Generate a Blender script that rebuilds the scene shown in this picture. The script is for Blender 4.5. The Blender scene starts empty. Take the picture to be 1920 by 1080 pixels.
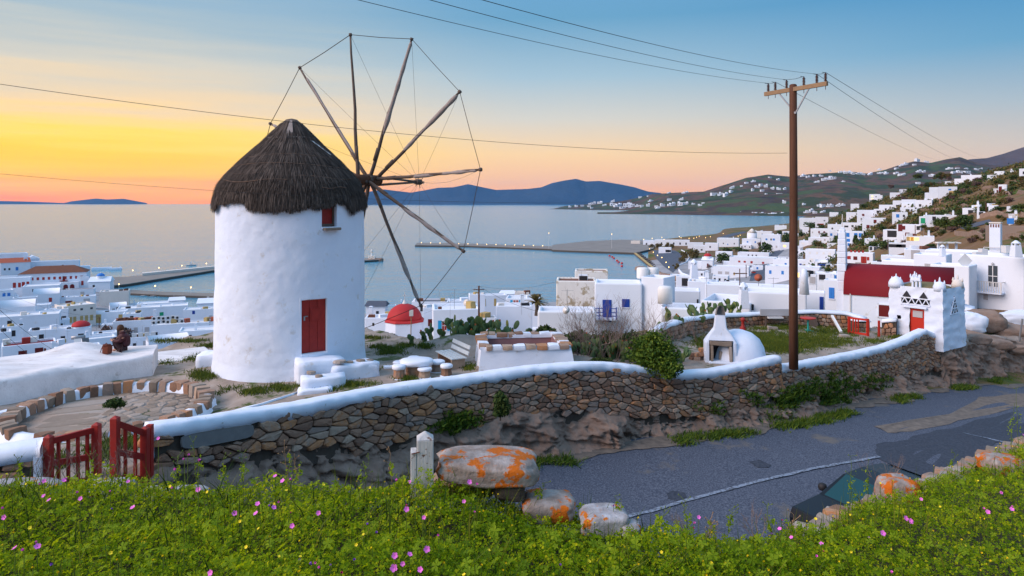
import bpy, math, random
import numpy as np
from mathutils import Vector, Matrix
S = bpy.context.scene
COL = S.collection
R = math.radians
rnd = random.Random(7)

# ---- camera, sky, sun
F, HY, HC = 1280.0, 379.0, 45.0          # focal length in photo pixels, horizon row, eye height above the sea
cam_d = bpy.data.cameras.new('camera'); cam = bpy.data.objects.new('camera', cam_d); COL.objects.link(cam)
cam.location = (0, 0, HC); cam.rotation_euler = (R(90), 0, 0)
cam_d.sensor_width = 36; cam_d.lens = 24; cam_d.shift_y = -(540 - HY) / 1920
cam_d.clip_start = .1; cam_d.clip_end = 60000
S.camera = cam
S.view_settings.view_transform = 'Standard'; S.view_settings.look = 'None'
S.view_settings.exposure = 0.35; S.view_settings.gamma = 1
S.render.resolution_x = 1024; S.render.resolution_y = 576
try:
 S.cycles.use_denoising = True; S.cycles.max_bounces = 6; S.cycles.diffuse_bounces = 3
 S.cycles.transparent_max_bounces = 6; S.cycles.volume_bounces = 1; S.cycles.caustics_reflective = False
except Exception: pass
EXPO = 2 ** S.view_settings.exposure

def lin(c):
 if isinstance(c, (int, float)): c = (c, c, c)
 return tuple((v / 255 / 12.92 if v / 255 <= .04045 else ((v / 255 + .055) / 1.055) ** 2.4) for v in c[:3]) + (1,)

W = bpy.data.worlds.new('World'); S.world = W; W.use_nodes = True
nt = W.node_tree; nt.nodes.clear()
class NT:
 def __init__(s, nt): s.nt = nt
 def n(s, t, ins=None, **kw):
  nd = s.nt.nodes.new(t)
  for k, v in kw.items(): setattr(nd, k, v)
  for k, v in (ins or {}).items():
   if isinstance(v, bpy.types.NodeSocket): s.nt.links.new(v, nd.inputs[k])
   else: nd.inputs[k].default_value = v
  return nd
 def m(s, op, a, b=None, c=None, clamp=False):
  nd = s.nt.nodes.new('ShaderNodeMath'); nd.operation = op; nd.use_clamp = clamp
  for i, v in enumerate((a, b, c)):
   if v is None: continue
   if isinstance(v, bpy.types.NodeSocket): s.nt.links.new(v, nd.inputs[i])
   else: nd.inputs[i].default_value = v
  return nd.outputs[0]
 def ramp(s, fac, stops, interp='LINEAR'):
  nd = s.nt.nodes.new('ShaderNodeValToRGB'); nd.color_ramp.interpolation = interp
  el = nd.color_ramp.elements
  while len(el) > 1: el.remove(el[-1])
  for i, (p, c) in enumerate(stops):
   e = el[0] if i == 0 else el.new(p)
   e.position = p; e.color = c if len(c) == 4 else tuple(c) + (1,)
  s.nt.links.new(fac, nd.inputs[0]); return nd.outputs[0]
 def mix(s, fac, a, b, typ='MIX'):
  nd = s.nt.nodes.new('ShaderNodeMix'); nd.data_type = 'RGBA'; nd.blend_type = typ
  for k, v in ((0, fac), (6, a), (7, b)):
   if isinstance(v, bpy.types.NodeSocket): s.nt.links.new(v, nd.inputs[k])
   else: nd.inputs[k].default_value = v
  return nd.outputs[2]

w = NT(nt)
tc = w.n('ShaderNodeTexCoord').outputs['Generated']
sp = w.n('ShaderNodeSeparateXYZ', {0: tc})
zx, zy, zz = sp.outputs
horiz = w.m('SQRT', w.m('ADD', w.m('MULTIPLY', zx, zx), w.m('MULTIPLY', zy, zy)))
SUNAZ = R(-46)                              # where the sun went down, seen from the camera
dotp = w.m('DIVIDE', w.m('ADD', w.m('MULTIPLY', zx, math.sin(SUNAZ)), w.m('MULTIPLY', zy, math.cos(SUNAZ))), horiz)
streak = w.n('ShaderNodeTexNoise', {'Vector': w.n('ShaderNodeMapping', {'Vector': tc, 'Scale': (3, 3, 55)}).outputs[0], 'Scale': 1.0, 'Detail': 5.0, 'Roughness': .55}).outputs[0]
zw = w.m('ADD', zz, w.m('MULTIPLY', w.m('SUBTRACT', streak, .5), .085))
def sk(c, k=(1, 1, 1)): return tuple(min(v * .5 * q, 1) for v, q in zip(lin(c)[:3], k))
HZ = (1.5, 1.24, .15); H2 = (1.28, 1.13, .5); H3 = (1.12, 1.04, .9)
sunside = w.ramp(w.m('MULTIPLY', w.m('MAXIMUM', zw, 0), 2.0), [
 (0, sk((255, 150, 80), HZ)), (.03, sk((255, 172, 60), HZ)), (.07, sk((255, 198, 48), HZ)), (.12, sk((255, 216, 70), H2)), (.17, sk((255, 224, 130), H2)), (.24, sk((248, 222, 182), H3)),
 (.34, sk((226, 218, 200))), (.46, sk((180, 198, 206))), (.62, sk((134, 180, 214))), (.8, sk((148, 192, 236))), (1, sk((166, 208, 252)))])  # unseen sky overhead is lightened toward the zenith to add fill light
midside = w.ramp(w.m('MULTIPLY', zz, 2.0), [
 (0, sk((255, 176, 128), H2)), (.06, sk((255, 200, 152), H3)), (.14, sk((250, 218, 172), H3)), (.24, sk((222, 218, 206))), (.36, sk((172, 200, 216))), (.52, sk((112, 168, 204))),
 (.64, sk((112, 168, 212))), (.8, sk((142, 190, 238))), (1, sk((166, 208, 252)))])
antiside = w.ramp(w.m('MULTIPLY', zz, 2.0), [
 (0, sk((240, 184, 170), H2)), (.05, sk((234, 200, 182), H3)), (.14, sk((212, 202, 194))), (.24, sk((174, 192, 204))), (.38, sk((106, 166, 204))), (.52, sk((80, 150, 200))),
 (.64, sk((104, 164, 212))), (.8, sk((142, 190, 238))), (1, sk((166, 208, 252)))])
def sstep(x, a, b):
 nd = w.n('ShaderNodeMapRange', {'Value': x, 'From Min': a, 'From Max': b}, interpolation_type='SMOOTHSTEP'); return nd.outputs[0]
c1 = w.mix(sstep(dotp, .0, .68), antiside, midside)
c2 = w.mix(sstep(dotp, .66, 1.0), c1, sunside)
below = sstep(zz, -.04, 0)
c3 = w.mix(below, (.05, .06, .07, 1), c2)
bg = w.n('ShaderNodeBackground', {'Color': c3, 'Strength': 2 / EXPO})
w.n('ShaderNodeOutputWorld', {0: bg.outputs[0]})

sun_d = bpy.data.lights.new('sun', 'SUN'); sun = bpy.data.objects.new('sun', sun_d); COL.objects.link(sun)
SAZ, SEL = R(-113), R(32)
sdir = Vector((math.sin(SAZ) * math.cos(SEL), math.cos(SAZ) * math.cos(SEL), math.sin(SEL)))
sun.rotation_euler = sdir.to_track_quat('Z', 'Y').to_euler()
sun_d.energy = 2.9; sun_d.color = (1, .77, .68); sun_d.angle = R(45)

# ---- helpers
def P(px, py, d): return Vector(((px - 960) / F * d, d, HC - (py - HY) / F * d))

def _h(ix, iy, iz, s=0):
 n = (ix.astype(np.int64) * 374761393 + iy.astype(np.int64) * 668265263 + iz.astype(np.int64) * 2147483647 + s * 974711) & 0xffffffff
 n = ((n ^ (n >> 13)) * 1274126177) & 0xffffffff
 return ((n ^ (n >> 16)) & 0xffff) / 65535.0
def vnoise(x, y, z=None, s=0):
 x = np.asarray(x, float); y = np.asarray(y, float); z = np.zeros_like(x) if z is None else np.asarray(z, float)
 ix, iy, iz = np.floor(x), np.floor(y), np.floor(z)
 fx, fy, fz = x - ix, y - iy, z - iz
 fx, fy, fz = [f * f * (3 - 2 * f) for f in (fx, fy, fz)]
 r = 0
 for a in (0, 1):
  for b in (0, 1):
   for c in (0, 1):
    r = r + _h(ix + a, iy + b, iz + c, s) * (fx if a else 1 - fx) * (fy if b else 1 - fy) * (fz if c else 1 - fz)
 return r
def fbm(x, y, z=None, o=4, s=0):
 r = 0; a = .5; t = 0
 for i in range(o):
  f = 2 ** i
  r = r + a * vnoise(np.asarray(x) * f + 17.3 * i, np.asarray(y) * f + 5.1 * i, None if z is None else np.asarray(z) * f, s + i); t += a; a *= .5
 return r / t - .5
from mathutils import noise as _mn
def N1(x, y, s=0): return min(1., max(0., .5 + .72 * _mn.noise((x + .13, y + .37, s * 7.31 + .5))))
def F1(x, y, z=0, o=4, s=0):
 r = 0; a = .5; t = 0
 for i in range(o): f = 2 ** i; r += a * _mn.noise((x * f + s * 3.7 + .2, y * f + .4, z * f + i * 5.3)); t += a; a *= .5
 return r / t * .62

class MB:
 """collects polygons, linked by build() as one mesh object"""
 def __init__(s): s.v = []; s.f = []
 def add(s, vs, fs):
  o = len(s.v); s.v += [tuple(v) for v in vs]; s.f += [tuple(i + o for i in f) for f in fs]; return s
 def box(s, c, d, rz=0, taper=1.0, M=None):
  cx, cy, cz = c; a, b, h = d[0] / 2, d[1] / 2, d[2] / 2
  vs = []
  for z, t in ((-h, 1), (h, taper)):
   for x, y in ((-a, -b), (a, -b), (a, b), (-a, b)): vs.append(Vector((x * t, y * t, z)))
  if M is not None: vs = [M @ v for v in vs]
  cr, sr = math.cos(rz), math.sin(rz)
  vs = [(cx + v.x * cr - v.y * sr, cy + v.x * sr + v.y * cr, cz + v.z) for v in vs]
  return s.add(vs, [(3, 2, 1, 0), (4, 5, 6, 7), (0, 1, 5, 4), (1, 2, 6, 5), (2, 3, 7, 6), (3, 0, 4, 7)])
 def tube(s, pts, r, n=6, cap=True):
  pts = [Vector(p) for p in pts]; rs = r if isinstance(r, (list, tuple)) else [r] * len(pts)
  vs = []; up0 = None
  for i, p in enumerate(pts):
   d = (pts[min(i + 1, len(pts) - 1)] - pts[max(i - 1, 0)]).normalized()
   u = d.orthogonal().normalized() if up0 is None else (up0 - d * up0.dot(d)).normalized()
   up0 = u; v = d.cross(u)
   for k in range(n):
    a = 2 * math.pi * k / n; vs.append(p + (u * math.cos(a) + v * math.sin(a)) * rs[i])
  fs = [(i * n + k, i * n + (k + 1) % n, (i + 1) * n + (k + 1) % n, (i + 1) * n + k) for i in range(len(pts) - 1) for k in range(n)]
  if cap: fs += [tuple(range(n - 1, -1, -1)), tuple((len(pts) - 1) * n + k for k in range(n))]
  return s.add(vs, fs)
 def lathe(s, prof, n=16, c=(0, 0, 0), jit=0, a0=0, a1=2 * math.pi, sq=1.0):
  full = abs(a1 - a0 - 2 * math.pi) < 1e-6; m = n if full else n + 1
  vs = []
  for r, z in prof:
   for k in range(m):
    a = a0 + (a1 - a0) * k / n; q = 1 + (rnd.random() - .5) * jit
    vs.append((c[0] + r * math.cos(a) * q, c[1] + r * math.sin(a) * q * sq, c[2] + z))
  fs = [(i * m + k, i * m + (k + 1) % m, (i + 1) * m + (k + 1) % m, (i + 1) * m + k) for i in range(len(prof) - 1) for k in range(n)]
  if full: fs += [tuple((len(prof) - 1) * m + k for k in range(m)), tuple(range(m - 1, -1, -1))]
  return s.add(vs, fs)
 def grid(s, fn, nu, nv, flip=False):
  vs = [fn(i / nu, j / nv) for j in range(nv + 1) for i in range(nu + 1)]
  fs = [(j * (nu + 1) + i, j * (nu + 1) + i + 1, (j + 1) * (nu + 1) + i + 1, (j + 1) * (nu + 1) + i) for j in range(nv) for i in range(nu)]
  if flip: fs = [f[::-1] for f in fs]
  return s.add(vs, fs)
 def build(s, name, mat, parent=None, smooth=False, bevel=0, world=False):
  me = mesh_of(name, s.v, s.f, mat, smooth)
  return link(name, me, parent, world, bevel)

def mesh_of(name, v, f, mat, smooth=False):
 me = bpy.data.meshes.new(name)
 me.from_pydata([tuple(p) for p in v], [], f)
 if mat: me.materials.append(mat)
 if smooth: me.polygons.foreach_set('use_smooth', [True] * len(me.polygons))
 me.update(); return me
def link(name, me, parent=None, world=False, bevel=0, loc=None):
 o = bpy.data.objects.new(name, me); COL.objects.link(o)
 if parent is not None:
  o.parent = parent
  if world:
   o.matrix_parent_inverse = Matrix.Identity(4)
   r = parent
   M = Matrix.Identity(4)
   ch = []
   while r is not None: ch.append(r); r = r.parent
   for q in reversed(ch): M = M @ q.matrix_basis
   o.matrix_basis = M.inverted()
 if loc is not None: o.location = loc
 if bevel:
  b = o.modifiers.new('bevel', 'BEVEL'); b.width = bevel; b.segments = 2; b.limit_method = 'ANGLE'; b.angle_limit = R(40)
 return o
def raw_mesh(name, V, faces, mat, smooth=False):
 """V: n x 3 array, faces: m x k index array"""
 me = bpy.data.meshes.new(name); V = np.ascontiguousarray(V, np.float32); faces = np.ascontiguousarray(faces, np.int32)
 m, k = faces.shape
 me.vertices.add(len(V)); me.vertices.foreach_set('co', V.ravel())
 me.loops.add(m * k); me.loops.foreach_set('vertex_index', faces.ravel())
 me.polygons.add(m); me.polygons.foreach_set('loop_start', np.arange(m, dtype=np.int32) * k)
 try: me.polygons.foreach_set('loop_total', np.full(m, k, np.int32))
 except Exception: pass
 if smooth: me.polygons.foreach_set('use_smooth', np.ones(m, bool))
 if mat: me.materials.append(mat)
 me.update(calc_edges=True); me.validate(); return me
def tag(o, label=None, cat=None, group=None, kind=None):
 if label: o['label'] = label
 if cat: o['category'] = cat
 if group: o['group'] = group
 if kind: o['kind'] = kind
 return o
def thing(name, label, cat, loc=(0, 0, 0), rz=0, group=None):
 o = bpy.data.objects.new(name, None); COL.objects.link(o); o.empty_display_size = .2
 o.location = loc; o.rotation_euler = (0, 0, rz); return tag(o, label, cat, group, 'thing')
def copy_tree(o, parent=None):
 c = o.copy(); COL.objects.link(c)
 if parent is not None: c.parent = parent
 for ch in list(o.children): copy_tree(ch, c)
 return c
def gridmesh(name, X, Y, Z, mat, smooth=True, mask=None):
 nv, nu = X.shape
 V = np.stack([X, Y, Z], -1).reshape(-1, 3)
 i, j = np.meshgrid(np.arange(nu - 1), np.arange(nv - 1))
 a = (j * nu + i).ravel(); f = np.stack([a, a + 1, a + nu + 1, a + nu], 1)
 if mask is not None: f = f[mask[:-1, :-1].ravel()]
 return raw_mesh(name, V, f, mat, smooth)

# ---- materials
def mat(name, col=(.5, .5, .5), rough=.8, spec=.3, metal=0, emit=None, es=1):
 m = bpy.data.materials.new(name); m.use_nodes = True; b = m.node_tree.nodes['Principled BSDF']
 b.inputs['Base Color'].default_value = tuple(col)[:3] + (1,); b.inputs['Roughness'].default_value = rough
 b.inputs['Specular IOR Level'].default_value = spec; b.inputs['Metallic'].default_value = metal
 if emit: b.inputs['Emission Color'].default_value = tuple(emit) + (1,); b.inputs['Emission Strength'].default_value = es
 return m
def nmat(name, stops, scale=2.0, rough=.85, bump=.3, bscale=None, bdist=.02, detail=6, spec=.25, island=0, stretch=(1, 1, 1), second=None, vary=0, distort=0):
 """noise-coloured material in world metres; stops = colour ramp over the noise"""
 m = bpy.data.materials.new(name); m.use_nodes = True; t = NT(m.node_tree); b = m.node_tree.nodes['Principled BSDF']
 pos = t.n('ShaderNodeNewGeometry')
 vec = t.n('ShaderNodeMapping', {'Vector': pos.outputs['Position'], 'Scale': stretch}).outputs[0]
 nz = t.n('ShaderNodeTexNoise', {'Vector': vec, 'Scale': scale, 'Detail': detail, 'Roughness': .6, 'Distortion': distort}).outputs[0]
 fac = nz
 if island:
  oi = t.n('ShaderNodeObjectInfo')
  rr = t.m('FRACT', t.m('ADD', pos.outputs['Random Per Island'], oi.outputs['Random']))
  fac = t.m('ADD', t.m('MULTIPLY', nz, 1 - island), t.m('MULTIPLY', rr, island))
 col = t.ramp(fac, stops)
 if second:                                   # (scale, threshold, softness, colour): patches of another colour
  sc, th, so, c2 = second
  n2 = t.n('ShaderNodeTexNoise', {'Vector': pos.outputs['Position'], 'Scale': sc, 'Detail': 5.0, 'Roughness': .65}).outputs[0]
  k = t.m('DIVIDE', t.m('SUBTRACT', n2, th), so, clamp=True)
  col = t.mix(k, col, tuple(c2)[:3] + (1,))
 if vary:
  oi2 = t.n('ShaderNodeObjectInfo')
  hs = t.n('ShaderNodeHueSaturation', {'Color': col, 'Value': t.m('ADD', 1 - vary, t.m('MULTIPLY', oi2.outputs['Random'], 2 * vary))}); col = hs.outputs[0]
 m.node_tree.links.new(col, b.inputs['Base Color'])
 b.inputs['Roughness'].default_value = rough; b.inputs['Specular IOR Level'].default_value = spec
 if bump:
  n3 = t.n('ShaderNodeTexNoise', {'Vector': vec, 'Scale': bscale or scale * 4, 'Detail': 6.0, 'Roughness': .6}).outputs[0]
  bp = t.n('ShaderNodeBump', {'Height': n3, 'Strength': bump, 'Distance': bdist})
  m.node_tree.links.new(bp.outputs[0], b.inputs['Normal'])
 return m
def g(v): return (v, v, v)
M = {}
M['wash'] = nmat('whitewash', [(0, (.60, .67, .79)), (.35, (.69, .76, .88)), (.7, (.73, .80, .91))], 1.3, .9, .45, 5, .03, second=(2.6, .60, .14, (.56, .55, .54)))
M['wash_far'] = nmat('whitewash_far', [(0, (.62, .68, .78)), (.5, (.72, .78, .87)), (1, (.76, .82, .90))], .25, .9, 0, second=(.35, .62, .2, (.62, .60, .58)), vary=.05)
M['wash_old'] = nmat('stained_plaster', [(0, (.62, .60, .56)), (.5, (.76, .75, .72)), (1, (.82, .81, .79))], .9, .9, .3, second=(1.1, .52, .08, (.40, .34, .24)), stretch=(1, 1, .4))
M['wash_cream'] = nmat('cream_plaster', [(0, (.62, .57, .52)), (1, (.78, .73, .68))], .5, .9, 0)
M['roofwash'] = nmat('roof_wash', [(0, (.48, .50, .52)), (.45, (.70, .72, .75)), (1, (.80, .80, .82))], .4, .9, 0, second=(.7, .6, .15, (.40, .40, .40)), vary=.06)
M['cap'] = nmat('limewash_cap', [(0, (.72, .78, .88)), (1, (.79, .84, .93))], 2, .9, .5, 9, .02, second=(6, .66, .06, (.5, .5, .5)))
M['stone'] = nmat('rubble_stone', [(.1, (.17, .10, .07)), (.3, (.30, .17, .11)), (.42, (.37, .24, .17)), (.55, (.26, .21, .18)), (.66, (.46, .21, .09)), (.78, (.38, .27, .20)), (.95, (.50, .38, .28))], 9, .9, .9, 26, .02, island=.72)
M['mortar'] = nmat('dark_wall_core', [(0, (.05, .04, .032)), (1, (.12, .095, .075))], 8, .95, .6, 30, .02)  # dark brown mortar colour of the wall cores
M['rock'] = nmat('cut_rock', [(.2, (.15, .105, .08)), (.5, (.28, .195, .15)), (.8, (.38, .28, .22))], 1.6, .92, .9, 5, .07, detail=9, second=(2.2, .6, .12, (.28, .21, .17)), distort=.6)
M['ground'] = nmat('bare_ground', [(.25, (.20, .155, .125)), (.5, (.33, .27, .225)), (.75, (.43, .36, .31))], 1.1, .95, .7, 9, .04, detail=9, second=(.85, .56, .07, (.075, .095, .022)))
M['flag'] = nmat('paving_stone', [(.2, (.22, .17, .13)), (.5, (.30, .24, .19)), (.8, (.36, .31, .27))], 5, .85, .5, 22, .01, island=.55)
M['red'] = nmat('red_paint', [(0, (.20, .012, .01)), (.5, (.33, .018, .012)), (1, (.42, .03, .018))], 6, .55, .3, 40, .004, spec=.4)
M['redroof'] = nmat('red_roof_paint', [(0, (.13, .004, .010)), (1, (.21, .007, .014))], .8, .7, .15)
M['reddome'] = nmat('red_dome_paint', [(0, (.36, .02, .025)), (1, (.50, .035, .035))], .8, .65, .1)
M['red2'] = mat('bright_red_paint', (.50, .03, .015), .5)
M['darkred'] = mat('dark_red_wood', (.13, .008, .008), .6)
M['blue'] = mat('blue_paint', (.012, .05, .30), .55)
M['blue2'] = mat('bright_blue_paint', (.03, .20, .60), .5)
M['cyan'] = mat('cyan_shutter_paint', (.02, .36, .66), .5)
M['green'] = mat('green_paint', (.01, .30, .14), .5)
M['teal'] = mat('teal_paint', (.02, .33, .28), .5)
M['tan'] = mat('tan_board', (.46, .33, .13), .8)
M['grey'] = mat('grey_paint', (.42, .42, .44), .6)
M['lgrey'] = mat('light_grey_paint', (.60, .60, .60), .6)
M['dark'] = mat('dark_opening', (.025, .025, .03), .7)
M['glass'] = mat('window_glass', (.05, .06, .07), .12, .6)
M['lit'] = mat('lit_window', (.8, .5, .2), .6, emit=(1, .62, .22), es=1.1)
M['lamp'] = mat('lamp_glow', (1, .7, .3), .5, emit=(1, .62, .2), es=4)
M['tile'] = nmat('terracotta_tile', [(0, (.13, .055, .035)), (1, (.22, .09, .055))], .7, .9, .2)
M['orange_tile'] = mat('orange_tile', (.42, .11, .06), .85)
M['beam'] = nmat('weathered_beam', [(0, (.07, .05, .04)), (1, (.17, .125, .10))], 8, .85, .4, 30, .01, stretch=(1, 1, .2))
M['pole'] = nmat('creosote_pole', [(0, (.045, .02, .012)), (.5, (.10, .042, .022)), (1, (.17, .075, .04))], 9, .75, .5, 30, .01, stretch=(1, 1, .08))
M['arm'] = nmat('crossarm_wood', [(0, (.22, .13, .07)), (1, (.36, .24, .14))], 8, .8, .2)
M['cloth'] = nmat('furled_canvas', [(0, (.22, .18, .16)), (1, (.42, .36, .33))], 9, .95, .5, 30, .02)
M['rope'] = mat('rope', (.07, .055, .045), .9)
M['wire'] = mat('power_line', (.03, .03, .032), .6)
M['straw'] = nmat('thatch', [(.2, (.026, .020, .017)), (.5, (.06, .046, .038)), (.8, (.125, .098, .082))], 14, .95, 0, island=.75)
M['batten'] = mat('thatch_batten', (.16, .10, .07), .9)
M['steel'] = mat('galvanised_steel', (.35, .36, .38), .45, .5, .6)
M['black'] = mat('black_rubber', (.02, .02, .022), .6)
M['leafdark'] = nmat('leaf_dark', [(0, (.022, .045, .010)), (1, (.07, .11, .02))], 2, .8, 0, island=.5)
M['leafmid'] = nmat('leaf_mid', [(0, (.03, .055, .010)), (1, (.09, .12, .02))], 3, .75, 0, island=.6)
M['leafolive'] = nmat('leaf_olive', [(0, (.07, .06, .02)), (1, (.19, .14, .04))], 2, .85, 0, island=.6)
M['leafred'] = nmat('leaf_reddish', [(0, (.09, .055, .045)), (1, (.19, .12, .10))], 2, .85, 0, island=.6)
M['trunk'] = nmat('bark', [(0, (.05, .035, .025)), (1, (.13, .10, .075))], 10, .9, .5)
M['white'] = mat('white_enamel', (.75, .75, .74), .4)
M['asph'] = nmat('asphalt', [(.3, (.028, .036, .056)), (.5, (.072, .086, .12)), (.66, (.15, .17, .21))], 22.0, .85, .7, 60, .008, detail=12, second=(.45, .58, .09, (.15, .135, .12)))
M['asph_new'] = nmat('fresh_asphalt', [(.3, (.022, .028, .042)), (.7, (.065, .075, .098))], 14, .8, .4, 80, .004)
M['line'] = nmat('worn_road_paint', [(.38, (.08, .09, .11)), (.56, (.24, .29, .37))], 12, .8, .2)
M['quay'] = nmat('quay_concrete', [(0, (.16, .145, .13)), (1, (.30, .28, .26))], .08, .9, 0)
# ---- land
def idw(pts, p=2.6):
 """smooth interpolation over control points (a, b, z)"""
 A = np.array(pts, float)
 def f(a, b):
  a = np.asarray(a, float); b = np.asarray(b, float); sh = a.shape; a = a.ravel(); b = b.ravel()
  out = np.empty_like(a)
  for i in range(0, len(a), 20000):
   d = (a[i:i + 20000, None] - A[None, :, 0]) ** 2 + (b[i:i + 20000, None] - A[None, :, 1]) ** 2 + 1e-4
   wt = d ** (-p / 2 - .4); out[i:i + 20000] = (wt * A[None, :, 2]).sum(1) / wt.sum(1)
  return out.reshape(sh)
 return f
LAND = {
 -500: [(30,36),(60,28),(115,18),(200,12),(340,6),(600,3),(760,-4)],
 0:    [(30,36),(60,27),(115,15),(160,11),(200,8),(260,5.5),(340,3.2),(450,2.8),(560,2.2),(640,-4)],
 110:  [(30,36),(60,27),(115,15),(160,11),(200,8),(260,5),(340,2.6),(430,1.8),(480,-4)],
 190:  [(30,36),(60,27),(115,15),(160,11),(200,8),(260,4.5),(320,2.2),(395,1.6),(432,-4)],
 235:  [(30,36),(60,27),(115,15),(160,11),(200,7),(270,2.2),(290,1.5),(318,-4)],
 330:  [(30,36),(60,26),(115,15),(160,11),(200,6),(255,2.2),(280,-4)],
 420:  [(30,36),(60,26),(115,15),(200,6),(270,1.6),(290,-4)],
 545:  [(30,36),(60,26),(115,15),(200,6),(270,1.6),(290,-4)],
 700:  [(35,36),(60,29),(80,25),(115,18),(200,7),(270,1.8),(292,-4)],
 900:  [(40,35),(60,31),(80,27),(115,21),(200,9),(290,1.8),(310,-4)],
 1040: [(40,36),(60,33),(80,29),(115,23),(200,10),(300,2.2),(322,-4)],
 1180: [(40,36.5),(60,33.6),(80,30),(115,24),(200,12),(300,4),(350,1.8),(372,-4)],
 1225: [(40,36.6),(60,34),(80,31),(115,25),(200,13),(330,4),(410,2),(640,1.8),(800,1.8),(880,-4)],
 1300: [(40,36.8),(60,34.4),(80,31.5),(115,26),(200,13.5),(330,5),(420,2.4),(640,2),(900,2),(980,-4)],
 1380: [(40,37),(60,34.8),(80,32),(115,27),(200,15),(330,7),(500,4),(700,3),(1000,2.2),(1180,2),(1290,-4)],
 1460: [(40,37),(60,35),(80,32.5),(115,28.5),(200,17),(330,10),(500,7),(700,6),(1000,5),(1300,2),(1480,-4)],
 1540: [(40,37),(60,35.2),(80,33),(115,30),(200,21),(330,16),(500,17),(700,20),(1000,18),(1500,6),(2200,2)],
 1620: [(45,36.4),(60,35.2),(80,33.8),(115,31.5),(200,27),(300,27),(400,32),(500,37),(700,41),(1000,34),(1500,12),(2200,4)],
 1700: [(50,36),(60,35.2),(80,34),(115,33),(200,33),(300,37),(400,44),(500,50),(700,57),(1000,46),(1500,22)],
 1800: [(50,35.5),(60,35),(80,34.4),(115,35),(160,38),(250,43),(330,48),(420,54),(550,61),(700,62),(1000,50),(1500,30)],
 1930: [(50,35),(60,35),(80,35.4),(115,38.5),(160,44),(250,51),(330,60),(420,68),(550,78),(700,80),(1000,60),(1500,40)],
 2300: [(45,35),(60,37),(80,40),(115,45),(160,52),(250,66),(330,75),(500,90),(900,90),(1500,60)],
}
LPX = np.array(sorted(LAND)); _dg = np.log(np.geomspace(25, 2600, 120))
LZ = np.stack([np.interp(_dg, np.log([a for a, _ in LAND[k]]), [b for _, b in LAND[k]]) for k in LPX])
# soften the slopes along depth so that the land has no creases
_k = np.array([1, 2, 3, 2, 1]) / 9.
LZs = np.stack([np.convolve(np.pad(r, 2, mode='edge'), _k, 'valid') for r in LZ])
_fp = np.arange(-600, 2400, 10.); _rows = np.stack([np.interp(_fp, LPX, LZs[:, j]) for j in range(LZs.shape[1])], 1)
_g = np.exp(-np.linspace(-2.2, 2.2, 15) ** 2); _g /= _g.sum()
LZs = np.stack([np.convolve(np.pad(c, 7, mode='edge'), _g, 'valid') for c in _rows.T], 1); LPX = _fp
def ground_z(x, y, rough=True):
 x = np.asarray(x, float); y = np.maximum(np.asarray(y, float), 20)
 px = 960 + F * x / y
 lo = (np.log(y) - _dg[0]) / (_dg[1] - _dg[0]); j = np.clip(np.floor(lo).astype(int), 0, 118); fj = np.clip(lo - j, 0, 1)
 i = np.clip(np.searchsorted(LPX, px) - 1, 0, len(LPX) - 2); fi = np.clip((px - LPX[i]) / (LPX[i + 1] - LPX[i]), 0, 1)
 z = (LZs[i, j] * (1 - fj) + LZs[i, j + 1] * fj) * (1 - fi) + (LZs[i + 1, j] * (1 - fj) + LZs[i + 1, j + 1] * fj) * fi
 if rough:
  amp = np.clip((z - 3) / 12, 0, 1) * np.clip((px - 1480) / 200, 0, 1)
  z = z + fbm(x / 22, y / 22, o=4, s=3) * 5.5 * amp * np.clip((y - 70) / 80, 0, 1)
 return z
def gz(x, y): return float(ground_z(np.array([x]), np.array([y]))[0])
_DS = np.geomspace(34, 2500, 900)
def hit(px, py, dmin=34):
 """where the sight line through a photo point first meets the land"""
 ds = _DS[_DS >= dmin]
 xs = (px - 960) / F * ds; zs = HC - (py - HY) / F * ds
 gd = ground_z(xs, ds) - zs
 k = np.argmax(gd > 0)
 if gd[k] <= 0: k = int(np.argmin(np.abs(gd)))
 return float(ds[k])

# town and slopes: one sheet
pxs = np.concatenate([np.linspace(-700, 1100, 90), np.linspace(1110, 2100, 170), np.linspace(2120, 3000, 20)])
dd = np.geomspace(33, 2400, 330)
PX, DD = np.meshgrid(pxs, dd); XX = (PX - 960) / F * DD; ZZ = ground_z(XX, DD)
ZZ = np.where(DD < 48, np.minimum(ZZ, 36.0), ZZ)
M['land'] = nmat('hillside', [(.25, (.08, .06, .03)), (.42, (.17, .10, .045)), (.49, (.19, .11, .05)), (.54, (.07, .10, .018)), (.7, (.045, .08, .012))], .03, .95, .8, .5, .8, detail=12, second=(.12, .5, .1, (.20, .12, .07)))
tag(link('hillside', gridmesh('hillside', XX, DD, ZZ, M['land'])), kind='structure')
M['town_floor'] = nmat('town_paving', [(.3, (.20, .20, .21)), (.6, (.34, .34, .36)), (.8, (.5, .5, .52))], .15, .9, 0)
tp = np.linspace(-700, 1600, 220); td = np.geomspace(70, 520, 90); PX2, DD2 = np.meshgrid(tp, td); X2 = (PX2 - 960) / F * DD2
Z2 = ground_z(X2, DD2) + .12
tag(link('street', gridmesh('street', X2, DD2, Z2, M['town_floor'], mask=(PX2 < 1500) | ((DD2 > 150) & (DD2 < 330) & (PX2 < 1560)))), kind='structure')

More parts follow.
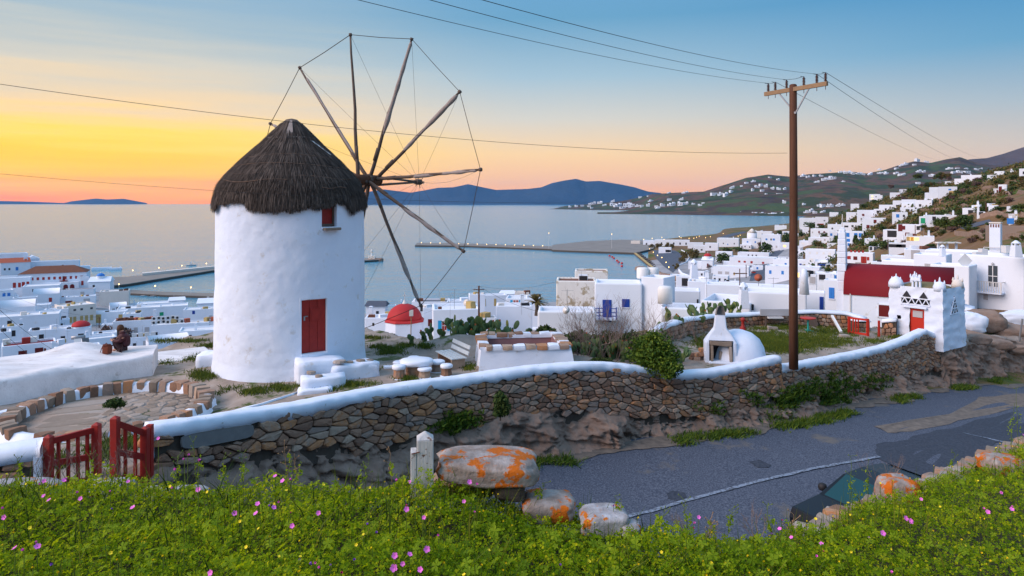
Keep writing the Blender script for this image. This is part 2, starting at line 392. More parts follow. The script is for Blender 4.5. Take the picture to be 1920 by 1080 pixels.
# sea
def sea_material():
 m = bpy.data.materials.new('sea_water'); m.use_nodes = True; t = NT(m.node_tree); b = m.node_tree.nodes['Principled BSDF']
 pos = t.n('ShaderNodeNewGeometry').outputs['Position']
 b.inputs['Base Color'].default_value = (.05, .25, .38, 1); b.inputs['Roughness'].default_value = .16; b.inputs['IOR'].default_value = 3.2
 n1 = t.n('ShaderNodeTexNoise', {'Vector': t.n('ShaderNodeMapping', {'Vector': pos, 'Scale': (.10, .32, .2), 'Rotation': (0, 0, .25)}).outputs[0], 'Scale': 1.0, 'Detail': 6.0, 'Roughness': .62}).outputs[0]
 n2 = t.n('ShaderNodeTexNoise', {'Vector': t.n('ShaderNodeMapping', {'Vector': pos, 'Scale': (.008, .03, .02), 'Rotation': (0, 0, -.12)}).outputs[0], 'Scale': 1.0, 'Detail': 4.0, 'Roughness': .6}).outputs[0]
 h = t.m('ADD', n1, t.m('MULTIPLY', n2, 3.0))
 bp = t.n('ShaderNodeBump', {'Height': h, 'Strength': .85, 'Distance': .7})
 m.node_tree.links.new(bp.outputs[0], b.inputs['Normal'])
 return m
M['sea'] = sea_material()
sy = np.array([-200, 200, 600, 1500, 5000, 15800.]); sx = np.linspace(-15800, 15800, 9); SX, SY = np.meshgrid(sx, sy)
tag(link('sea', gridmesh('sea', SX, SY, SX * 0, M['sea'], smooth=False)), kind='structure')

# far headland with its ridges
def ridge_mesh(name, sil, shore, d0, d1, matl, nu=260, nv=60, rough=1.0, seed=1, front=.35):
 ps = np.linspace(sil[0][0], sil[-1][0], nu); v = np.linspace(0, 1.35, nv)
 sily = np.interp(ps, [s[0] for s in sil], [s[1] for s in sil]); dr = np.interp(ps, [s[0] for s in sil], [s[2] for s in sil])
 ds = np.interp(ps, [s[0] for s in shore], [s[1] for s in shore])
 PXX, VV = np.meshgrid(ps, v)
 D = ds[None] + (dr - ds)[None] * VV
 top = np.maximum(HC - (sily - HY) / F * dr, .5)[None]
 prof = np.where(VV < 1, front * (1 - (1 - np.clip(VV, 0, 1)) ** 2.2) + (1 - front) * np.clip(VV, 0, 1) ** 2.0, 1 - (VV - 1) * 1.1)
 X = (PXX - 960) / F * D
 nz = fbm(X / 260, D / 260, o=5, s=seed); rz = np.abs(fbm(X / 190, D / 330, o=4, s=seed + 9))
 amp = np.clip(VV * 5, 0, 1) * np.clip((1.02 - VV) * 5, .10, 1)
 Z = top * prof + (nz * .45 - (rz - .1) * .8) * amp * np.minimum(top, 150) * .42 * rough
 Z = np.where(VV < .001, -4, np.maximum(Z, .8)); Z = np.where(VV > 1.3, -4, Z)
 return link(name, gridmesh(name, X, D, Z, matl)), (ps, v, D, X, Z)
M['headland'] = nmat('headland_scrub', [(.3, (.03, .022, .018)), (.42, (.07, .042, .026)), (.5, (.12, .065, .038)), (.54, (.04, .045, .018)), (.7, (.03, .05, .014))], .006, .95, .9, .018, 14, detail=12, second=(.006, .53, .05, (.052, .075, .022)), stretch=(1, .8, 2))
M['mountain'] = nmat('mountain_scrub', [(.3, (.06, .045, .04)), (.7, (.12, .08, .07))], .002, .95, .9, .01, 20, detail=12)
shore = [(1030, 4400), (1100, 3900), (1180, 3700), (1225, 3300), (1245, 2750), (1330, 2500), (1450, 2230), (1550, 2150), (2400, 2100)]
sil = [(1031, 393, 4500), (1060, 386, 4550), (1100, 383, 4500), (1160, 378, 4400), (1200, 370, 4300), (1220, 364, 4200), (1270, 361, 4000), (1320, 359, 3800), (1350, 349, 3700), (1375, 341, 3600), (1400, 333, 3600),
  (1440, 327, 3700), (1480, 331, 3800), (1520, 326, 3800), (1560, 324, 3800), (1590, 321, 3800), (1625, 325, 3800), (1660, 318, 3900), (1690, 308, 3900), (1715, 302, 3900), (1745, 305, 3900), (1775, 298, 3900),
  (1800, 294, 3900), (1830, 305, 3900), (1880, 312, 3900), (1960, 318, 3900), (2400, 320, 3900)]
hl, HL = ridge_mesh('headland', sil, shore, 2200, 4000, M['headland'], nu=420, nv=90, front=.30)
tag(hl, kind='structure')
# the hill in the middle of the bay head and the mountain behind
mid = [(1120, 402, 2900), (1200, 392, 2900), (1260, 386, 2850), (1330, 374, 2800), (1400, 366, 2750), (1480, 362, 2700), (1540, 352, 2700), (1580, 351, 2650), (1650, 362, 2600), (1740, 372, 2600), (1830, 370, 2600), (2000, 372, 2600), (2400, 372, 2600)]
mh, MH = ridge_mesh('headland_front', mid, [(1120, 2600), (1250, 2450), (1330, 2350), (1450, 2215), (1550, 2100), (2400, 1900)], 2200, 2700, M['headland'], nu=260, nv=50, seed=5, front=.5)
tag(mh, kind='structure')
back = [(1640, 330, 5600), (1700, 322, 5600), (1780, 305, 5600), (1820, 298, 5600), (1850, 296, 5600), (1880, 288, 5600), (1920, 275, 5600), (1980, 262, 5600), (2100, 250, 5600), (2500, 255, 5600)]
bh, _ = ridge_mesh('mountain', back, [(1640, 4200), (2500, 4200)], 4200, 5600, M['mountain'], nu=160, nv=40, seed=8, front=.2)
tag(bh, kind='structure')
# islands on the horizon
M['island'] = nmat('hazed_island_scrub', [(.3, (.022, .034, .05)), (.7, (.040, .054, .07))], .001, .95, .6, .004, 60, detail=8)  # some blue of the distance haze is put into the scrub colour
tin = [(600, 380, 13000), (640, 372, 13000), (680, 361, 13000), (720, 355, 13000), (770, 361, 13000), (800, 356, 13000), (820, 352, 13000), (850, 351, 13000), (878, 345, 13000), (900, 350, 13000), (930, 356, 13000), (960, 355, 13000), (990, 354, 13000), (1015, 351, 13000),
  (1035, 343, 13000), (1060, 338, 13000), (1080, 335, 13000), (1098, 340, 13000), (1125, 339, 13000), (1160, 345, 13000), (1190, 351, 13000), (1215, 359, 13000), (1240, 362, 13000), (1260, 373, 13000), (1280, 381, 13000)]
ti, _ = ridge_mesh('far_island', tin, [(600, 12200), (1280, 12200)], 12200, 13000, M['island'], nu=200, nv=24, seed=12, rough=.8)
tag(ti, kind='structure')
sm = [(118, 381, 14600), (135, 377, 14600), (160, 374, 14600), (180, 371.5, 14600), (200, 373.5, 14600), (232, 372, 14600), (250, 375.5, 14600), (272, 380, 14600), (276, 381, 14600)]
si, _ = ridge_mesh('small_island', sm, [(118, 14200), (276, 14200)], 14200, 14600, M['island'], nu=60, nv=10, seed=14, rough=.4); tag(si, kind='structure')
sm = [(-200, 378, 15200), (0, 376.5, 15200), (60, 378, 15200), (118, 380.5, 15200)]
si, _ = ridge_mesh('low_island', sm, [(-200, 15000), (118, 15000)], 15000, 15200, M['island'], nu=40, nv=8, seed=15, rough=.4); tag(si, kind='structure')

# the air
hz = MB().box((0, 7800, 245), (31700, 16500, 500)).build('haze', None)
hm = bpy.data.materials.new('haze_air'); hm.use_nodes = True; hm.node_tree.nodes.clear(); ht = NT(hm.node_tree)
vol = ht.n('ShaderNodeVolumePrincipled', {'Color': (.13, .48, 1, 1), 'Density': 1.9e-5, 'Anisotropy': .0})
ho = ht.n('ShaderNodeOutputMaterial', {'Volume': vol.outputs[0]})
hz.data.materials.append(hm); tag(hz, kind='stuff')
# ---- the retaining wall path
ST = [(285,786,13.0,.7),(330,778,13.4,.66),(400,768,14.2,.64),(480,757,15.1,.66),(560,747,16,.78),(640,732,17,1.05),(700,721,18,1.22),(780,709,19,1.22),(860,700,20,1.2),(930,690,20.8,1.15),
  (1000,681,21.5,1.12),(1070,675,22.2,1.2),(1130,674,22.7,1.3),(1180,678,23.2,1.38),(1240,687,23.8,1.4),(1290,691,24.3,1.4),(1340,688,24.8,1.42),(1400,677,25.6,1.45),(1455,664,26.4,1.45),
  (1472,680,26.7,1.25),(1520,672,27.8,1.3),(1560,665,29,1.35),(1610,656,30.4,1.38),(1660,645,32,1.4),(1700,631,33.4,1.5),(1735,614,34.8,1.7),(1762,624,35.5,1.6)]
EXT_L = [(-30, 5.0, 41.0), (-20, 8.0, 40.9), (-12, 10.9, 40.8)]
_wp = [P(p, y, d + .5) for p, y, d, b in ST]; _wp = [Vector((v.x * d / (d + .5), d, v.z)) for v, (p, y, d, b) in zip(_wp, ST)]
_ex = [P(1800, 600, 37.0), P(1860, 600, 39.5), P(1925, 600, 42.5), P(2050, 600, 49), P(2400, 600, 64)]
_allp = [Vector(e) for e in EXT_L] + _wp + _ex
_band = [.6] * 3 + [s[3] for s in ST] + [.3, .1, .1, .1, .1]
PATH = np.array([(v.x, v.y) for v in _allp]); CZ = np.array([v.z for v in _allp]); BAND = np.array(_band)
SEG = np.hypot(*np.diff(PATH, axis=0).T); SS = np.concatenate([[0], np.cumsum(SEG)])
S0, S1 = SS[3], SS[3 + len(ST) - 1]           # where the wall itself starts and ends
SSTEP = SS[3 + 18]
_sd = np.arange(0, SS[-1], .25); _px = np.interp(_sd, SS, PATH[:, 0]); _py = np.interp(_sd, SS, PATH[:, 1])
_kk = np.hanning(13); _kk /= _kk.sum()
_pad = lambda a: np.concatenate([a[0] - (a[1] - a[0]) * np.arange(6, 0, -1), a, a[-1] + (a[-1] - a[-2]) * np.arange(1, 7)])
PXS, PYS = np.convolve(_pad(_px), _kk, 'valid'), np.convolve(_pad(_py), _kk, 'valid')
_tx, _ty = np.gradient(PXS), np.gradient(PYS); _tl = np.hypot(_tx, _ty); NXS, NYS = _ty / _tl, -_tx / _tl
def wxy(s, out=0.0):
 x = np.interp(s, _sd, PXS); y = np.interp(s, _sd, PYS); nx = np.interp(s, _sd, NXS); ny = np.interp(s, _sd, NYS)
 return x + nx * out, y + ny * out
def captop(s):
 s = np.asarray(s, float); a = np.interp(s, SS[:22], CZ[:22]); b = np.interp(s, SS[22:], CZ[22:])
 return np.where(s < (SS[21] + SS[22]) / 2, a, b)
def band(s): return np.interp(s, SS, BAND) + (fbm(np.asarray(s, float) * .8, np.asarray(s) * 0, o=3, s=4)) * .55
# road height along the wall
_rs = [0, SS[2]] + [float(np.interp(p, [s[0] for s in ST] + [1800, 1860, 1925, 2050, 2400], SS[3:])) for p in (285, 400, 560, 700, 860, 1040, 1240, 1430, 1560, 1700, 1925, 2050, 2400)]
_rz = [40.2, 39.7, 39.3, 38.8, 38.1, 37.65, 37.25, 37.05, 36.98, 36.75, 36.4, 35.85, 34.55, 33.6, 32.0]
def road_s(s): return np.interp(s, _rs, _rz)
def path_s(x, y):
 x = np.asarray(x, float); y = np.asarray(y, float); sh = x.shape; x = x.ravel(); y = y.ravel()
 d = (x[:, None] - PXS[None]) ** 2 + (y[:, None] - PYS[None]) ** 2; k = d.argmin(1)
 out = (x - PXS[k]) * NXS[k] + (y - PYS[k]) * NYS[k]
 return _sd[k].reshape(sh), out.reshape(sh)
def road_z(x, y):
 s, o = path_s(np.array([x]), np.array([y])); return float(road_s(s)[0] - .015 * o[0])
def road_hit(px, py):
 d = np.arange(12, 60, .1); x = (px - 960) / F * d; s, o = path_s(x, d); k = int(np.argmax(HC - (py - HY) / F * d <= road_s(s) - .015 * o)); return P(px, py, float(d[k]))

# ---- rubble cells
def clip(poly, nx, ny, c):
 out = []; n = len(poly)
 for i in range(n):
  a, b = poly[i], poly[(i + 1) % n]; da, db = a[0] * nx + a[1] * ny - c, b[0] * nx + b[1] * ny - c
  if da <= 0: out.append(a)
  if (da < 0 < db) or (db < 0 < da):
   t = da / (da - db); out.append((a[0] + (b[0] - a[0]) * t, a[1] + (b[1] - a[1]) * t))
 return out
def cells(pts, asp=1.7, reach=1.2):
 """voronoi cells of (u, v) points, v stretched by asp"""
 q = np.array(pts, float); q[:, 1] *= asp; res = []
 for i, (a, b) in enumerate(q):
  d = (q[:, 0] - a) ** 2 + (q[:, 1] - b) ** 2; idx = np.argsort(d)[1:16]
  poly = [(a - reach, b - reach), (a + reach, b - reach), (a + reach, b + reach), (a - reach, b + reach)]
  for j in idx:
   c, e = q[j]; nx, ny = c - a, e - b; poly = clip(poly, nx, ny, (nx * (a + c) + ny * (b + e)) / 2)
   if len(poly) < 3: break
  res.append([(u, v / asp) for u, v in poly] if len(poly) > 2 else None)
 return res
def shrink(poly, gap, corner=.0):
 cx = sum(p[0] for p in poly) / len(poly); cy = sum(p[1] for p in poly) / len(poly); out = []
 for u, v in poly:
  dx, dy = u - cx, v - cy; l = math.hypot(dx, dy) or 1; k = max(.25, 1 - gap / l); out.append((cx + dx * k, cy + dy * k))
 return out, (cx, cy)
def stone_faces(poly, gap, thick, fr, back=.08, rg=rnd):
 """a rounded stone over the polygon; fr(u, v, out) gives its point in space"""
 # cut the corners so that the outline is not a crisp polygon
 n = len(poly); pl = []
 for i in range(n):
  a, b, c = poly[i - 1], poly[i], poly[(i + 1) % n]
  l1 = math.hypot(a[0] - b[0], a[1] - b[1]); l2 = math.hypot(c[0] - b[0], c[1] - b[1])
  if l1 < .02: continue
  k = .10 + .12 * rg.random()
  pl.append((b[0] + (a[0] - b[0]) * k, b[1] + (a[1] - b[1]) * k)); pl.append((b[0] + (c[0] - b[0]) * k, b[1] + (c[1] - b[1]) * k))
 if len(pl) < 4: return None
 o, (cx, cy) = shrink(pl, gap)
 vs = []; m = len(o); tx, ty = (rg.random() - .5) * .5, (rg.random() - .5) * .5
 sz = max(math.hypot(u - cx, v - cy) for u, v in o)
 for k, dep in ((1, -back), (.97, thick * .45), (.80, thick)):
  for u, v in o:
   du, dv = (u - cx) * k, (v - cy) * k
   t = dep if dep < 0 else dep * (1 + tx * du / sz + ty * dv / sz) * (1 + (rg.random() - .5) * .35)
   vs.append(fr(cx + du, cy + dv, t))
 vs.append(fr(cx, cy, thick * (1.05 + rg.random() * .15)))
 fs = [(r * m + i, r * m + (i + 1) % m, (r + 1) * m + (i + 1) % m, (r + 1) * m + i) for r in (0, 1) for i in range(m)]
 fs += [(2 * m + i, 2 * m + (i + 1) % m, 3 * m) for i in range(m)]
 return vs, fs
def lay_stones(pts, keep, fr, parent, name='stone', gap=.012, thick=.06, asp=2.1, limit=300, matl=None, order=None, stuff='small_stones', flip=False, merge=None):
 cs = cells(pts, asp); items = []
 for (u, v), c in zip(pts, cs):
  if c is None or not keep(u, v): continue
  r = stone_faces(c, gap * (.6 + rnd.random()), thick * (.55 + rnd.random() * .9), fr)
  if r: items.append((order(u, v) if order else 0, r))
 items.sort(key=lambda t: t[0]); rest = MB()
 for i, (_, (vs, fs)) in enumerate(items):
  if flip: fs = [f[::-1] for f in fs]
  if i < limit and merge is None:
   c = sum((Vector(v) for v in vs), Vector()) / len(vs)
   me = mesh_of(name, [Vector(v) - c for v in vs], fs, matl or M['stone'])
   o = link(name, me, parent); pl = parent.matrix_basis.inverted() if parent else Matrix.Identity(4); o.location = pl @ c
   if parent: o.rotation_euler = (0, 0, -parent.rotation_euler.z)
  else: rest.add(vs, fs)
 if rest.v:
  o = rest.build(stuff, matl or M['stone'], parent, world=parent is not None); o['kind'] = 'stuff'
 return len(items)

wall = thing('stone_wall', 'long dry stone retaining wall with white limewashed cap above the road', 'wall', (_wp[0].x, _wp[0].y, 39.4))
# stones
pts = []; s = S0 + .05
row_h = .145
v = -.3
while v < 2.3:
 s = S0 - .6 + rnd.random() * .3
 while s < S1 + .8:
  near = (s - S0) / (S1 - S0)
  w_ = rnd.choice((.14, .19, .26, .32, .40, .52, .74)) * (1.0 - .25 * near)
  if not (rnd.random() < .13): pts.append((s + (rnd.random() - .5) * .14, v + (rnd.random() - .5) * .12))
  s += w_
 v += row_h * (.85 + rnd.random() * .3)
def wfr(u, v_, t):
 x, y = wxy(u, t + v_ * .06); return (float(x), float(y), float(captop(u)) - .24 - v_)
def wkeep(u, v_): return S0 + .08 < u < S1 - .05 and -.02 < v_ < float(band(u)) and not (u < S0 + 2.35 and v_ < .33 and u > S0 + .5)
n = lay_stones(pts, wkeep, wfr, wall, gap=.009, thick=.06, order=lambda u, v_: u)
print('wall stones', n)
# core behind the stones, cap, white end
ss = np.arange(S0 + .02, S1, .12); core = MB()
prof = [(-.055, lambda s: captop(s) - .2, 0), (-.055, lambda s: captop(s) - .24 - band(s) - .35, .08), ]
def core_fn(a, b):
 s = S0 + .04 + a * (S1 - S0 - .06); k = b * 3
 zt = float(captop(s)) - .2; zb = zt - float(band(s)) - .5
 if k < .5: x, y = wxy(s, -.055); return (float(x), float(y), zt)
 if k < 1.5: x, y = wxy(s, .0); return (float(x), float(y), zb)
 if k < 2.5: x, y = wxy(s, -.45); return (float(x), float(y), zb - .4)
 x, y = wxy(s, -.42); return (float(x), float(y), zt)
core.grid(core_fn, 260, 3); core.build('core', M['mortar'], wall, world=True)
capmb = MB()
cp = [(-.44, -.27), (-.46, -.10), (-.40, -.02), (-.26, .008), (-.06, 0), (.03, -.035), (.065, -.12), (.06, -.26), (-.10, -.27)]
def cap_ring(s, endf=1):
 r = []
 for i, (o, z) in enumerate(cp):
  e = (N1(s * 3.1, i * 1.7, 2) - .5) * .05 + (N1(s * .8, i * .6, 12) - .5) * .05
  if i == 7: z += (N1(s * 6, 9, 5) - .5) * .16 - .02
  x, y = wxy(s, o + e); r.append((float(x), float(y), float(captop(s)) + z + e * .7))
 return r
for a, b in ((S0, (SS[21] + SS[22]) / 2 - .01), ((SS[21] + SS[22]) / 2 + .01, S1)):
 n_ = int((b - a) / .09); vs = [p for k in range(n_ + 1) for p in cap_ring(a + (b - a) * k / n_)]; m = len(cp)
 fs = [(k * m + i, (k + 1) * m + i, (k + 1) * m + (i + 1) % m, k * m + (i + 1) % m) for k in range(n_) for i in range(m)]
 fs += [tuple(range(m)), tuple(n_ * m + i for i in range(m - 1, -1, -1))]
 capmb.add(vs, fs)
capmb.build('cap', M['cap'], wall, True, world=True)
def strip_end(s, w, name):
 mb = MB(); x0, y0 = wxy(s, .045); x1, y1 = wxy(s, -.42); x2, y2 = wxy(s + w, .045); x3, y3 = wxy(s + w, -.42)
 zt = float(captop(s)) - .26; n_ = 8; vs = []
 for k in range(n_ + 1):
  z = zt - (1.35) * k / n_; j = (N1(k * 1.3, 3, 8) - .5) * .05
  vs += [(x0, y0, z), (x2 + j, y2 + j * .5, z), (x3, y3, z), (x1, y1, z)]
 fs = [(k * 4 + i, k * 4 + (i + 1) % 4, (k + 1) * 4 + (i + 1) % 4, (k + 1) * 4 + i) for k in range(n_) for i in range(4)]
 mb.add(vs, fs); return mb.build(name, M['cap'], wall, world=True)
strip_end(S0 - .03, .09, 'painted_end')
# the grey smooth slab let into the wall under the cap near the gate
mb = MB(); pl = []
for k in range(18):
 a = 2 * math.pi * k / 18; ca, sa = math.cos(a), math.sin(a)
 u = 1.45 + .88 * math.copysign(abs(ca) ** .35, ca); v_ = .165 + .155 * math.copysign(abs(sa) ** .5, sa); pl.append((S0 + u, v_))
pl2, _ = shrink(pl, .02); vs = [wfr(u, v_, .03) for u, v_ in pl] + [wfr(u, v_, .055) for u, v_ in pl2]
mb.add(vs, [(i, (i + 1) % 18, 18 + (i + 1) % 18, 18 + i) for i in range(18)] + [tuple(18 + i for i in range(18))])
M['slab'] = nmat('grey_slate', [(0, (.14, .135, .135)), (1, (.24, .23, .22))], 5, .85, .3)
mb.build('slate_slab', M['slab'], wall, world=True)

# cut rock under the wall and beyond it
sg = np.arange(S0 - 1.0, SS[-1] - 3, .06); tg = np.linspace(0, 1, 44); SG, TG = np.meshgrid(sg, tg)
ztop = np.where(SG < S1, captop(SG) - .24 - band(SG) + .12, np.interp(SG, [S1, S1 + 2.0, S1 + 4.5, S1 + 8, S1 + 14, S1 + 40], [38.0, 37.55, 37.25, 36.95, 36.3, 35.6]) + fbm(SG * .7, SG * 0, o=4, s=6) * .7)
zbot = road_s(SG) - .25
ztop = np.maximum(ztop, zbot + .3)
ZR = ztop + (zbot - ztop) * TG
foot = .55 + .35 * np.clip(SG - S0, 0, 1)
out = -.03 + TG ** 1.2 * foot + np.where(SG > S1, .25 * (1 - TG), 0)
# vertical cracks + lumps
lump = fbm(SG * .75, ZR * .55, o=5, s=21); cell = np.abs(fbm(SG * 1.1 + 2 * lump, ZR * .28, o=3, s=33)); strat = fbm(SG * .6, ZR * 4.5 + SG * .7, o=3, s=41)
blk = np.floor(fbm(SG * .9, ZR * 1.3, o=3, s=91) * 9) / 9
dispv = lump * .8 + blk * .9 - np.exp(-(cell / .020) ** 2) * .30 + strat * .34 + fbm(SG * 6, ZR * 8, o=4, s=50) * .20
edge = np.clip(TG * 6, .15, 1)
out = out + dispv * edge + .05
X, Y = wxy(SG, out); Z = ZR + fbm(SG * 2, TG * 3, o=3, s=60) * .08 * edge
# top row runs back under the wall / ground
X[0], Y[0] = wxy(SG[0], -.5 - 1.6 * (SG[0] > S1)); Z[0] = Z[1] + .02 + .25 * (SG[0] > S1)
gm = gridmesh('rock_face', X, Y, Z, M['rock'], smooth=False)
tag(link('rock_face', gm), kind='structure')

# ---- road
sr = np.arange(0, SS[-1], .3); tr = np.linspace(-.02, 1, 26)
WID = np.interp(sr, [0, SS[3], SS[3] + 3, SS[3] + 6, SS[3] + 10, SS[-1]], [4, 4, 5, 7, 9.4, 9.4])
SR, TR = np.meshgrid(sr, tr); OO = .35 + TR * WID[None]
X, Y = wxy(SR, OO); Z = road_s(SR) - .015 * OO + fbm(X * .5, Y * .5, o=3, s=2) * .02
tag(link('road', gridmesh('road', X, Y, Z, M['asph'])), kind='structure')
def road_sheet(name, poly, matl, lift, kind='structure', jag=.0, n=4):
 """irregular sheet on the road from photo points"""
 pts = [road_hit(px, py) for px, py in poly]; o = []
 for i in range(len(pts)):
  a, b = pts[i], pts[(i + 1) % len(pts)]
  for k in range(n):
   p = a.lerp(b, k / n); q = (N1(p.x * 2.1, p.y * 2.1, 5) - .5) * jag
   p = Vector((p.x + q, p.y + (N1(p.x * 2.3, p.y * 1.9, 15) - .5) * jag, 0)); p.z = road_z(p.x, p.y) + lift; o.append(p)
 c = sum(o, Vector()) / len(o); c.z = road_z(c.x, c.y) + lift; m = len(o)
 mb = MB(); mid = [Vector((c.x + (p.x - c.x) * .5, c.y + (p.y - c.y) * .5, 0)) for p in o]
 for p in mid: p.z = road_z(p.x, p.y) + lift
 mb.add(o + mid + [c], [(i, (i + 1) % m, m + (i + 1) % m, m + i) for i in range(m)] + [(m + i, m + (i + 1) % m, 2 * m) for i in range(m)])
 ob = mb.build(name, matl); return tag(ob, kind=kind)
M['sand'] = nmat('sandy_patch', [(.3, (.11, .095, .085)), (.7, (.22, .18, .145))], 4, .95, .4, 60, .01)
# dirt verge at the foot of the rock
vs_ = np.arange(S0 + 3, SS[-1] - 3, .2); w0 = .75 + fbm(vs_ * .9, vs_ * 0, o=4, s=71) * 1.1
VS, VT = np.meshgrid(vs_, np.linspace(0, 1, 7)); OO = .36 + VT * w0[None] * (1 + .0 * VT)
X, Y = wxy(VS, OO); Z = road_s(VS) - .015 * OO + .035 - .012 * VT + fbm(X * .5, Y * .5, o=3, s=2) * .02
tag(link('verge', gridmesh('verge', X, Y, Z, M['sand'])), kind='structure')
road_sheet('road_patch', [(1650, 862), (1640, 835), (1700, 825), (1760, 808), (1830, 790), (1960, 765), (2000, 790), (1925, 818), (1870, 832), (1842, 850), (1800, 885), (1720, 900)], M['asph_new'], .010, jag=.3)
road_sheet('worn_patch', [(1645, 803), (1700, 790), (1790, 775), (1840, 745), (1925, 738), (1980, 742), (1925, 762), (1830, 785), (1720, 808), (1665, 812)], M['sand'], .012, jag=.35)
road_sheet('worn_patch', [(1865, 722), (1925, 712), (1960, 716), (1900, 730)], M['sand'], .012, jag=.3)
road_sheet('tar_patch', [(1405, 868), (1425, 865), (1446, 873), (1440, 879), (1418, 876)], M['asph_new'], .010, jag=.1)
road_sheet('tar_patch', [(1248, 928), (1262, 921), (1282, 924), (1287, 934), (1268, 941), (1250, 936)], M['asph_new'], .010, jag=.1)
road_sheet('tar_patch', [(1625, 885), (1650, 880), (1670, 888), (1640, 896)], M['asph_new'], .010, jag=.1)
def stripe(pl, w):
 pts = [road_hit(*p) for p in pl]; mb = MB(); row = []
 for i in range(len(pts) - 1):
  n_ = 14
  for k in range(n_ + (i == len(pts) - 2)): row.append(pts[i].lerp(pts[i + 1], k / n_))
 vs = []
 for i, p in enumerate(row):
  d = (row[min(i + 1, len(row) - 1)] - row[max(i - 1, 0)]).normalized(); nn = Vector((d.y, -d.x, 0))
  for sg_ in (-1, 1):
   q = p + nn * w / 2 * sg_ * (1 + (N1(i * 1.7, sg_ * 3, 3) - .5) * .5); q.z = road_z(q.x, q.y) + .026; vs.append(q)
 mb.add(vs, [(2 * i, 2 * i + 1, 2 * i + 3, 2 * i + 2) for i in range(len(row) - 1)])
 return tag(mb.build('edge_line', M['line']), kind='structure')
stripe([(1150, 977), (1280, 944), (1400, 911), (1520, 882), (1650, 858)], .13)
stripe([(1805, 812), (1880, 830)], .12)

# ---- bank under the camera
CR = [(-900, 905, 5.5), (0, 905, 5.5), (300, 906, 5.5), (600, 914, 5.3), (800, 905, 5.2), (900, 915, 5.2), (1000, 945, 5.2), (1100, 970, 5.1), (1200, 990, 5.0), (1300, 1003, 4.9), (1450, 1008, 4.8), (1530, 990, 5.2), (1600, 945, 5.8), (1700, 902, 6.8), (1800, 862, 7.8), (1920, 822, 8.8), (2100, 800, 10), (3200, 700, 12)]
_ca = np.arctan([(c[0] - 960) / F for c in CR]); _cd = np.array([c[2] for c in CR]); _cz = np.array([HC - (c[1] - HY) / F * c[2] for c in CR])
def bank_z(x, y):
 x = np.asarray(x, float); y = np.asarray(y, float); a = np.arctan2(x, np.maximum(y, .01)); a = np.clip(a, -1.2, 1.2)
 cd = np.interp(a, _ca, _cd) ; cz = np.interp(a, _ca, _cz); yy = np.maximum(y, 0)
 dep = np.where(np.abs(x) > yy * 1.5, np.abs(x) / 1.5, yy)
 t = np.clip(dep / cd, 0, 1); z = 43.1 + (cz - .19 - 43.1) * t ** 1.2
 z = z + (fbm(x * .9, y * .9, o=4, s=80)) * .22 * np.clip(dep / 2, 0, 1)
 over = np.maximum(dep - cd, 0); z = z - np.minimum(over, .4) * .5 - np.maximum(over - .4, 0) * 1.05
 return z
gx = np.arange(-16, 22, .16); gy = np.arange(-6, 19, .16); GX, GY = np.meshgrid(gx, gy); GZ = bank_z(GX, GY)
s_, o_ = path_s(GX, GY); lim = road_s(s_) - .015 * o_ - .35
GZ = np.maximum(GZ, lim); msk = (o_ > -1.0)
M['soil'] = nmat('bank_soil', [(.3, (.03, .028, .012)), (.7, (.07, .055, .03))], 3, .95, .8, 12, .04)
tag(link('bank', gridmesh('bank', GX, GY, GZ, M['soil'], mask=msk)), kind='structure')
def bz(x, y): return float(bank_z(np.array([x]), np.array([y]))[0])

# ---- plateau behind the wall
CP = [(-100,12,39.9),(80,13.2,39.65),(200,13.2,39.62),(290,14,39.5),(0,19.5,38.85),(-200,20,38.8),(150,21,38.93),(210,19.5,38.93),(330,20,38.97),(545,25,39.1),(545,21.5,39.15),(400,31,38.9),(290,28.5,38.6),(690,31,38.9),(760,29.5,39.0),(830,25,39.2),(760,22,39.2),(700,19.5,39.35),(900,23,39.3),
  (980,26,39.2),(1000,23.3,39.25),(1100,24.5,39.0),(1200,26,38.8),(1300,27,38.65),(1380,28,38.6),(1488,26.9,38.72),(1488,30,38.4),(1560,33,38.25),(1600,37,37.85),(1450,36.5,38.2),(1350,35,38.3),(1660,36,37.8),(1740,38,37.6),(1860,40,36.95),(1900,46,36.2),(1920,43,36.6),(2100,50,36),(1000,30,38.8),(860,27.5,39.5)]
_pf = idw([((p - 960) / F * d, d, z) for p, d, z in CP], 2.2)
def plat_z(x, y): return _pf(x, y) + fbm(np.asarray(x) * .5, np.asarray(y) * .5, o=4, s=90) * .22
FLOOR = (-11.4, 19.5); MILL = (-8.07, 25.0)
def plat_full(x, y):
 z = plat_z(x, y); x = np.asarray(x); y = np.asarray(y)
 d = np.hypot(x - FLOOR[0], y - FLOOR[1]); k = np.clip((3.4 - d) / .6, 0, 1); z = z * (1 - k) + 38.9 * k
 d = np.hypot(x - MILL[0], y - MILL[1]); k = np.clip((3.6 - d) / .8, 0, 1); z = z * (1 - k) + 39.1 * k
 z = z + np.exp(-(((x + 1.9) / 1.6) ** 2 + ((y - 27) / 1.0) ** 2)) * .25
 return z
def pz(x, y): return float(plat_full(np.array([x]), np.array([y]))[0])
far_edge = [(2100, 56), (1930, 52), (1800, 47), (1740, 44), (1680, 41), (1620, 40), (1540, 39.5), (1440, 39.2), (1340, 37.5), (1270, 34), (1230, 31.5), (1150, 30), (1050, 29.5), (960, 29.0), (900, 28.8), (830, 29.2), (760, 31), (690, 33), (545, 34.5), (400, 33), (290, 29.5), (200, 27), (0, 25), (-300, 24)]
poly = [wxy(s, -.28) for s in np.arange(SS[2] - 2, SS[-2], .8)] + [((p - 960) / F * d, d) for p, d in far_edge]
poly = np.array([(float(a), float(b)) for a, b in poly])
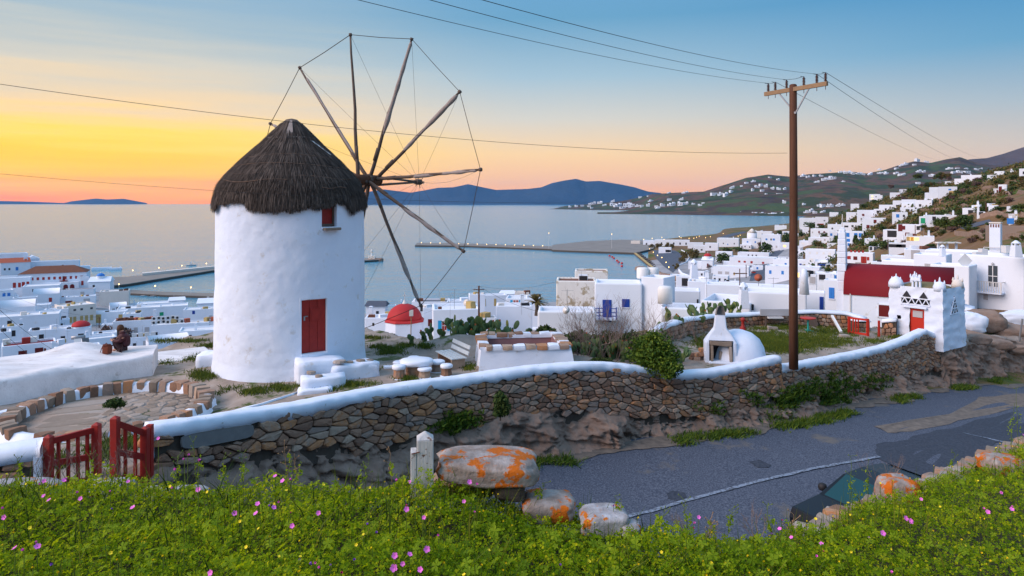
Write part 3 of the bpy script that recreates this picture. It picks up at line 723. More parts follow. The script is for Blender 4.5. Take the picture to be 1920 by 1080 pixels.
def sdist(x, y, poly):
 """signed distance to polygon, positive outside"""
 x = x.ravel(); y = y.ravel(); d2 = np.full(len(x), 1e9); ins = np.zeros(len(x), bool)
 for (x0, y0), (x1, y1) in zip(poly, np.roll(poly, -1, 0)):
  ex, ey = x1 - x0, y1 - y0; t = np.clip(((x - x0) * ex + (y - y0) * ey) / (ex * ex + ey * ey + 1e-9), 0, 1)
  d2 = np.minimum(d2, (x - x0 - t * ex) ** 2 + (y - y0 - t * ey) ** 2)
  c = ((y0 > y) != (y1 > y)) & (x < (x1 - x0) * (y - y0) / (y1 - y0 + 1e-12) + x0); ins ^= c
 d = np.sqrt(d2); return np.where(ins, -d, d)
gx = np.arange(-24, 44, .24); gy = np.arange(11, 58, .24); GX, GY = np.meshgrid(gx, gy); SD = sdist(GX, GY, poly).reshape(GX.shape)
_, o_ = path_s(GX, GY)
GZ = plat_full(GX, GY) - np.maximum(SD, 0) * 1.3 - np.maximum(SD + .4, 0) * .2 + np.clip(SD + 1.5, 0, 1) * fbm(GX * 2, GY * 2, o=3, s=9) * .3
tag(link('plateau', gridmesh('plateau', GX, GY, GZ, M['ground'], mask=(SD < 5) & (o_ < -.15))), kind='structure')
# ---- windmill
MX, MY, MZ = MILL[0], MILL[1], 39.05
mill = thing('windmill', 'round white windmill with thatched cap, red door and bare wooden sails', 'windmill', (MX, MY, MZ))
def mp(th, r, z): r -= .18; return (MX + r * math.sin(th), MY - r * math.cos(th), z)     # th = 0 faces the camera's plane, positive to the right
TH_D, TH_W = R(34.2), R(46.3)
nth, nz_ = 220, 150; z0, z1 = MZ - .5, 45.02
ths = np.linspace(0, 2 * np.pi, nth + 1)[:-1]; zs = np.linspace(z0, z1, nz_)
TT, ZZ_ = np.meshgrid(ths, zs)
cxn, cyn = np.sin(TT) * 2.8, np.cos(TT) * 2.8
D_ = fbm(cxn * .9, cyn * .9, ZZ_ * .9, o=4, s=3) * .10 + fbm(cxn * 5, cyn * 5, ZZ_ * 4, o=3, s=6) * .022
RR = 2.63 - .008 * (ZZ_ - MZ) + .12 * np.clip(.5 - (ZZ_ - MZ), 0, .5) + D_
V = np.stack([MX + RR * np.sin(TT), MY - RR * np.cos(TT), ZZ_], -1).reshape(-1, 3)
fl = []; holes = [(TH_D, .43 / 2.62, 39.93, 41.76), (TH_W, .29 / 2.6, 44.14, 45.0)]
for j in range(nz_ - 1):
 zc = (zs[j] + zs[j + 1]) / 2
 for i in range(nth):
  tc_ = (ths[i] + math.pi / nth)
  if any(abs((tc_ - h[0] + math.pi) % (2 * math.pi) - math.pi) < h[1] and h[2] < zc < h[3] for h in holes): continue
  fl.append((j * nth + i, j * nth + (i + 1) % nth, (j + 1) * nth + (i + 1) % nth, (j + 1) * nth + i))
V[:, 0] -= MX; V[:, 1] -= MY; V[:, 2] -= MZ
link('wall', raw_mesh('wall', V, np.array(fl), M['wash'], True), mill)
def mill_box(mb, th, r, u, z, size):
 """box placed on the mill face: u along the face, size = (along, depth, height)"""
 c = Vector(mp(th, r, z)) + Vector((math.cos(th), math.sin(th), 0)) * u
 mb.box(c, size, rz=th); return mb
for th, hw, za, zb in holes:                      # plastered reveals of both openings
 mb = MB(); w2 = hw * 2.6 + .03
 mill_box(mb, th, 2.585, -w2 - .0, (za + zb) / 2, (.07, .34, zb - za + .1)); mill_box(mb, th, 2.585, w2 + .0, (za + zb) / 2, (.07, .34, zb - za + .1))
 mill_box(mb, th, 2.585, 0, zb + .01, (2 * w2, .34, .07)); mill_box(mb, th, 2.60, 0, za - .02, (2 * w2, .40, .08)); mb.build('reveal', M['cap'], mill, world=True, bevel=.015)
mb = MB(); mill_box(mb, TH_D, 2.60, 0, 40.84, (.90, .05, 1.80)); door = mb.build('door', M['red'], mill, world=True)
mb = MB()
for u in (-.28, 0, .28): mill_box(mb, TH_D, 2.632, u, 40.84, (.262, .02, 1.76))
pl = mb.build('door_boards', M['red'], door); pl.matrix_basis = Matrix.Identity(4);
mb = MB(); mill_box(mb, TH_D, 2.655, .05, 41.22, (.34, .025, .44)); mill_box(mb, TH_D, 2.672, .05, 41.22, (.26, .02, .36)); hp = mb.build('hatch', M['red'], door);
mb = MB(); mill_box(mb, TH_D, 2.67, -.31, 41.12, (.05, .04, .14)); mill_box(mb, TH_D, 2.66, -.24, 41.18, (.10, .03, .03)); lt = mb.build('lock', M['steel'], door)
mb = MB(); mill_box(mb, TH_W, 2.52, 0, 44.6, (.56, .05, .84)); wi = mb.build('shutter', M['red'], mill, world=True)
mb = MB()
for u in (-.25, .25): mill_box(mb, TH_W, 2.57, u, 44.6, (.06, .06, .84))
mill_box(mb, TH_W, 2.57, 0, 44.22, (.56, .06, .08)); mb.build('shutter_frame', M['beam'], wi)
mb = MB(); mill_box(mb, TH_W, 2.80, .04, 44.09, (.62, .30, .09)); mb.build('sill', M['flag'], mill, world=True, bevel=.02)
# thatched cap: profile then strands
TP = [(48.06, .02), (48.02, .20), (47.85, .40), (47.5, .60), (47.18, .94), (46.85, 1.31), (46.4, 1.78), (46.0, 2.14), (45.65, 2.44), (45.35, 2.54), (45.0, 2.58), (44.85, 2.59)]
def tr_(z): return float(np.interp(-z, [-a for a, _ in TP], [b for _, b in TP]))
mb = MB(); mb.lathe([(r * .97, z - MZ) for z, r in TP] + [(2.52, 44.85 - MZ)], 40); cone = mb.build('thatch_core', M['straw'], mill, True)
ns = 42000; rg = np.random.RandomState(5)
sl = rg.rand(ns) ** .62; zt = 47.98 - sl * 3.0; tier = rg.randint(0, 9, ns)
th = rg.rand(ns) * 2 * np.pi
ln = .32 + rg.rand(ns) * .38; low = zt < 45.5; ln[low] = .45 + rg.rand(low.sum()) * .4
# hanging clumps of the fringe: length varies around the eave
cl = fbm(np.cos(th) * 3.2 + 9, np.sin(th) * 3.2 + 4, o=4, s=31) ; ln[low] += np.clip(cl[low] * 1.3, -.30, .35)
fr_r = np.interp(-zt, [-a for a, _ in TP], [b for _, b in TP])
zb = zt - ln; zb[low] = 44.72 - np.clip(cl[low] * 1.3, -.2, .34) + rg.rand(low.sum()) * .16; fr_b = np.where(zb > 44.9, np.interp(-zb, [-a for a, _ in TP], [b for _, b in TP]), 2.60 + (44.9 - zb) * .06)
off = .01 + rg.rand(ns) * .06 + .05 * (np.sin(zt * 14) > 0)
r0 = fr_r + off * .4; r1 = fr_b + off + rg.rand(ns) * .04; zm = (zt + zb) / 2; r2 = (r0 + r1) / 2 + .035
dth = (rg.rand(ns) - .5) * .07; wd = (.006 + rg.rand(ns) * .010)
def pol(t, r, z, w): return np.stack([r * np.sin(t) + w * np.cos(t), -r * np.cos(t) + w * np.sin(t), z - MZ], 1)
V = np.stack([pol(th, r0, zt, -wd), pol(th, r0, zt, wd), pol(th + dth / 2, r2, zm, wd), pol(th + dth / 2, r2, zm, -wd), pol(th + dth, r1, zb, wd * .3), pol(th + dth, r1, zb, -wd * .3)], 1).reshape(-1, 3)
b = np.arange(ns)[:, None] * 6; f = np.concatenate([b + [0, 1, 2, 3], b + [3, 2, 4, 5]], 0)
thatch = link('thatch', raw_mesh('thatch', V, f, M['straw']), cone); tag(thatch, kind='stuff')
for k, (z, a, bb, sag) in enumerate([(47.30, -1.3, 1.5, .02), (46.62, -1.2, .9, .05), (46.28, -1.5, 1.5, .06), (45.98, -1.5, -.5, .04), (45.85, .0, 1.3, .05), (45.72, -1.2, -.1, .05), (45.5, .35, .75, .03)]):
 n_ = 22; mb = MB(); mb.tube([((tr_(z - sag * math.sin(q * 7 + k)) + .10) * math.sin(t), -(tr_(z - sag * math.sin(q * 7 + k)) + .10) * math.cos(t), z - sag * math.sin(q * 7 + k) - MZ) for q, t in ((i / n_, a + (bb - a) * i / n_ + .35) for i in range(n_ + 1))], .014 if k else .03, 5)
 mb.build('batten', M['batten'] if k else M['cloth'], mill)
mb = MB(); q = [(-.24, 47.30), (.02, 47.30), (.0, 47.97), (-.05, 47.97)]
for dz in (0,):
 vs = [((tr_(z) + .13) * math.sin(.35 + u / max(tr_(z), .3)), -(tr_(z) + .13) * math.cos(.35 + u / max(tr_(z), .3)), z - MZ) for u, z in q]
 vs += [(x * .96, y * .96, z) for x, y, z in vs]
 mb.add(vs, [(0, 1, 2, 3), (7, 6, 5, 4), (0, 4, 5, 1), (1, 5, 6, 2), (2, 6, 7, 3), (3, 7, 4, 0)])
mb.build('cap_patch', M['cloth'], mill)
mb = MB(); q = [(.86, 47.22), (.98, 47.20), (1.32, 46.72), (1.30, 46.70)]
vs = [((tr_(z) + .14) * math.sin(.35 + u / 1.35), -(tr_(z) + .14) * math.cos(.35 + u / 1.35), z - MZ) for u, z in q]; vs += [(x * .97, y * .97, z) for x, y, z in vs]
mb.add(vs, [(0, 3, 2, 1), (4, 5, 6, 7), (0, 4, 7, 3), (1, 2, 6, 5), (0, 1, 5, 4)]); mb.build('rag', M['white'], mill)

# axle, spokes, ropes
PH = R(30); AX = Vector((math.sin(PH), math.cos(PH), .0)); AZ = 45.93
def axle(s): return Vector((MX, MY, AZ)) + AX * s
def on_axle(px):                                # axle point seen in photo column px
 k = (px - 960) / F; s = (k * MY - MX) / (AX.x - k * AX.y); return axle(s)
mb = MB(); a0, a1 = on_axle(640), on_axle(709)
mb.tube([a0, a1], .22, 12); mb.tube([a1, a1 + AX * .03], .235, 12); mb.build('axle', M['pole'], mill, True, world=True)
mb = MB(); e = on_axle(786); mb.tube([a1 + Vector((0, 0, .14)), e], .05, 6); mb.tube([a1 - Vector((0, 0, .20)), e], .05, 6); mb.tube([e - AX * .25, e + AX * .1], .13, 8); mb.tube([e, e + AX * .35], .04, 6)
for k in range(6):
 a = k * math.pi / 3; d = AX.orthogonal().normalized(); d2 = AX.cross(d); mb.tube([e, e + (d * math.cos(a) + d2 * math.sin(a)) * .28], .018, 4)
mb.build('bowsprit', M['beam'], mill, world=True)
def wheel_pt(px, py, s0):
 """point on the plane square to the axle through axle(s0) seen at px, py"""
 c = s0; rx, rz = (px - 960) / F, -(py - HY) / F
 nrm = Vector((AX.x, AX.y, 0)); d = (c - Vector((0, 0, HC))).dot(nrm) / (Vector((rx, 1, rz)).dot(nrm)); return Vector((rx * d, d, HC + rz * d))
hubp = on_axle(690)
tips = [(901, 318, 700), (862, 172, 704), (772, 73, 692), (657, 65, 672), (562, 127, 692), (507, 232, 680), (478, 345, 690), (505, 470, 690), (560, 620, 690), (640, 632, 692), (789, 573, 693), (869, 471, 686)]
TP3 = []
for px, py, hx in tips:
 h = on_axle(hx); TP3.append(wheel_pt(px, py, h))
for i, (px, py, hx) in enumerate(tips):
 h = on_axle(hx); t = TP3[i]; d = t - h; mb = MB()
 side = d.cross(AX).normalized()
 pts_ = []; rs_ = []
 for k in range(9):
  q = k / 8; j = Vector((rnd.random() - .5, rnd.random() - .5, rnd.random() - .5)) * .05
  pts_.append(h - d.normalized() * .25 + (d + d.normalized() * .25) * q + j * (0 < k < 8)); rs_.append(.085 - .045 * q)
 mb.tube(pts_, rs_, 7)
 mb.tube([h.lerp(t, .14) + side * .02, h.lerp(t, .23) + side * .02], .085, 6); mb.tube([t - d.normalized() * .06, t + d.normalized() * .05], .075, 6)
 sp_ = mb.build('spoke', M['beam'], mill, True, world=True)
 # furled canvas wound on the outer part
 if i in (0, 1, 2, 10, 11, 4, 5):
  a_, b_ = {0: (.4, .97), 1: (.35, .97), 2: (.32, .98), 10: (.42, .96), 11: (.38, .97), 4: (.15, .9), 5: (.3, .97)}[i]
  thick_ = {4: .055, 2: .075, 1: .085}.get(i, .07); n_ = 34; pp = []; rr = []
  for k in range(n_ + 1):
   q = a_ + (b_ - a_) * k / n_; c = h.lerp(t, q); lump_ = .6 + .8 * N1(q * 11, i * 3, 4)
   pp.append(c + side * (-.02 * lump_)); rr.append(thick_ * lump_ * (1 if .02 < k / n_ < .98 else .5))
  mb = MB(); mb.tube(pp, rr, 7); o = mb.build('furled_sail', M['cloth'], sp_, True)
# rim rope from tip to tip, stays to the bowsprit
mb = MB()
for i in range(12):
 a, c = TP3[i], TP3[(i + 1) % 12]
 mb.tube([a, a.lerp(c, .5) - Vector((0, 0, .03)), c], .016, 4)
mb.tube([TP3[9].lerp(TP3[10], .42) + Vector((0, 0, k)) for k in (-.06, .06)], .05, 6)
mb.build('rim_rope', M['rope'], mill, world=True)
mb = MB()
for i in range(12):
 a = TP3[i]; mb.tube([e] + [e.lerp(a, q) - Vector((0, 0, .25 if i == 0 else .05)) * math.sin(math.pi * q) for q in (.25, .5, .75)] + [a], .006, 3)
mb.build('stay_line', M['rope'], mill, world=True)
# stone stoop: platform, steps, low white wall to the right, buttress at the left
mb = MB()
def lump_box(mb, c, d, rz=0, n=4, amp=.05, sd=0):
 """box with a soft hand-plastered surface"""
 vs, fs = [], []; a, b, h = d[0] / 2, d[1] / 2, d[2] / 2; cr, sr_ = math.cos(rz), math.sin(rz); idx = {}
 def vid(i, j, k):
  key = (i, j, k)
  if key not in idx:
   x, y, z = a * (2 * i / n - 1), b * (2 * j / n - 1), h * (2 * k / n - 1)
   q = sum(((i in (0, n)), (j in (0, n)), (k in (0, n)))); f_ = 1 - .035 * (q - 1)
   x, y, z = x * f_, y * f_, z * f_
   e_ = lambda o: (N1((x + c[0] + o) * 2.2 + sd, (y + c[1]) * 2.2 + (z + c[2]) * 1.7, 3) - .5) * amp * 2
   x, y, z = x + e_(0), y + e_(31), z + e_(57)
   idx[key] = len(vs); vs.append((c[0] + x * cr - y * sr_, c[1] + x * sr_ + y * cr, c[2] + z))
  return idx[key]
 for i in range(n):
  for j in range(n):
   fs += [(vid(i, j, 0), vid(i, j + 1, 0), vid(i + 1, j + 1, 0), vid(i + 1, j, 0)), (vid(i, j, n), vid(i + 1, j, n), vid(i + 1, j + 1, n), vid(i, j + 1, n)),
     (vid(i, 0, j), vid(i + 1, 0, j), vid(i + 1, 0, j + 1), vid(i, 0, j + 1)), (vid(i, n, j), vid(i, n, j + 1), vid(i + 1, n, j + 1), vid(i + 1, n, j)),
     (vid(0, i, j), vid(0, i, j + 1), vid(0, i + 1, j + 1), vid(0, i + 1, j)), (vid(n, i, j), vid(n, i + 1, j), vid(n, i + 1, j + 1), vid(n, i, j + 1))]
 return mb.add(vs, fs)
stp = thing('stone_stoop', 'rough white plastered stone steps below the red windmill door', 'steps', tuple(P(620, 690, 21.6)))
c = P(600, 672, 22.2); mb = MB(); lump_box(mb, (c.x - .1, c.y + .25, 39.45), (1.5, 1.0, .86), R(24), 6, .05); mb.build('landing', M['wash'], stp, True, world=True)
mb = MB(); lump_box(mb, tuple(P(606, 690, 21.5)[:2]) + (39.28,), (1.35, .7, .52), R(20), 6, .05, 3); mb.build('step', M['wash'], stp, True, world=True)
mb = MB(); lump_box(mb, tuple(P(590, 702, 21.0)[:2]) + (39.12,), (1.0, .6, .3), R(20), 6, .05, 6); mb.build('step', M['wash'], stp, True, world=True)
mb = MB(); lump_box(mb, tuple(P(664, 680, 22.6)[:2]) + (39.38,), (1.55, .7, .62), R(22), 6, .07, 9); mb.build('side_ledge', M['wash'], stp, True, world=True)
mb = MB(); lump_box(mb, tuple(P(692, 685, 22.9)[:2]) + (39.3,), (.55, .8, .62), R(22), 6, .07, 11); mb.build('side_ledge', M['wash'], stp, True, world=True)
for px, py, d, zz, sz in ((637, 662, 22.2, 39.80, .42), (655, 655, 22.5, 39.70, .3), (676, 650, 22.7, 39.71, .3), (583, 675, 21.7, 39.57, .28), (692, 648, 23, 39.64, .34), (598, 690, 21.3, 39.56, .22)):
 c = P(px, py, d); mb = MB(); mb.lathe([(sz * .2, .07), (sz * .5, .055), (sz * .52, -.02)], 9, (0, 0, 0), .25, sq=.7); o = mb.build('tread_stone', M['flag'], stp, False); o.location = Vector((c.x, c.y, zz)) - stp.location
but = MB(); c = P(402, 690, 24.9); lump_box(but, (c.x - .05, c.y - .1, 39.1), (.8, .7, .9), R(10), 5, .1, 2)
o = but.build('buttress', M['wash'], None, True); o.parent = mill; o.location = (-MX, -MY, -MZ)
# painted white gutter line from the steps down to the left
mb = MB(); pts_ = [P(560, 704, 20.9), P(520, 722, 20.2), P(480, 738, 19.6), P(440, 750, 19.2), P(400, 765, 18.8)]
row = []
for i in range(len(pts_) - 1):
 for k in range(6): row.append(pts_[i].lerp(pts_[i + 1], k / 6))
vs = []
for i, p in enumerate(row):
 w_ = .16 + .10 * N1(i * .7, 2, 3)
 for q, h_ in ((-1, -.06), (-.8, .05), (.8, .05), (1, -.06)): vs.append((p.x + q * w_ * .5, p.y + q * w_, pz(p.x + q * w_ * .5, p.y + q * w_) + h_))
mb.add(vs, [(4 * i + k, 4 * i + k + 1, 4 * i + k + 5, 4 * i + k + 4) for i in range(len(row) - 1) for k in range(3)])
o = mb.build('painted_kerb', M['cap'], None, True); tag(o, 'thin white painted kerb running from the windmill steps towards the gate', 'kerb', kind='thing')

# ---- threshing floor
FX, FY, FZ = FLOOR[0], FLOOR[1], 38.92
tf = thing('threshing_floor', 'round paved threshing floor ringed by upright stones with white mortar', 'threshing floor', (FX, FY, FZ))
pts_ = []
for _ in range(4000):
 a, r = rnd.random() * 2 * math.pi, 2.35 * math.sqrt(rnd.random()); x, y = r * math.cos(a), r * math.sin(a)
 if x + .35 * y < -.5: continue                                   # the left part is bare screed
 if all((x - p[0]) ** 2 + (y - p[1]) ** 2 > .27 ** 2 for p in pts_): pts_.append((x, y))
lay_stones(pts_, lambda u, v: u * u + v * v < 2.2 ** 2, lambda u, v, t: (FX + u, FY + v, FZ + .02 + t * .55), tf, 'paving_slab', gap=.018, thick=.05, asp=1.0, limit=190, matl=M['flag'], order=lambda u, v: v, flip=False)
mb = MB(); mb.lathe([(0.01, .03), (2.3, .03), (2.3, -.3)], 40); mb.build('screed', M['ground'], tf, True)
mb = MB(); n_ = 90; prof = [(2.26, 0), (2.30, .22), (2.36, .30), (2.54, .30), (2.62, .16), (2.78, -.08)]; vs = []
for k in range(n_):
 a = 2 * math.pi * k / n_; rise = 1 if math.sin(a) > -.35 else .8
 for r, z in prof: e = (N1(k * .45, r * 3, 2) - .5) * .08; vs.append(((r + e) * math.cos(a), (r + e) * math.sin(a), z * rise + e * .5))
m = len(prof); mb.add(vs, [(k * m + i, ((k + 1) % n_) * m + i, ((k + 1) % n_) * m + i + 1, k * m + i + 1)[::-1] for k in range(n_) for i in range(m - 1)]); mb.build('mortar_ring', M['cap'], tf, True)
n_ = 44
for k in range(n_):
 a = 2 * math.pi * (k + .5 * rnd.random()) / n_
 if -2.35 < a - 2 * math.pi < -1.75 or False: pass
 if 4.25 < a < 4.55: continue                                      # the gap where one steps in
 wd = 2 * math.pi * 2.4 / n_ * (.62 + rnd.random() * .22); ht = .34 + rnd.random() * .12
 mb = MB(); lump_box(mb, (0, 0, 0), (.34 + rnd.random() * .1, wd, ht), 0, 2, .03, k); o = mb.build('rim_stone', M['stone'] if rnd.random() < .75 else M['flag'], tf, False)
 o.location = (2.44 * math.cos(a), 2.44 * math.sin(a), .17 + (.0 if math.sin(a) > -.35 else -.03)); o.rotation_euler = ((rnd.random() - .5) * .1, (rnd.random() - .5) * .2, a)
mb = MB()
for k in range(26):
 u, v_ = rnd.random(), rnd.random(); x = -3.6 + u * 1.0 + v_ * .3; y = -2.2 + v_ * 2.7
 lump_box(mb, (x, y, pz(FX + x, FY + y) - FZ + .03), (.35, .22, .10), rnd.random() * 3, 2, .03, k)
mb.build('painted_slab', M['cap'], tf, False)

# ---- gate at the left
def rail_box(mb, a, b, w, h):
 """bar from a to b with section w x h (h upright)"""
 a, b = Vector(a), Vector(b); d = (b - a); L = d.length; d.normalize(); s_ = d.cross(Vector((0, 0, 1))); s_ = s_.normalized() if s_.length > 1e-3 else Vector((1, 0, 0)); u = s_.cross(d)
 vs = [p + s_ * i * w / 2 + u * j * h / 2 for p in (a, b) for i, j in ((-1, -1), (1, -1), (1, 1), (-1, 1))]
 return mb.add(vs, [(3, 2, 1, 0), (4, 5, 6, 7), (0, 1, 5, 4), (1, 2, 6, 5), (2, 3, 7, 6), (3, 0, 4, 7)])
def gate_leaf(label, hinge, swing, tops, n_bars, name='wooden_gate'):
 """hinge / swing: points at the foot; tops: heights of hinge stile and swinging stile"""
 h, s_ = Vector(hinge), Vector(swing); t = thing(name, label, 'gate', tuple(h));
 up = Vector((0, 0, 1)); ht, st = tops
 for q, top, nm in ((h, ht, 'stile'), (s_, st, 'stile')):
  mb = MB(); rail_box(mb, q, q + up * top, .13, .13); mb.add([q + up * top + Vector((x, y, 0)) for x, y in ((-.065, -.065), (.065, -.065), (.065, .065), (-.065, .065))] + [q + up * (top + .05)], [(0, 1, 4), (1, 2, 4), (2, 3, 4), (3, 0, 4)]); mb.build(nm, M['red'], t, world=True, bevel=.01)
 for z0_, z1_ in ((ht - .09, st - .09), (ht * .5, st * .5), (.13, .13)):
  mb = MB(); rail_box(mb, h + up * z0_, s_ + up * z1_, .06, .11); mb.build('rail', M['red'], t, world=True, bevel=.006)
 for k in range(n_bars):
  q = (k + 1) / (n_bars + 1); p = h.lerp(s_, q); tp_ = ht + (st - ht) * q - .12; mb = MB(); rail_box(mb, p + up * .12, p + up * tp_, .05, .045); mb.build('bar', M['red'], t, world=True)
 return t
def PZ(px, py, d, dz=0): p = P(px, py, d); return p
gate_leaf('left leaf of the red picket gate, rising towards its free end', P(91, 921, 12.3), P(181, 913, 12.9), (.98, 1.18), 4)
gate_leaf('right leaf of the red picket gate, sloping down to the stone wall', P(272, 911, 12.8), P(216, 910, 12.35), (1.08, 1.22), 2)
post = thing('gate_post', 'slim red post fixed to the white wall end beside the gate', 'post', tuple(P(281, 911, 12.95))); mb = MB(); rail_box(mb, P(281, 911, 12.95), P(281, 796, 12.95), .10, .10); mb.build('shaft', M['red'], post, world=True)
# short wall left of the gate
lw = thing('short_wall', 'short rubble wall with rounded white cap left of the red gate', 'wall', tuple(P(40, 920, 12.6)))
A_, B_ = P(76, 817, 12.2), P(-260, 868, 11.3); A_.z = P(76, 817, 12.6).z; B_.z = A_.z - .12
LL = (B_ - A_).length; dr_ = (A_ - B_); dr_.z = 0; dr_.normalize(); nr_ = Vector((dr_.y, -dr_.x, 0))
def lfr(u, v_, t): p = B_ + dr_ * u + nr_ * (t + .04 * v_); return (p.x, p.y, B_.z + (A_.z - B_.z) * u / LL - .27 - v_)
pts_ = [(u * .33 + rnd.random() * .12, v_ * .2 + rnd.random() * .09) for u in range(-1, int(LL / .33) + 3) for v_ in range(-1, 8)]
lay_stones(pts_, lambda u, v_: .1 < u < LL - .12 and -.02 < v_ < 1.25, lfr, lw, gap=.012, thick=.06, matl=M['stone'], order=lambda u, v_: -u)
mb = MB(); vs = []
for k in range(31):
 u = LL * k / 30
 for o_, z in ((-.5, -.3), (-.5, -.1), (-.38, .0), (-.1, .0), (.06, -.08), (.075, -.27), (-.05, -.29)):
  e_ = (N1(u * 3, o_ * 5, 3) - .5) * .03; p = B_ + dr_ * u + nr_ * (o_ + e_); vs.append((p.x, p.y, B_.z + (A_.z - B_.z) * u / LL + z + e_))
mb.add(vs, [(k * 7 + i, (k + 1) * 7 + i, (k + 1) * 7 + (i + 1) % 7, k * 7 + (i + 1) % 7)[::-1] for k in range(30) for i in range(7)] + [tuple(range(7)), tuple(210 + i for i in range(6, -1, -1))]); mb.build('cap', M['cap'], lw, True, world=True)
mb = MB(); vs = []
for k in range(2):
 u = LL * k
 for o_, z in ((-.04, -.25), (.02, -1.6), (-.46, -1.6), (-.44, -.25)): p = B_ + dr_ * u + nr_ * o_; vs.append((p.x, p.y, B_.z + (A_.z - B_.z) * k + z))
mb.add(vs, [(0, 1, 5, 4), (3, 7, 6, 2), (4, 5, 6, 7), (0, 3, 2, 1)]); mb.build('core', M['mortar'], lw, world=True)
mb = MB(); p = A_ - dr_ * .03; mb.box((p.x - nr_.x * .2, p.y - nr_.y * .2, p.z - .9), (.12, .56, 1.35), math.atan2(dr_.y, dr_.x)); mb.build('painted_end', M['cap'], lw, world=True)

# ---- flat white roof at the left with the seated person
rf = thing('flat_roofed_house', 'low white house with wide flat roof at the left, person sitting on it', 'house', tuple(P(140, 740, 21.5)))
RZ0 = 39.62; ridge = [P(-400, 760, 17.2), P(0, 733, 19.6), P(286, 671, 24.0)];
a0, a1 = Vector((P(-420, 700, 17.0).x, 17.0)), Vector((P(287, 672, 23.9).x, 23.9)); b0, b1 = Vector((P(-420, 690, 20.6).x, 21.6)), Vector((P(296, 655, 25.6).x, 25.6))
def rfn(a, b):
 # across the roof and down its front wall: b 0..0.45 front wall, then the top
 if b < .3: q = b / .3; p = a0.lerp(a1, a); n2 = (N1(a * 30, q * 6, 5) - .5) * .07; return (p.x + n2, p.y + n2 - .10 * (1 - q), 38.35 + (RZ0 - 38.35) * q - (.06 if q > .99 else 0))
 q = (b - .3) / .7; f_ = a0.lerp(a1, a); g_ = b0.lerp(b1, a); p = f_.lerp(g_, q); bump_ = .42 * math.exp(-((a - .93) / .1) ** 2 - ((q - 1.0) / .35) ** 2) * 0 + .30 * math.exp(-((a - .74) / .10) ** 2) * q ** 2
 return (p.x, p.y, RZ0 + (.05 if q > 0.02 else 0) + bump_ * .9 + (N1(a * 9, q * 4, 7) - .5) * .10 - .25 * max(0, q - .9))
mb = MB(); mb.grid(rfn, 110, 34)
vs = [rfn(1, j / 20) for j in range(21)]; vs += [(v[0], v[1], 37.5) for v in vs]; mb.add(vs, [(j, j + 1, 22 + j, 21 + j)[::-1] for j in range(20)])
vs = [rfn(j / 40, 1) for j in range(41)]; vs += [(v[0], v[1] + .05, 36.5) for v in vs]; mb.add(vs, [(j, j + 1, 42 + j, 41 + j) for j in range(40)])
M['roof_pink'] = nmat('old_whitewash', [(.2, (.52, .50, .50)), (.5, (.74, .72, .73)), (.8, (.86, .85, .86))], 1.4, .9, .6, 14, .03, second=(2.5, .62, .12, (.45, .40, .38)), stretch=(.6, 1.6, 1))
mb.build('roof', M['roof_pink'], rf, True, world=True)
mb = MB(); mb.box((P(330, 660, 27.5).x, 27.5, 38.6), (2.6, 2.2, .5), R(35)); mb.build('lower_roof', M['roof_pink'], rf, world=True, bevel=.05)
# ---- person on the roof and the bag
def skin_body(name, verts, edges, radii, matl, parent, sub=2):
 me = bpy.data.meshes.new(name); me.from_pydata([tuple(v) for v in verts], edges, []); me.materials.append(matl)
 o = link(name, me, parent); sk = o.modifiers.new('skin', 'SKIN');
 for v, r in zip(me.skin_vertices[0].data, radii): v.radius = r if isinstance(r, tuple) else (r, r)
 me.skin_vertices[0].data[0].use_root = True
 sb = o.modifiers.new('sub', 'SUBSURF'); sb.levels = sub; sb.render_levels = sub
 for p in me.polygons: p.use_smooth = True
 sk.use_smooth_shade = True; return o
pp = P(226, 664, 24.4); pp.z = RZ0 + .06
man = thing('person', 'person in a dark red quilted jacket sitting with knees drawn up on the white roof', 'person', (pp.x, pp.y, pp.z), R(8))
M['jacket'] = nmat('quilted_jacket', [(0, (.028, .008, .010)), (1, (.075, .016, .022))], 3, .6, 1.0, 1, .03, stretch=(.2, .2, 14))
M['hair'] = nmat('brown_hair', [(0, (.03, .015, .008)), (1, (.11, .05, .025))], 20, .8, .6, 60, .01); M['skin'] = mat('skin', (.45, .24, .17), .6); M['jeans'] = mat('dark_trousers', (.03, .012, .016), .8)
# local frame: person looks towards -x +y (out to sea, to the left); x right, y away
bv = [(.12, .0, .14), (.13, .03, .30), (.10, .05, .46), (.05, .07, .58), (.01, .09, .66), (-.03, .11, .76), (-.05, .12, .84),        # pelvis spine neck head
  (.20, -.06, .53), (.03, -.20, .36), (-.24, -.06, .38), (-.33, .04, .40),                                                     # near arm: shoulder elbow wrist hand
  (-.03, .24, .53), (-.20, .30, .38), (-.34, .14, .40), (-.38, .08, .40),
  (.06, -.09, .12), (-.20, -.08, .44), (-.14, .0, .06), (-.28, .02, .03), (.04, .12, .12), (-.18, .16, .45), (-.14, .2, .06), (-.28, .22, .03)]
be = [(0, 1), (1, 2), (2, 3), (3, 4), (4, 5), (5, 6), (3, 7), (7, 8), (8, 9), (9, 10), (3, 11), (11, 12), (12, 13), (13, 14), (0, 15), (15, 16), (16, 17), (17, 18), (0, 19), (19, 20), (20, 21), (21, 22)]
br = [.10, .10, .10, .08, .05, .085, .075, .05, .04, .035, .035, .05, .04, .035, .035, .07, .05, .045, .045, .07, .05, .045, .045]
skin_body('body', bv, be, br, M['skin'], man)
jv = [(.13, .0, .13), (.14, .03, .30), (.11, .05, .46), (.05, .07, .575), (.03, .08, .63), (.15, -.10, .52), (.05, -.21, .38), (-.22, -.07, .385), (-.05, .24, .52), (-.20, .30, .39), (-.32, .15, .40)]
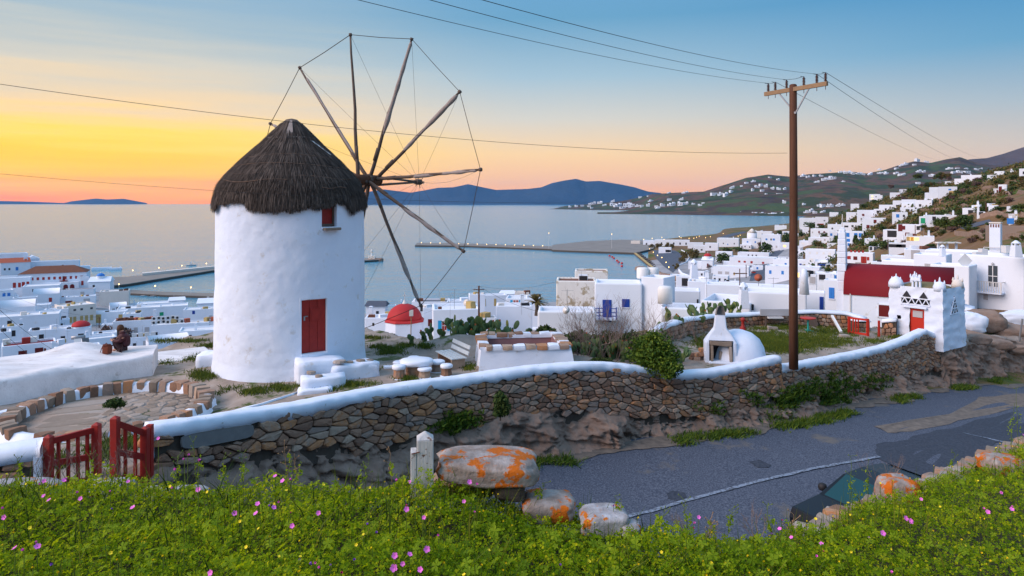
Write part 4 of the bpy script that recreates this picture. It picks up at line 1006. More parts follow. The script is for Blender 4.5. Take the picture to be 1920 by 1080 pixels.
skin_body('jacket', jv, [(0, 1), (1, 2), (2, 3), (3, 4), (3, 5), (5, 6), (6, 7), (3, 8), (8, 9), (9, 10)], [.19, .19, .195, .15, .085, .10, .078, .06, .10, .075, .058], M['jacket'], man)
skin_body('trousers', [(.11, 0, .12), (.03, -.10, .13), (-.19, -.08, .43), (-.14, 0, .07), (.02, .13, .13), (-.17, .16, .44), (-.14, .2, .07)], [(0, 1), (1, 2), (2, 3), (0, 4), (4, 5), (5, 6)], [.16, .115, .09, .065, .115, .09, .065], M['jeans'], man)
mb = MB(); mb.lathe([(.02, .125), (.07, .11), (.105, .06), (.115, 0), (.105, -.05), (.085, -.085)], 14, (-.045, .115, .80), .08); mb.build('hair', M['hair'], man, True)
mb = MB(); mb.lathe([(.02, -.10), (.08, -.07), (.115, 0), (.10, .045), (.06, .05)], 12, (.04, .05, .645), .1, sq=.7); mb.build('hood', M['jacket'], man, True)
bp_ = P(200, 668, 23.9); bp_.z = RZ0 + .07
bag = thing('backpack', 'small rust brown backpack lying on the white roof beside the person', 'backpack', tuple(bp_), R(-10)); M['rust'] = nmat('rust_canvas', [(0, (.07, .018, .010)), (1, (.20, .05, .025))], 8, .85, .4)
mb = MB(); lump_box(mb, (0, 0, .15), (.27, .20, .30), 0, 4, .03); mb.build('sack', M['rust'], bag, True, bevel=.03)
mb = MB(); lump_box(mb, (.01, 0, .31), (.2, .19, .08), .2, 3, .03, 4); mb.build('flap', M['rust'], bag, True)
mb = MB(); mb.tube([(-.10, -.06, .28), (-.17, -.05, .16), (-.22, -.04, .03), (-.30, -.05, .015)], .014, 5); mb.tube([(-.06, .0, .33), (-.02, .0, .38), (.04, 0, .33)], .012, 5); mb.build('strap', M['rust'], bag, True)
mb = MB(); mb.box((-.31, -.05, .02), (.14, .05, .03)); mb.build('pouch', M['rust'], bag, bevel=.01)

# ---- stone table and stools
def on_plat(px, py):
 d = np.arange(13.5, 60, .08); k = int(np.argmax(HC - (py - HY) / F * d <= plat_full((px - 960) / F * d, d))); return P(px, py, float(d[k]) if k else 30)
def painted_stool(px, py, rad, h, label, cat='stool', name='stone_stool'):
 p = on_plat(px, py); t = thing(name, label, cat, (p.x, p.y, p.z - .03), rnd.random() * 3)
 mb = MB(); mb.lathe([(rad * .86, 0), (rad * .9, h * .2), (rad * .8, h * .5), (rad * .86, h * .74)], 10, (0, 0, 0), .14); mb.build('base', M['stone'], t)
 mb = MB(); mb.lathe([(rad * .84, h * .72), (rad * 1.02, h * .76), (rad * 1.04, h * .94), (rad * .9, h), (rad * .3, h * 1.02)], 12, (0, 0, 0), .12); mb.build('painted_top', M['cap'], t, True)
 mb = MB(); mb.lathe([(rad * 1.1, -.02), (rad * .98, h * .13), (rad * .8, h * .16)], 10, (0, 0, 0), .2); mb.build('painted_foot', M['cap'], t, True)
 return t
painted_stool(748, 711, .22, .50, 'stone stool with white top nearest the low wall in front of the table')
painted_stool(748, 692, .20, .30, 'small white topped stone stool left of the stone table')
painted_stool(776, 686, .20, .36, 'white topped stone stool behind the stone table')
painted_stool(796, 708, .23, .36, 'squat white stone stool in front right of the stone table')
painted_stool(820, 697, .25, .42, 'round white topped stone stool right of the stone table')
painted_stool(837, 705, .20, .42, 'white topped stone stool farthest right, beside the bench')
p = on_plat(780, 704); tb = thing('stone_table', 'low stone table with thick lime painted slab among stone stools', 'table', (p.x, p.y + .1, p.z - .03), .2)
mb = MB(); mb.lathe([(.36, 0), (.40, .2), (.34, .40)], 9, (0, 0, 0), .2, sq=.8); mb.build('base', M['stone'], tb)
mb = MB(); mb.lathe([(.42, .36), (.56, .38), (.58, .50), (.46, .57), (.1, .56)], 14, (0, 0, 0), .18, sq=.75); mb.build('painted_top', M['cap'], tb, True)
p = on_plat(728, 690); st_ = MB(); lump_box(st_, (p.x, p.y, p.z + .02), (.34, .25, .12), .2, 3, .03); tag(st_.build('painted_stone', M['cap']), 'flat white painted stone lying on the ground left of the stools', 'stone', kind='thing')
p = on_plat(418, 712);
# bench
bp_ = on_plat(848, 688); be_ = thing('bench', 'pale wooden slat bench with tilted back beside the cistern', 'bench', (bp_.x, bp_.y, bp_.z), R(-62))
M['benchwood'] = nmat('pale_bench_wood', [(0, (.40, .44, .46)), (1, (.62, .68, .70))], 8, .7, .2)
for k in range(4): mb = MB(); mb.box((-.1, -.24 + k * .15, .42), (1.5, .12, .035)); mb.build('slat', M['benchwood'], be_)
for k in range(2):
 mb = MB(); mb.box((-.1, .34 + k * .05, .56 + k * .2), (1.5, .03, .13), M=Matrix.Rotation(R(-18), 3, 'X')); mb.build('backrest_slat', M['benchwood'], be_)
for x in (-.7, .5): mb = MB(); mb.box((x, 0, .2), (.08, .5, .4)); mb.build('leg', M['stone'], be_)

# ---- cistern: a white plastered stone basin
ci = thing('stone_cistern', 'white plastered stone basin with pink inside and bare coping stones', 'basin', (.35, 24.4, 39.0), R(6))
CA, CB, CH = 1.58, 1.25, 1.02
def ring(t0, z0_, t1, z1_, nm, matl, a=CA, b=CB, amp=.05, nn=12):
 mb = MB()
 def side(p, q):
  def fn(u, v):
   x, y = p[0] + (q[0] - p[0]) * u, p[1] + (q[1] - p[1]) * u; L = math.hypot(x, y); e = (N1(x * 3.1 + 20, y * 3.1 + v * 3, 4) - .5) * amp * 2
   k = 1 + (t0 + (t1 - t0) * v + e) / 1.4; return (x * k, y * k, z0_ + (z1_ - z0_) * v + e)
  mb.grid(fn, nn, 5)
 c = [(-a, -b), (a, -b), (a, b), (-a, b)]
 for i in range(4): side(c[i], c[(i + 1) % 4])
 return mb.build(nm, matl, ci, True)
M['pink'] = nmat('pink_render', [(0, (.20, .10, .10)), (1, (.36, .20, .20))], 1.5, .9, .2)
ring(.06, -.3, -.02, CH, 'wall', M['wash']);
ring(-.32, CH + .02, -.36, .2, 'inner_lining', M['pink'], nn=8, amp=.02)
mb = MB(); mb.box((0, 0, .3), (2.4, 1.8, .1)); mb.build('basin_floor', M['pink'], ci)
mb = MB()
k = 0
for (x0, y0), (x1, y1) in (((-CA, -CB), (CA, -CB)), ((CA, -CB), (CA, CB)), ((CA, CB), (-CA, CB)), ((-CA, CB), (-CA, -CB))):
 L = math.hypot(x1 - x0, y1 - y0); s = .05
 while s < L - .1:
  w_ = .2 + rnd.random() * .28; q = (s + w_ / 2) / L; x, y = x0 + (x1 - x0) * q, y0 + (y1 - y0) * q; kx = .90
  m2 = MB(); lump_box(m2, (0, 0, 0), (w_ * .84, .36 + rnd.random() * .08, .15), 0, 2, .03, k); o = m2.build('coping_stone', M['stone'] if rnd.random() < .62 else M['cap'], ci)
  o.location = (x * kx, y * kx, CH + .03 + rnd.random() * .03); o.rotation_euler = (0, (rnd.random() - .5) * .1, math.atan2(y1 - y0, x1 - x0)); s += w_; k += 1
m2 = MB(); n_ = 0
for (x0, y0), (x1, y1) in (((-CA, -CB), (CA, -CB)), ((CA, -CB), (CA, CB)), ((CA, CB), (-CA, CB)), ((-CA, CB), (-CA, -CB))): rail_box(m2, (x0 * .88, y0 * .88, CH + .0), (x1 * .88, y1 * .88, CH + .0), .34, .12)
m2.build('coping_mortar', M['cap'], ci)
for px, py in ((905, 693), (925, 692)):
 p = on_plat(px, py); m2 = MB(); lump_box(m2, (0, 0, .03), (.6, .3, .14), .1, 3, .05, px); o = m2.build('foot_slab', M['flag'], ci); o.location = ci.matrix_basis.inverted() @ p
del p

# ---- outdoor oven
ov = thing('bread_oven', 'white domed outdoor bread oven with chimney in the courtyard', 'oven', tuple(P(1376, 684, 27.2)), R(-12))
OZ = 0.0; mb = MB()
def ovf(u, v):
 """front block narrowing into the chimney"""
 z = v * 1.98; hw = float(np.interp(z, [0, .9, 1.15, 1.45, 1.98], [.64, .64, .50, .25, .20])); hd = float(np.interp(z, [0, .9, 1.2, 1.98], [.34, .34, .24, .17])); a = 2 * math.pi * u - math.pi / 4 * 1
 c, s_ = math.cos(a), math.sin(a); m_ = max(abs(c), abs(s_)); k = .12; x = hw * (c / m_ * (1 - k) + c * k); y = hd * (s_ / m_ * (1 - k) + s_ * k)
 e_ = (N1(x * 4 + z * 2, y * 4, 3) - .5) * .03; return (-.52 + x + e_, y + e_, z)
# cut the mouth: build grid but skip faces on the front in the opening
nu, nv = 64, 44; vs = [ovf(i / nu, j / nv) for j in range(nv + 1) for i in range(nu)]
fs = []
for j in range(nv):
 for i in range(nu):
  q = [j * nu + i, j * nu + (i + 1) % nu, (j + 1) * nu + (i + 1) % nu, (j + 1) * nu + i]; c = sum((Vector(vs[k]) for k in q), Vector()) / 4
  if c.y < -.2 and abs(c.x + .52) < .40 and .12 < c.z < .90: continue
  fs.append(tuple(q))
mb.add(vs, fs); mb.build('chimney_breast', M['wash'], ov, True)
mb = MB(); mb.lathe([(1.12, -.2), (1.10, .25), (1.02, .62), (.84, .95), (.55, 1.18), (.22, 1.29), (.02, 1.31)], 28, (.22, .62, 0), .02, sq=.9); mb.build('dome', M['wash'], ov, True)
mb = MB(); mb.box((.15, .5, -.05), (2.3, 1.9, .5)); mb.build('plinth', M['wash'], ov, bevel=.06)
for x, z, w_, h_ in ((-.88, .46, .10, .72), (-.16, .46, .10, .72)): mb = MB(); lump_box(mb, (x, -.30, z), (w_, .22, h_), 0, 3, .02, x); mb.build('jamb', M['flag'], ov)
mb = MB(); lump_box(mb, (-.52, -.30, .90), (.84, .24, .18), 0, 5, .03, 5); mb.build('lintel', M['flag'], ov)
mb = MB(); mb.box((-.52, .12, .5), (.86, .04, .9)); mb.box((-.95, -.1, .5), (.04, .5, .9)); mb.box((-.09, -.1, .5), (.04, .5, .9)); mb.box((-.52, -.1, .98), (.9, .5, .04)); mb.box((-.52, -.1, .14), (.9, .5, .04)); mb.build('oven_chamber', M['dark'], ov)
mb = MB(); lump_box(mb, (-.42, -.05, .34), (.34, .12, .38), .3, 3, .04, 2); mb.build('door_stone', M['flag'], ov)
mb = MB(); mb.lathe([(.20, 0), (.19, .16), (.14, .30), (.05, .38)], 8, (-.52, 0, 1.96), .1, sq=.7, a0=-.4, a1=3.9); mb.build('chimney_cowl', M['slab'], ov)
mb = MB(); lump_box(mb, (-1.30, .28, .62), (.9, .5, .10), 0, 4, .05, 3, ); o = mb.build('side_slab', M['cap'], ov, True); o.rotation_euler = (0, R(-20), 0); o.location = (.0, 0, -.55)
mb = MB()
for k in range(14): lump_box(mb, (-1.0 - (k % 4) * .2, -.05 + (k % 3) * .1, .08 + (k // 4) * .17 - (k % 4) * .04), (.24, .2, .15), k, 2, .03, k)
mb.build('side_rubble', M['stone'], ov)
# ---- town: houses
WT = {'b': ('blue2', 0), 'B': ('blue', 0), 'r': ('red', 0), 'R': ('darkred', 0), 'd': ('dark', 0), 'g': ('glass', 1), 't': ('tan', 0), 'c': ('cyan', 1), 'n': ('green', 0), 'y': ('lit', 0), 'k': ('grey', 0)}
_boxcache = {}
def unit_box(matl):
 k = matl.name
 if k not in _boxcache: mb = MB(); mb.box((0, 0, 0), (1, 1, 1)); _boxcache[k] = mesh_of('box', mb.v, mb.f, matl)
 return _boxcache[k]
def ubox(name, matl, parent, loc, size, rz=0):
 o = link(name, unit_box(matl), parent); o.location = loc; o.scale = size; o.rotation_euler = (0, 0, rz); return o
def window(t, typ, face, u, z, w_, h_, W_, D_, big=False):
 """an opening on a facade: dark reveal, leaf or glass, frame and sill on larger ones"""
 key, glass = WT[typ.lower() if typ not in WT else typ]
 if face == 'f': px_, py_, rz, nx, ny = (u - .5) * W_, 0, 0, 0, -1
 elif face == 's': px_, py_, rz, nx, ny = W_ / 2, u * D_, R(90), 1, 0
 else: px_, py_, rz, nx, ny = -W_ / 2, (1 - u) * D_, R(90), -1, 0
 dr = h_ > 1.7
 o = ubox('door' if dr else 'window', M[key] if key != 'cyan' else M['white'], t, (px_ + nx * .01, py_ + ny * .01, z), (w_, .06, h_), rz)
 sx = lambda v: (v * math.cos(rz) * 1.0, v * math.sin(rz))
 def sub(nm, m_, du, dz, ww, hh, out):
  q = link(nm, unit_box(m_), o); a = (du / w_, -out / .06 * (1 if (face != 's' and face != 'l') else (1 if face == 's' else -1)), dz / h_); q.location = a; q.scale = (ww / w_, .04 / .06, hh / h_)
 if big:
  if key == 'cyan':
   for k in (-1, 1): sub('shutter', M['cyan'], k * (w_ * .5 + .22), 0, .40, h_ * 1.05, .05)
   for k in (-1, 1):
    for j in (-1, 1): sub('pane', M['red'], k * w_ * .22, j * h_ * .24, w_ * .34, h_ * .40, .03)
  elif key == 'glass':
   sub('frame', M['white'], 0, 0, .06, h_, .03); sub('frame', M['white'], 0, 0, w_, .06, .03)
  else:
   sub('panel', M[key], -w_ * .24, 0, w_ * .42, h_ * .88, .035); sub('panel', M[key], w_ * .24, 0, w_ * .42, h_ * .88, .035)
  if not dr: sub('sill', M['cap'], 0, -h_ / 2 - .04, w_ * 1.2, .07, .06)
 return o
def chimney(t, x, y, z, h=1.1, s=.5):
 mb = MB(); mb.box((0, 0, h / 2), (s, s, h), taper=.85); mb.box((0, 0, h + .06), (s * .5, s * .5, .12));
 for a in (-1, 1): mb.box((a * s * .3, 0, h + .1), (s * .14, s * .6, .2))
 mb.box((0, 0, h + .24), (s * .95, s * .95, .08), taper=.4)
 o = mb.build('chimney', M['wash_far'], t); o.location = (x, y, z); return o
HOUSES = []
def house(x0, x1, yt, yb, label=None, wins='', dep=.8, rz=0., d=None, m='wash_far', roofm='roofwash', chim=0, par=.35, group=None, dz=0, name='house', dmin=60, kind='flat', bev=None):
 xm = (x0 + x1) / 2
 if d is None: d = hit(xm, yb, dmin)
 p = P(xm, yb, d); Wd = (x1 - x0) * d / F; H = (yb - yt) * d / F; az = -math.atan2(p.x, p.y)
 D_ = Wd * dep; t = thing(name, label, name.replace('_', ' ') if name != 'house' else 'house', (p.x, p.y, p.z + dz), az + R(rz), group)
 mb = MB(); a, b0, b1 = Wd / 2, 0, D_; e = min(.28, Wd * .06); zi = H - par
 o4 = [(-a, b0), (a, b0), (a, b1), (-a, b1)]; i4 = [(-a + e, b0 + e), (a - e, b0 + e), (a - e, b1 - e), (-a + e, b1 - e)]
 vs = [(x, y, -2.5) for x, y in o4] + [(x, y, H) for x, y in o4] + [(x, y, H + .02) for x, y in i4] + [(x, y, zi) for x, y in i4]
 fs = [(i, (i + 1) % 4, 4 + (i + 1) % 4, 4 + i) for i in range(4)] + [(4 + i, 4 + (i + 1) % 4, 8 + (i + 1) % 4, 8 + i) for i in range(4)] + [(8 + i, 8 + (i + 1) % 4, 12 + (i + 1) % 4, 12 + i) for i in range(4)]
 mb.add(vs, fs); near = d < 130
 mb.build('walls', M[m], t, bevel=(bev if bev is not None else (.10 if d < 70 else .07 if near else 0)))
 if kind == 'flat':
  mb = MB(); mb.add([(x * 1.001, y, zi + .0) for x, y in i4], [(0, 1, 2, 3)]); mb.add([(i4[i][0], i4[i][1], zi - .1) for i in range(4)], [(3, 2, 1, 0)]); mb.build('roof', M[roofm], t)
 elif kind == 'vault':
  mb = MB(); n_ = 10; vs = []
  for k in range(n_ + 1):
   q = math.pi * k / n_
   for x in (-a + .02, a - .02): vs.append((x, D_ / 2 - math.cos(q) * D_ / 2, H - .1 + math.sin(q) * min(D_ * .35, H * .45)))
  mb.add(vs, [(2 * k, 2 * k + 1, 2 * k + 3, 2 * k + 2) for k in range(n_)] + [tuple(2 * k for k in range(n_, -1, -1)), tuple(2 * k + 1 for k in range(n_ + 1))]); mb.build('roof', M[roofm], t, True)
 elif kind in ('hip', 'gable'):
  rh = H * .42 if kind == 'hip' else min(Wd, D_) * .28; ov_ = .35; ins = min(a, D_ / 2) if kind == 'hip' else 0; mb = MB()
  if a * 2 >= D_:
   v = [(-a - ov_, -ov_, H - .02), (a + ov_, -ov_, H - .02), (a + ov_, D_ + ov_, H - .02), (-a - ov_, D_ + ov_, H - .02), (-a + ins, D_ / 2, H + rh), (a - ins, D_ / 2, H + rh)]
   mb.add(v, [(0, 1, 5, 4), (2, 3, 4, 5), (1, 2, 5), (3, 0, 4), (3, 2, 1, 0)])
  else:
   v = [(-a - ov_, -ov_, H - .02), (a + ov_, -ov_, H - .02), (a + ov_, D_ + ov_, H - .02), (-a - ov_, D_ + ov_, H - .02), (0, ins, H + rh), (0, D_ - ins, H + rh)]
   mb.add(v, [(0, 1, 4), (1, 2, 5, 4), (2, 3, 5), (3, 0, 4, 5), (3, 2, 1, 0)])
  mb.build('roof', M[roofm], t)
 for sp_ in wins.split():
  q = sp_.split(','); ty = q[0][0]; fc = q[0][1] if len(q[0]) > 1 else 'f'; u, v = float(q[1]), float(q[2])
  ww = float(q[3]) if len(q) > 3 else .9; hh = float(q[4]) if len(q) > 4 else 1.2
  window(t, ty, fc, u, v * H, ww, hh, Wd, D_, d < 140)
 if kind == 'flat' and 75 < d < 300 and rnd.random() < .75:
  for k in range(rnd.choice((1, 2, 3, 4))):
   q = rnd.uniform(.35, .9); ubox('roof_box', M[rnd.choice(('lgrey', 'wash_far', 'wash_far', 'tan', 'dark', 'wash_cream', 'tile'))], t, ((rnd.random() - .5) * Wd * .8, D_ * rnd.uniform(.15, .8), H - par + q / 2), (q * rnd.uniform(.8, 1.9), q, q), rnd.random())
  if rnd.random() < .35: ubox('aerial', M['steel'], t, ((rnd.random() - .5) * Wd * .7, D_ * .4, H + .9), (.05, .05, 2.4))
 for k in range(chim):
  q = rnd.random(); chimney(t, (q - .5) * Wd * .8, D_ * (.3 + .5 * rnd.random()), H - par, 1.0 + rnd.random() * .6, .55 if d < 300 else .8)
 HOUSES.append((xm, yt, yb, x0, x1, t, H, Wd, D_, d)); return t, Wd, D_, H, d

def dome(t, x, y, z, r, key, drum=0, sides=0, hgt=.75, cross=True, fl=0):
 if drum: mb = MB(); mb.lathe([(r * .97, 0), (r * .97, drum)], sides or 18, (x, y, z)); mb.build('drum', M['wash_far'], t)
 mb = MB(); n_ = sides or 24
 if fl: mb.lathe([(r * 1.10, drum - .05), (r * 1.12, drum + .02), (r * .98, drum + .25)], sides or 24, (x, y, z))
 mb.lathe([(r * .98 * math.cos(q), drum + r * hgt * math.sin(q)) for q in (i / 9 * math.pi / 2 for i in range(9))] + [(.01, drum + r * hgt)], 28, (x, y, z)); mb.build('dome', M[key], t, True)
 if cross:
  mb = MB(); s = max(.16, r * .05); zt = z + drum + r * hgt; mb.lathe([(s * 2, 0), (s, .3), (s * .6, .45)], 8, (x, y, zt)); mb.box((x, y, zt + .9), (s * .5, s * .5, 1.0)); mb.box((x, y, zt + 1.0), (s * 2.6, s * .5, s * .5)); mb.build('cross', M['lgrey'], t)

# --- the town left of the windmill
def bell_gable(t, x, y, z, w_=1.6, h=2.4, n=1):
 mb = MB();
 for k in range(n + 1): mb.box((x + (k / n - .5) * w_, y, z + h * .3), (w_ * .2, .5, h * .6))
 mb.box((x, y, z + h * .66), (w_ * 1.25, .55, h * .14)); mb.add([(x - w_ * .6, y - .25, z + h * .73), (x + w_ * .6, y - .25, z + h * .73), (x, y - .25, z + h), (x - w_ * .6, y + .25, z + h * .73), (x + w_ * .6, y + .25, z + h * .73), (x, y + .25, z + h)], [(0, 1, 2), (5, 4, 3), (0, 2, 5, 3), (1, 4, 5, 2)])
 mb.box((x, y, z + h + .3), (.08, .08, .6)); mb.box((x, y, z + h + .35), (.32, .08, .08)); mb.build('bell_gable', M['wash_far'], t)
house(-30, 44, 476, 512, 'long white building on the shore at the far left with two blue windows', 'b,.5,.65,1.1,1.3 b,.72,.7,1.1,1.3', .35, 4)
t, Wd, D_, H, d = house(6, 52, 492, 516, 'white chapel with bell gable and small orange tiled roof by the sea', 'd,.15,.5 d,.3,.5 b,.55,.5,1.3,2', .6, 3, kind='gable', roofm='orange_tile'); bell_gable(t, Wd * .35, D_ * .2, H, 1.6, 3.0)
house(52, 72, 485, 512, 'narrow white gabled house right of the orange roofed chapel', 'd,.5,.8,.5,.5', 1.4, 4, kind='gable', roofm='wash_far')
house(34, 139, 490, 514, 'long flat roofed white hall behind the brown tiled town hall', 'd,.75,.6 d,.93,.5', .16, -7)
house(138, 166, 499, 515, 'small white boathouse right of the long flat hall', 'd,.2,.6 y,.75,.35,1.5,1', .5, -4)
house(174, 206, 502, 516, 'low white quayside kiosk with a lit yellow doorway', 'y,.25,.45,1,1.6 d,.6,.4', .5, -4)
house(206, 226, 503, 518, 'small white chapel of the quay beside the round tree', 'B,.35,.35,1.1,1.8', .8, -4, chim=1)
# town hall
T, Wd, D_, H, d = house(46, 153, 512, 541, 'large white town hall with brown hipped tile roof and red shutters', ' '.join('r,%.3f,.67,1.0,1.35' % (.035 + k * .081) for k in range(12)) + ' R,.66,.62,1.1,2.3 R,.95,.24,1.3,2.2', .42, -9, kind='hip', roofm='tile', name='town_hall')
mb = MB(); mb.box((Wd * .16, -.6, H * .47), (3.2, 1.2, .15)); mb.box((Wd * .16, -1.18, H * .55), (3.2, .06, .06))
for k in range(9): mb.box((Wd * .16 - 1.55 + k * .39, -1.18, H * .51), (.05, .05, .8))
mb.build('balcony', M['red'], T)
mb = MB(); mb.box((Wd * .13, -1.6, H * .20), (15, 3.2, H * .42)); mb.build('lower_wing', M['wash_far'], T)
for k in range(4):
 mb = MB(); x = Wd * .01 + k * 2.7; n_ = 8
 vs = [(x - .95, -3.26, -.2), (x + .95, -3.26, -.2)] + [(x + .95 * math.cos(q), -3.26, 1.1 + .95 * math.sin(q)) for q in (i * math.pi / n_ for i in range(n_ + 1))]
 vs = [(a_, b_ + dy, c_) for dy in (0, .1) for a_, b_, c_ in vs]; m_ = len(vs) // 2
 mb.add(vs, [tuple([0, 1] + list(range(2, m_))), ] + [(i, (i + 1) % m_, m_ + (i + 1) % m_, m_ + i)[::-1] for i in range(m_)]); mb.build('arch', M['darkred'], T)
house(146, 165, 518, 541, 'narrow white annex at the right end of the town hall', 'r,.45,.45,1,2.2', .8, -9)
t, Wd, D_, H, d = house(168, 204, 528, 549, 'white chapel with small bright blue dome by the old harbour', 'd,.25,.55,.9,1.8', .8, -14, kind='gable', roofm='wash_far'); dome(t, -Wd * .02, D_ * .45, H * 1.15, Wd * .20, 'blue2', 1.6)
house(-40, 47, 522, 550, 'long white house with four red shutters at the left edge', 'r,.72,.5,1.1,2.2 r,.81,.5,1,2 r,.88,.52,1.1,2.2 r,.96,.55,1,2 b,.45,.2,1,1', .3, -8, d=292)
house(-30, 20, 545, 580, 'white house at the far left with small blue window', 'b,.7,.75 b,.85,.75', .5, 5)
house(48, 106, 536, 552, 'low white house with pale flat roof in front of the town hall', 'd,.3,.5', .8, -5, d=290)
house(95, 170, 543, 560, 'long white house with dark brown flat roof below the town hall arches', 'k,.75,.5,1.4,1.6', .3, -8, d=284, roofm='tile')
house(190, 238, 546, 569, 'tall blank cream wall of the warehouse by the jetty', '', .6, -6, d=272, m='wash_cream')
house(66, 108, 551, 572, 'small white house with a single brown door and curved parapet', 'r,.65,.45,1,1.6', .7, -4, d=262, kind='vault', roofm='wash_far')
house(128, 175, 556, 572, 'white terrace with pale awning roof above the pink house', 'R,.1,.4,2.2,1.1 k,.7,.5,2,1.4', .5, -4, d=255)
house(4, 32, 556, 578, 'white house with small bell shaped chimney at the left', '', .8, 3, d=250, chim=2)
house(28, 66, 558, 580, 'white house with reddish timber verandah between pale roofs', 'R,.25,.45,3,1.6 R,.65,.4,3,1.6 y,.5,.6,.4,.6', .5, -3, d=246)
house(50, 90, 572, 590, 'low white house with clutter on its grey terrace', 'd,.6,.3', .7, -5, d=232)
t, Wd, D_, H, d = house(123, 177, 572, 609, 'two storey pinkish white house with tan shuttered windows', ' '.join('t,%.2f,.30,.8,1.7' % u for u in (.09, .21, .34, .55, .70, .86)) + ' ' + ' '.join('g,%.2f,.78,.7,.6' % u for u in (.09, .34, .55, .86)) + ' ts,.3,.28,1.6,3.0 ts,.85,.45,1.6,1.9', .9, 18, d=205, m='wash_cream')
house(0, 60, 576, 606, 'white house with large vaulted roof at the left edge', 'd,.55,.5', .6, -4, d=205, kind='vault', roofm='wash_far', chim=2)
house(50, 92, 584, 604, 'white house with plain blue tinted walls behind the vaulted roof', 'd,.8,.4', .7, -5, d=208)
house(86, 124, 580, 606, 'white house with three dark doors beside the tan shuttered house', 'd,.5,.25,.9,1.9 d,.68,.25,.9,1.9 d,.84,.25,.9,1.9 d,.3,.75,.5,.7', .6, -8, d=200)
house(-10, 100, 592, 622, 'wide white house with weathered grey flat roof at the left', 'd,.3,.6 r,.12,.8,.8,.7', .5, -6, d=172)
t, Wd, D_, H, d = house(60, 128, 618, 650, 'white house with roof terrace and black water pipes left of the red dome', 'd,.3,.6 d,.8,.4', .6, -4, d=152)
t, Wd, D_, H, d = house(126, 166, 616, 652, 'white chapel with small red dome among crowded roofs left of the person', 'g,.62,.62,1.1,.9', .9, -4, d=154, name='chapel'); dome(t, Wd * .1, D_ * .4, H, Wd * .40, 'reddome', .3, 0, .62, False)
T, Wd, D_, H, d = house(14, 98, 645, 700, 'white house with dark red balcony doors and red roof terrace', 'R,.37,.58,1.2,2.2 R,.67,.62,1.2,2.2 R,.78,.60,.3,2.0 R,.94,.68,.9,.9', .55, 2, d=118, roofm='redroof')
mb = MB(); z = H * .35; x0_, x1_ = Wd * -.24, Wd * .24
mb.box(((x0_ + x1_) / 2, -.55, z), (x1_ - x0_, 1.1, .12)); mb.box(((x0_ + x1_) / 2, -1.08, z + .95), (x1_ - x0_, .06, .08)); mb.box(((x0_ + x1_) / 2, -1.08, z + .5), (x1_ - x0_, .05, .05)); mb.build('balcony', M['darkred'], T)
for k in range(15): ubox('baluster', M['darkred'], T, (x0_ + (x1_ - x0_) * k / 14, -1.08, z + .48), (.05, .05, .95))
for x, y, w_, c_ in ((-3.2, 1.6, 1.1, 'wash_old'), (-.5, 1.2, 1.2, 'red'), (.6, 1.4, 1.0, 'white')):
 mb = MB(); mb.box((x, y, H + .5), (w_, .8, 1.0)); mb.build('roof_box', M[c_], T, bevel=.06)
house(98, 118, 642, 680, 'narrow white house front with two small slots right of the red balcony', 'R,.6,.5,.4,1 d,.2,.3,.5,1.4', .9, 0, d=119)
T, Wd, D_, H, d = house(112, 186, 655, 700, 'white house with blue grey flat roof and tilted solar panel', '', .75, 4, d=112, roofm='roofwash')
for k in range(2):
 mb = MB(); mb.box((0, 0, 0), (1.0, 2.0, .07), M=Matrix.Rotation(R(38), 3, 'X')); o = mb.build('solar_panel', M['glass'] if k else M['lgrey'], T); o.location = (-Wd * .02 + k * 1.1, 1.3, H + .8)
mb = MB(); mb.tube([(-1.0, 2.4, H + 1.6), (1.0, 2.4, H + 1.6)], .3, 10); mb.build('tank', M['steel'], T, True)
house(160, 214, 634, 664, 'white house with shaded stone verandah just left of the person', 'd,.75,.3,2.2,1.2 k,.35,.3,2.5,1.3', .7, 6, d=132, chim=1)
house(176, 216, 625, 640, 'white flat roof peeping behind the seated person', '', .8, 0, d=150)
T, Wd, D_, H, d = house(217, 292, 601, 632, 'white house with two grey windows and rubble on its roof', 'k,.50,.42,.9,1.4 k,.75,.40,1.1,1.4', .5, -8, d=176, roofm='tile')
for k in range(7): mb = MB(); mb.box((-Wd * .4 + k * 1.3, 1.5 + rnd.random() * 2, H + .2), (1.2, 1.0, .5), rnd.random()); mb.build('roof_clutter', M[rnd.choice(['tan', 'orange_tile', 'wash_old', 'tile'])], T)
chimney(T, Wd * .42, .6, H, 2.2, .8)
T, Wd, D_, H, d = house(290, 388, 607, 640, 'long white house with rows of air conditioners on its flat roof', 'd,.07,.5,.9,.9 d,.45,.35', .35, -5, d=170)
for k in range(13):
 x = -Wd * .48 + (k % 7) * 1.05; z = H + .45 + (k // 7) * .95; o = ubox('air_conditioner', M['lgrey'], T, (x, 1.2 + (k % 3) * .5, z), (.9, .35, .8))
 mb = MB(); mb.lathe([(.001, 0), (.30, 0), (.30, .04)], 10); f = mb.build('fan', M['dark'], T); f.rotation_euler = (R(90), 0, 0); f.location = (x + .1, 1.2 + (k % 3) * .5 - .17, z)
for k, c_ in ((0, 'tan'), (1, 'lgrey'), (2, 'orange_tile'), (5, 'tan'), (6, 'orange_tile')): ubox('roof_clutter', M[c_], T, (-Wd * .13 + k * 1.5, 1.6, H + .5), (1.2, .9, 1.0), .2 * k)
house(228, 346, 576, 598, 'long white house with a green shutter on the waterfront', 'n,.62,.38,1.2,1.2 d,.3,.7,.6,.6', .35, -3, d=232, chim=2)
house(262, 340, 568, 582, 'white house with tilted solar panel at the harbour edge', 'd,.1,.8,.6,.6 d,.2,.8,.6,.6', .4, -3, d=255)
house(318, 345, 563, 580, 'tall narrow white gabled block at the harbour edge', '', .7, -3, d=258, kind='gable', roofm='wash_far')
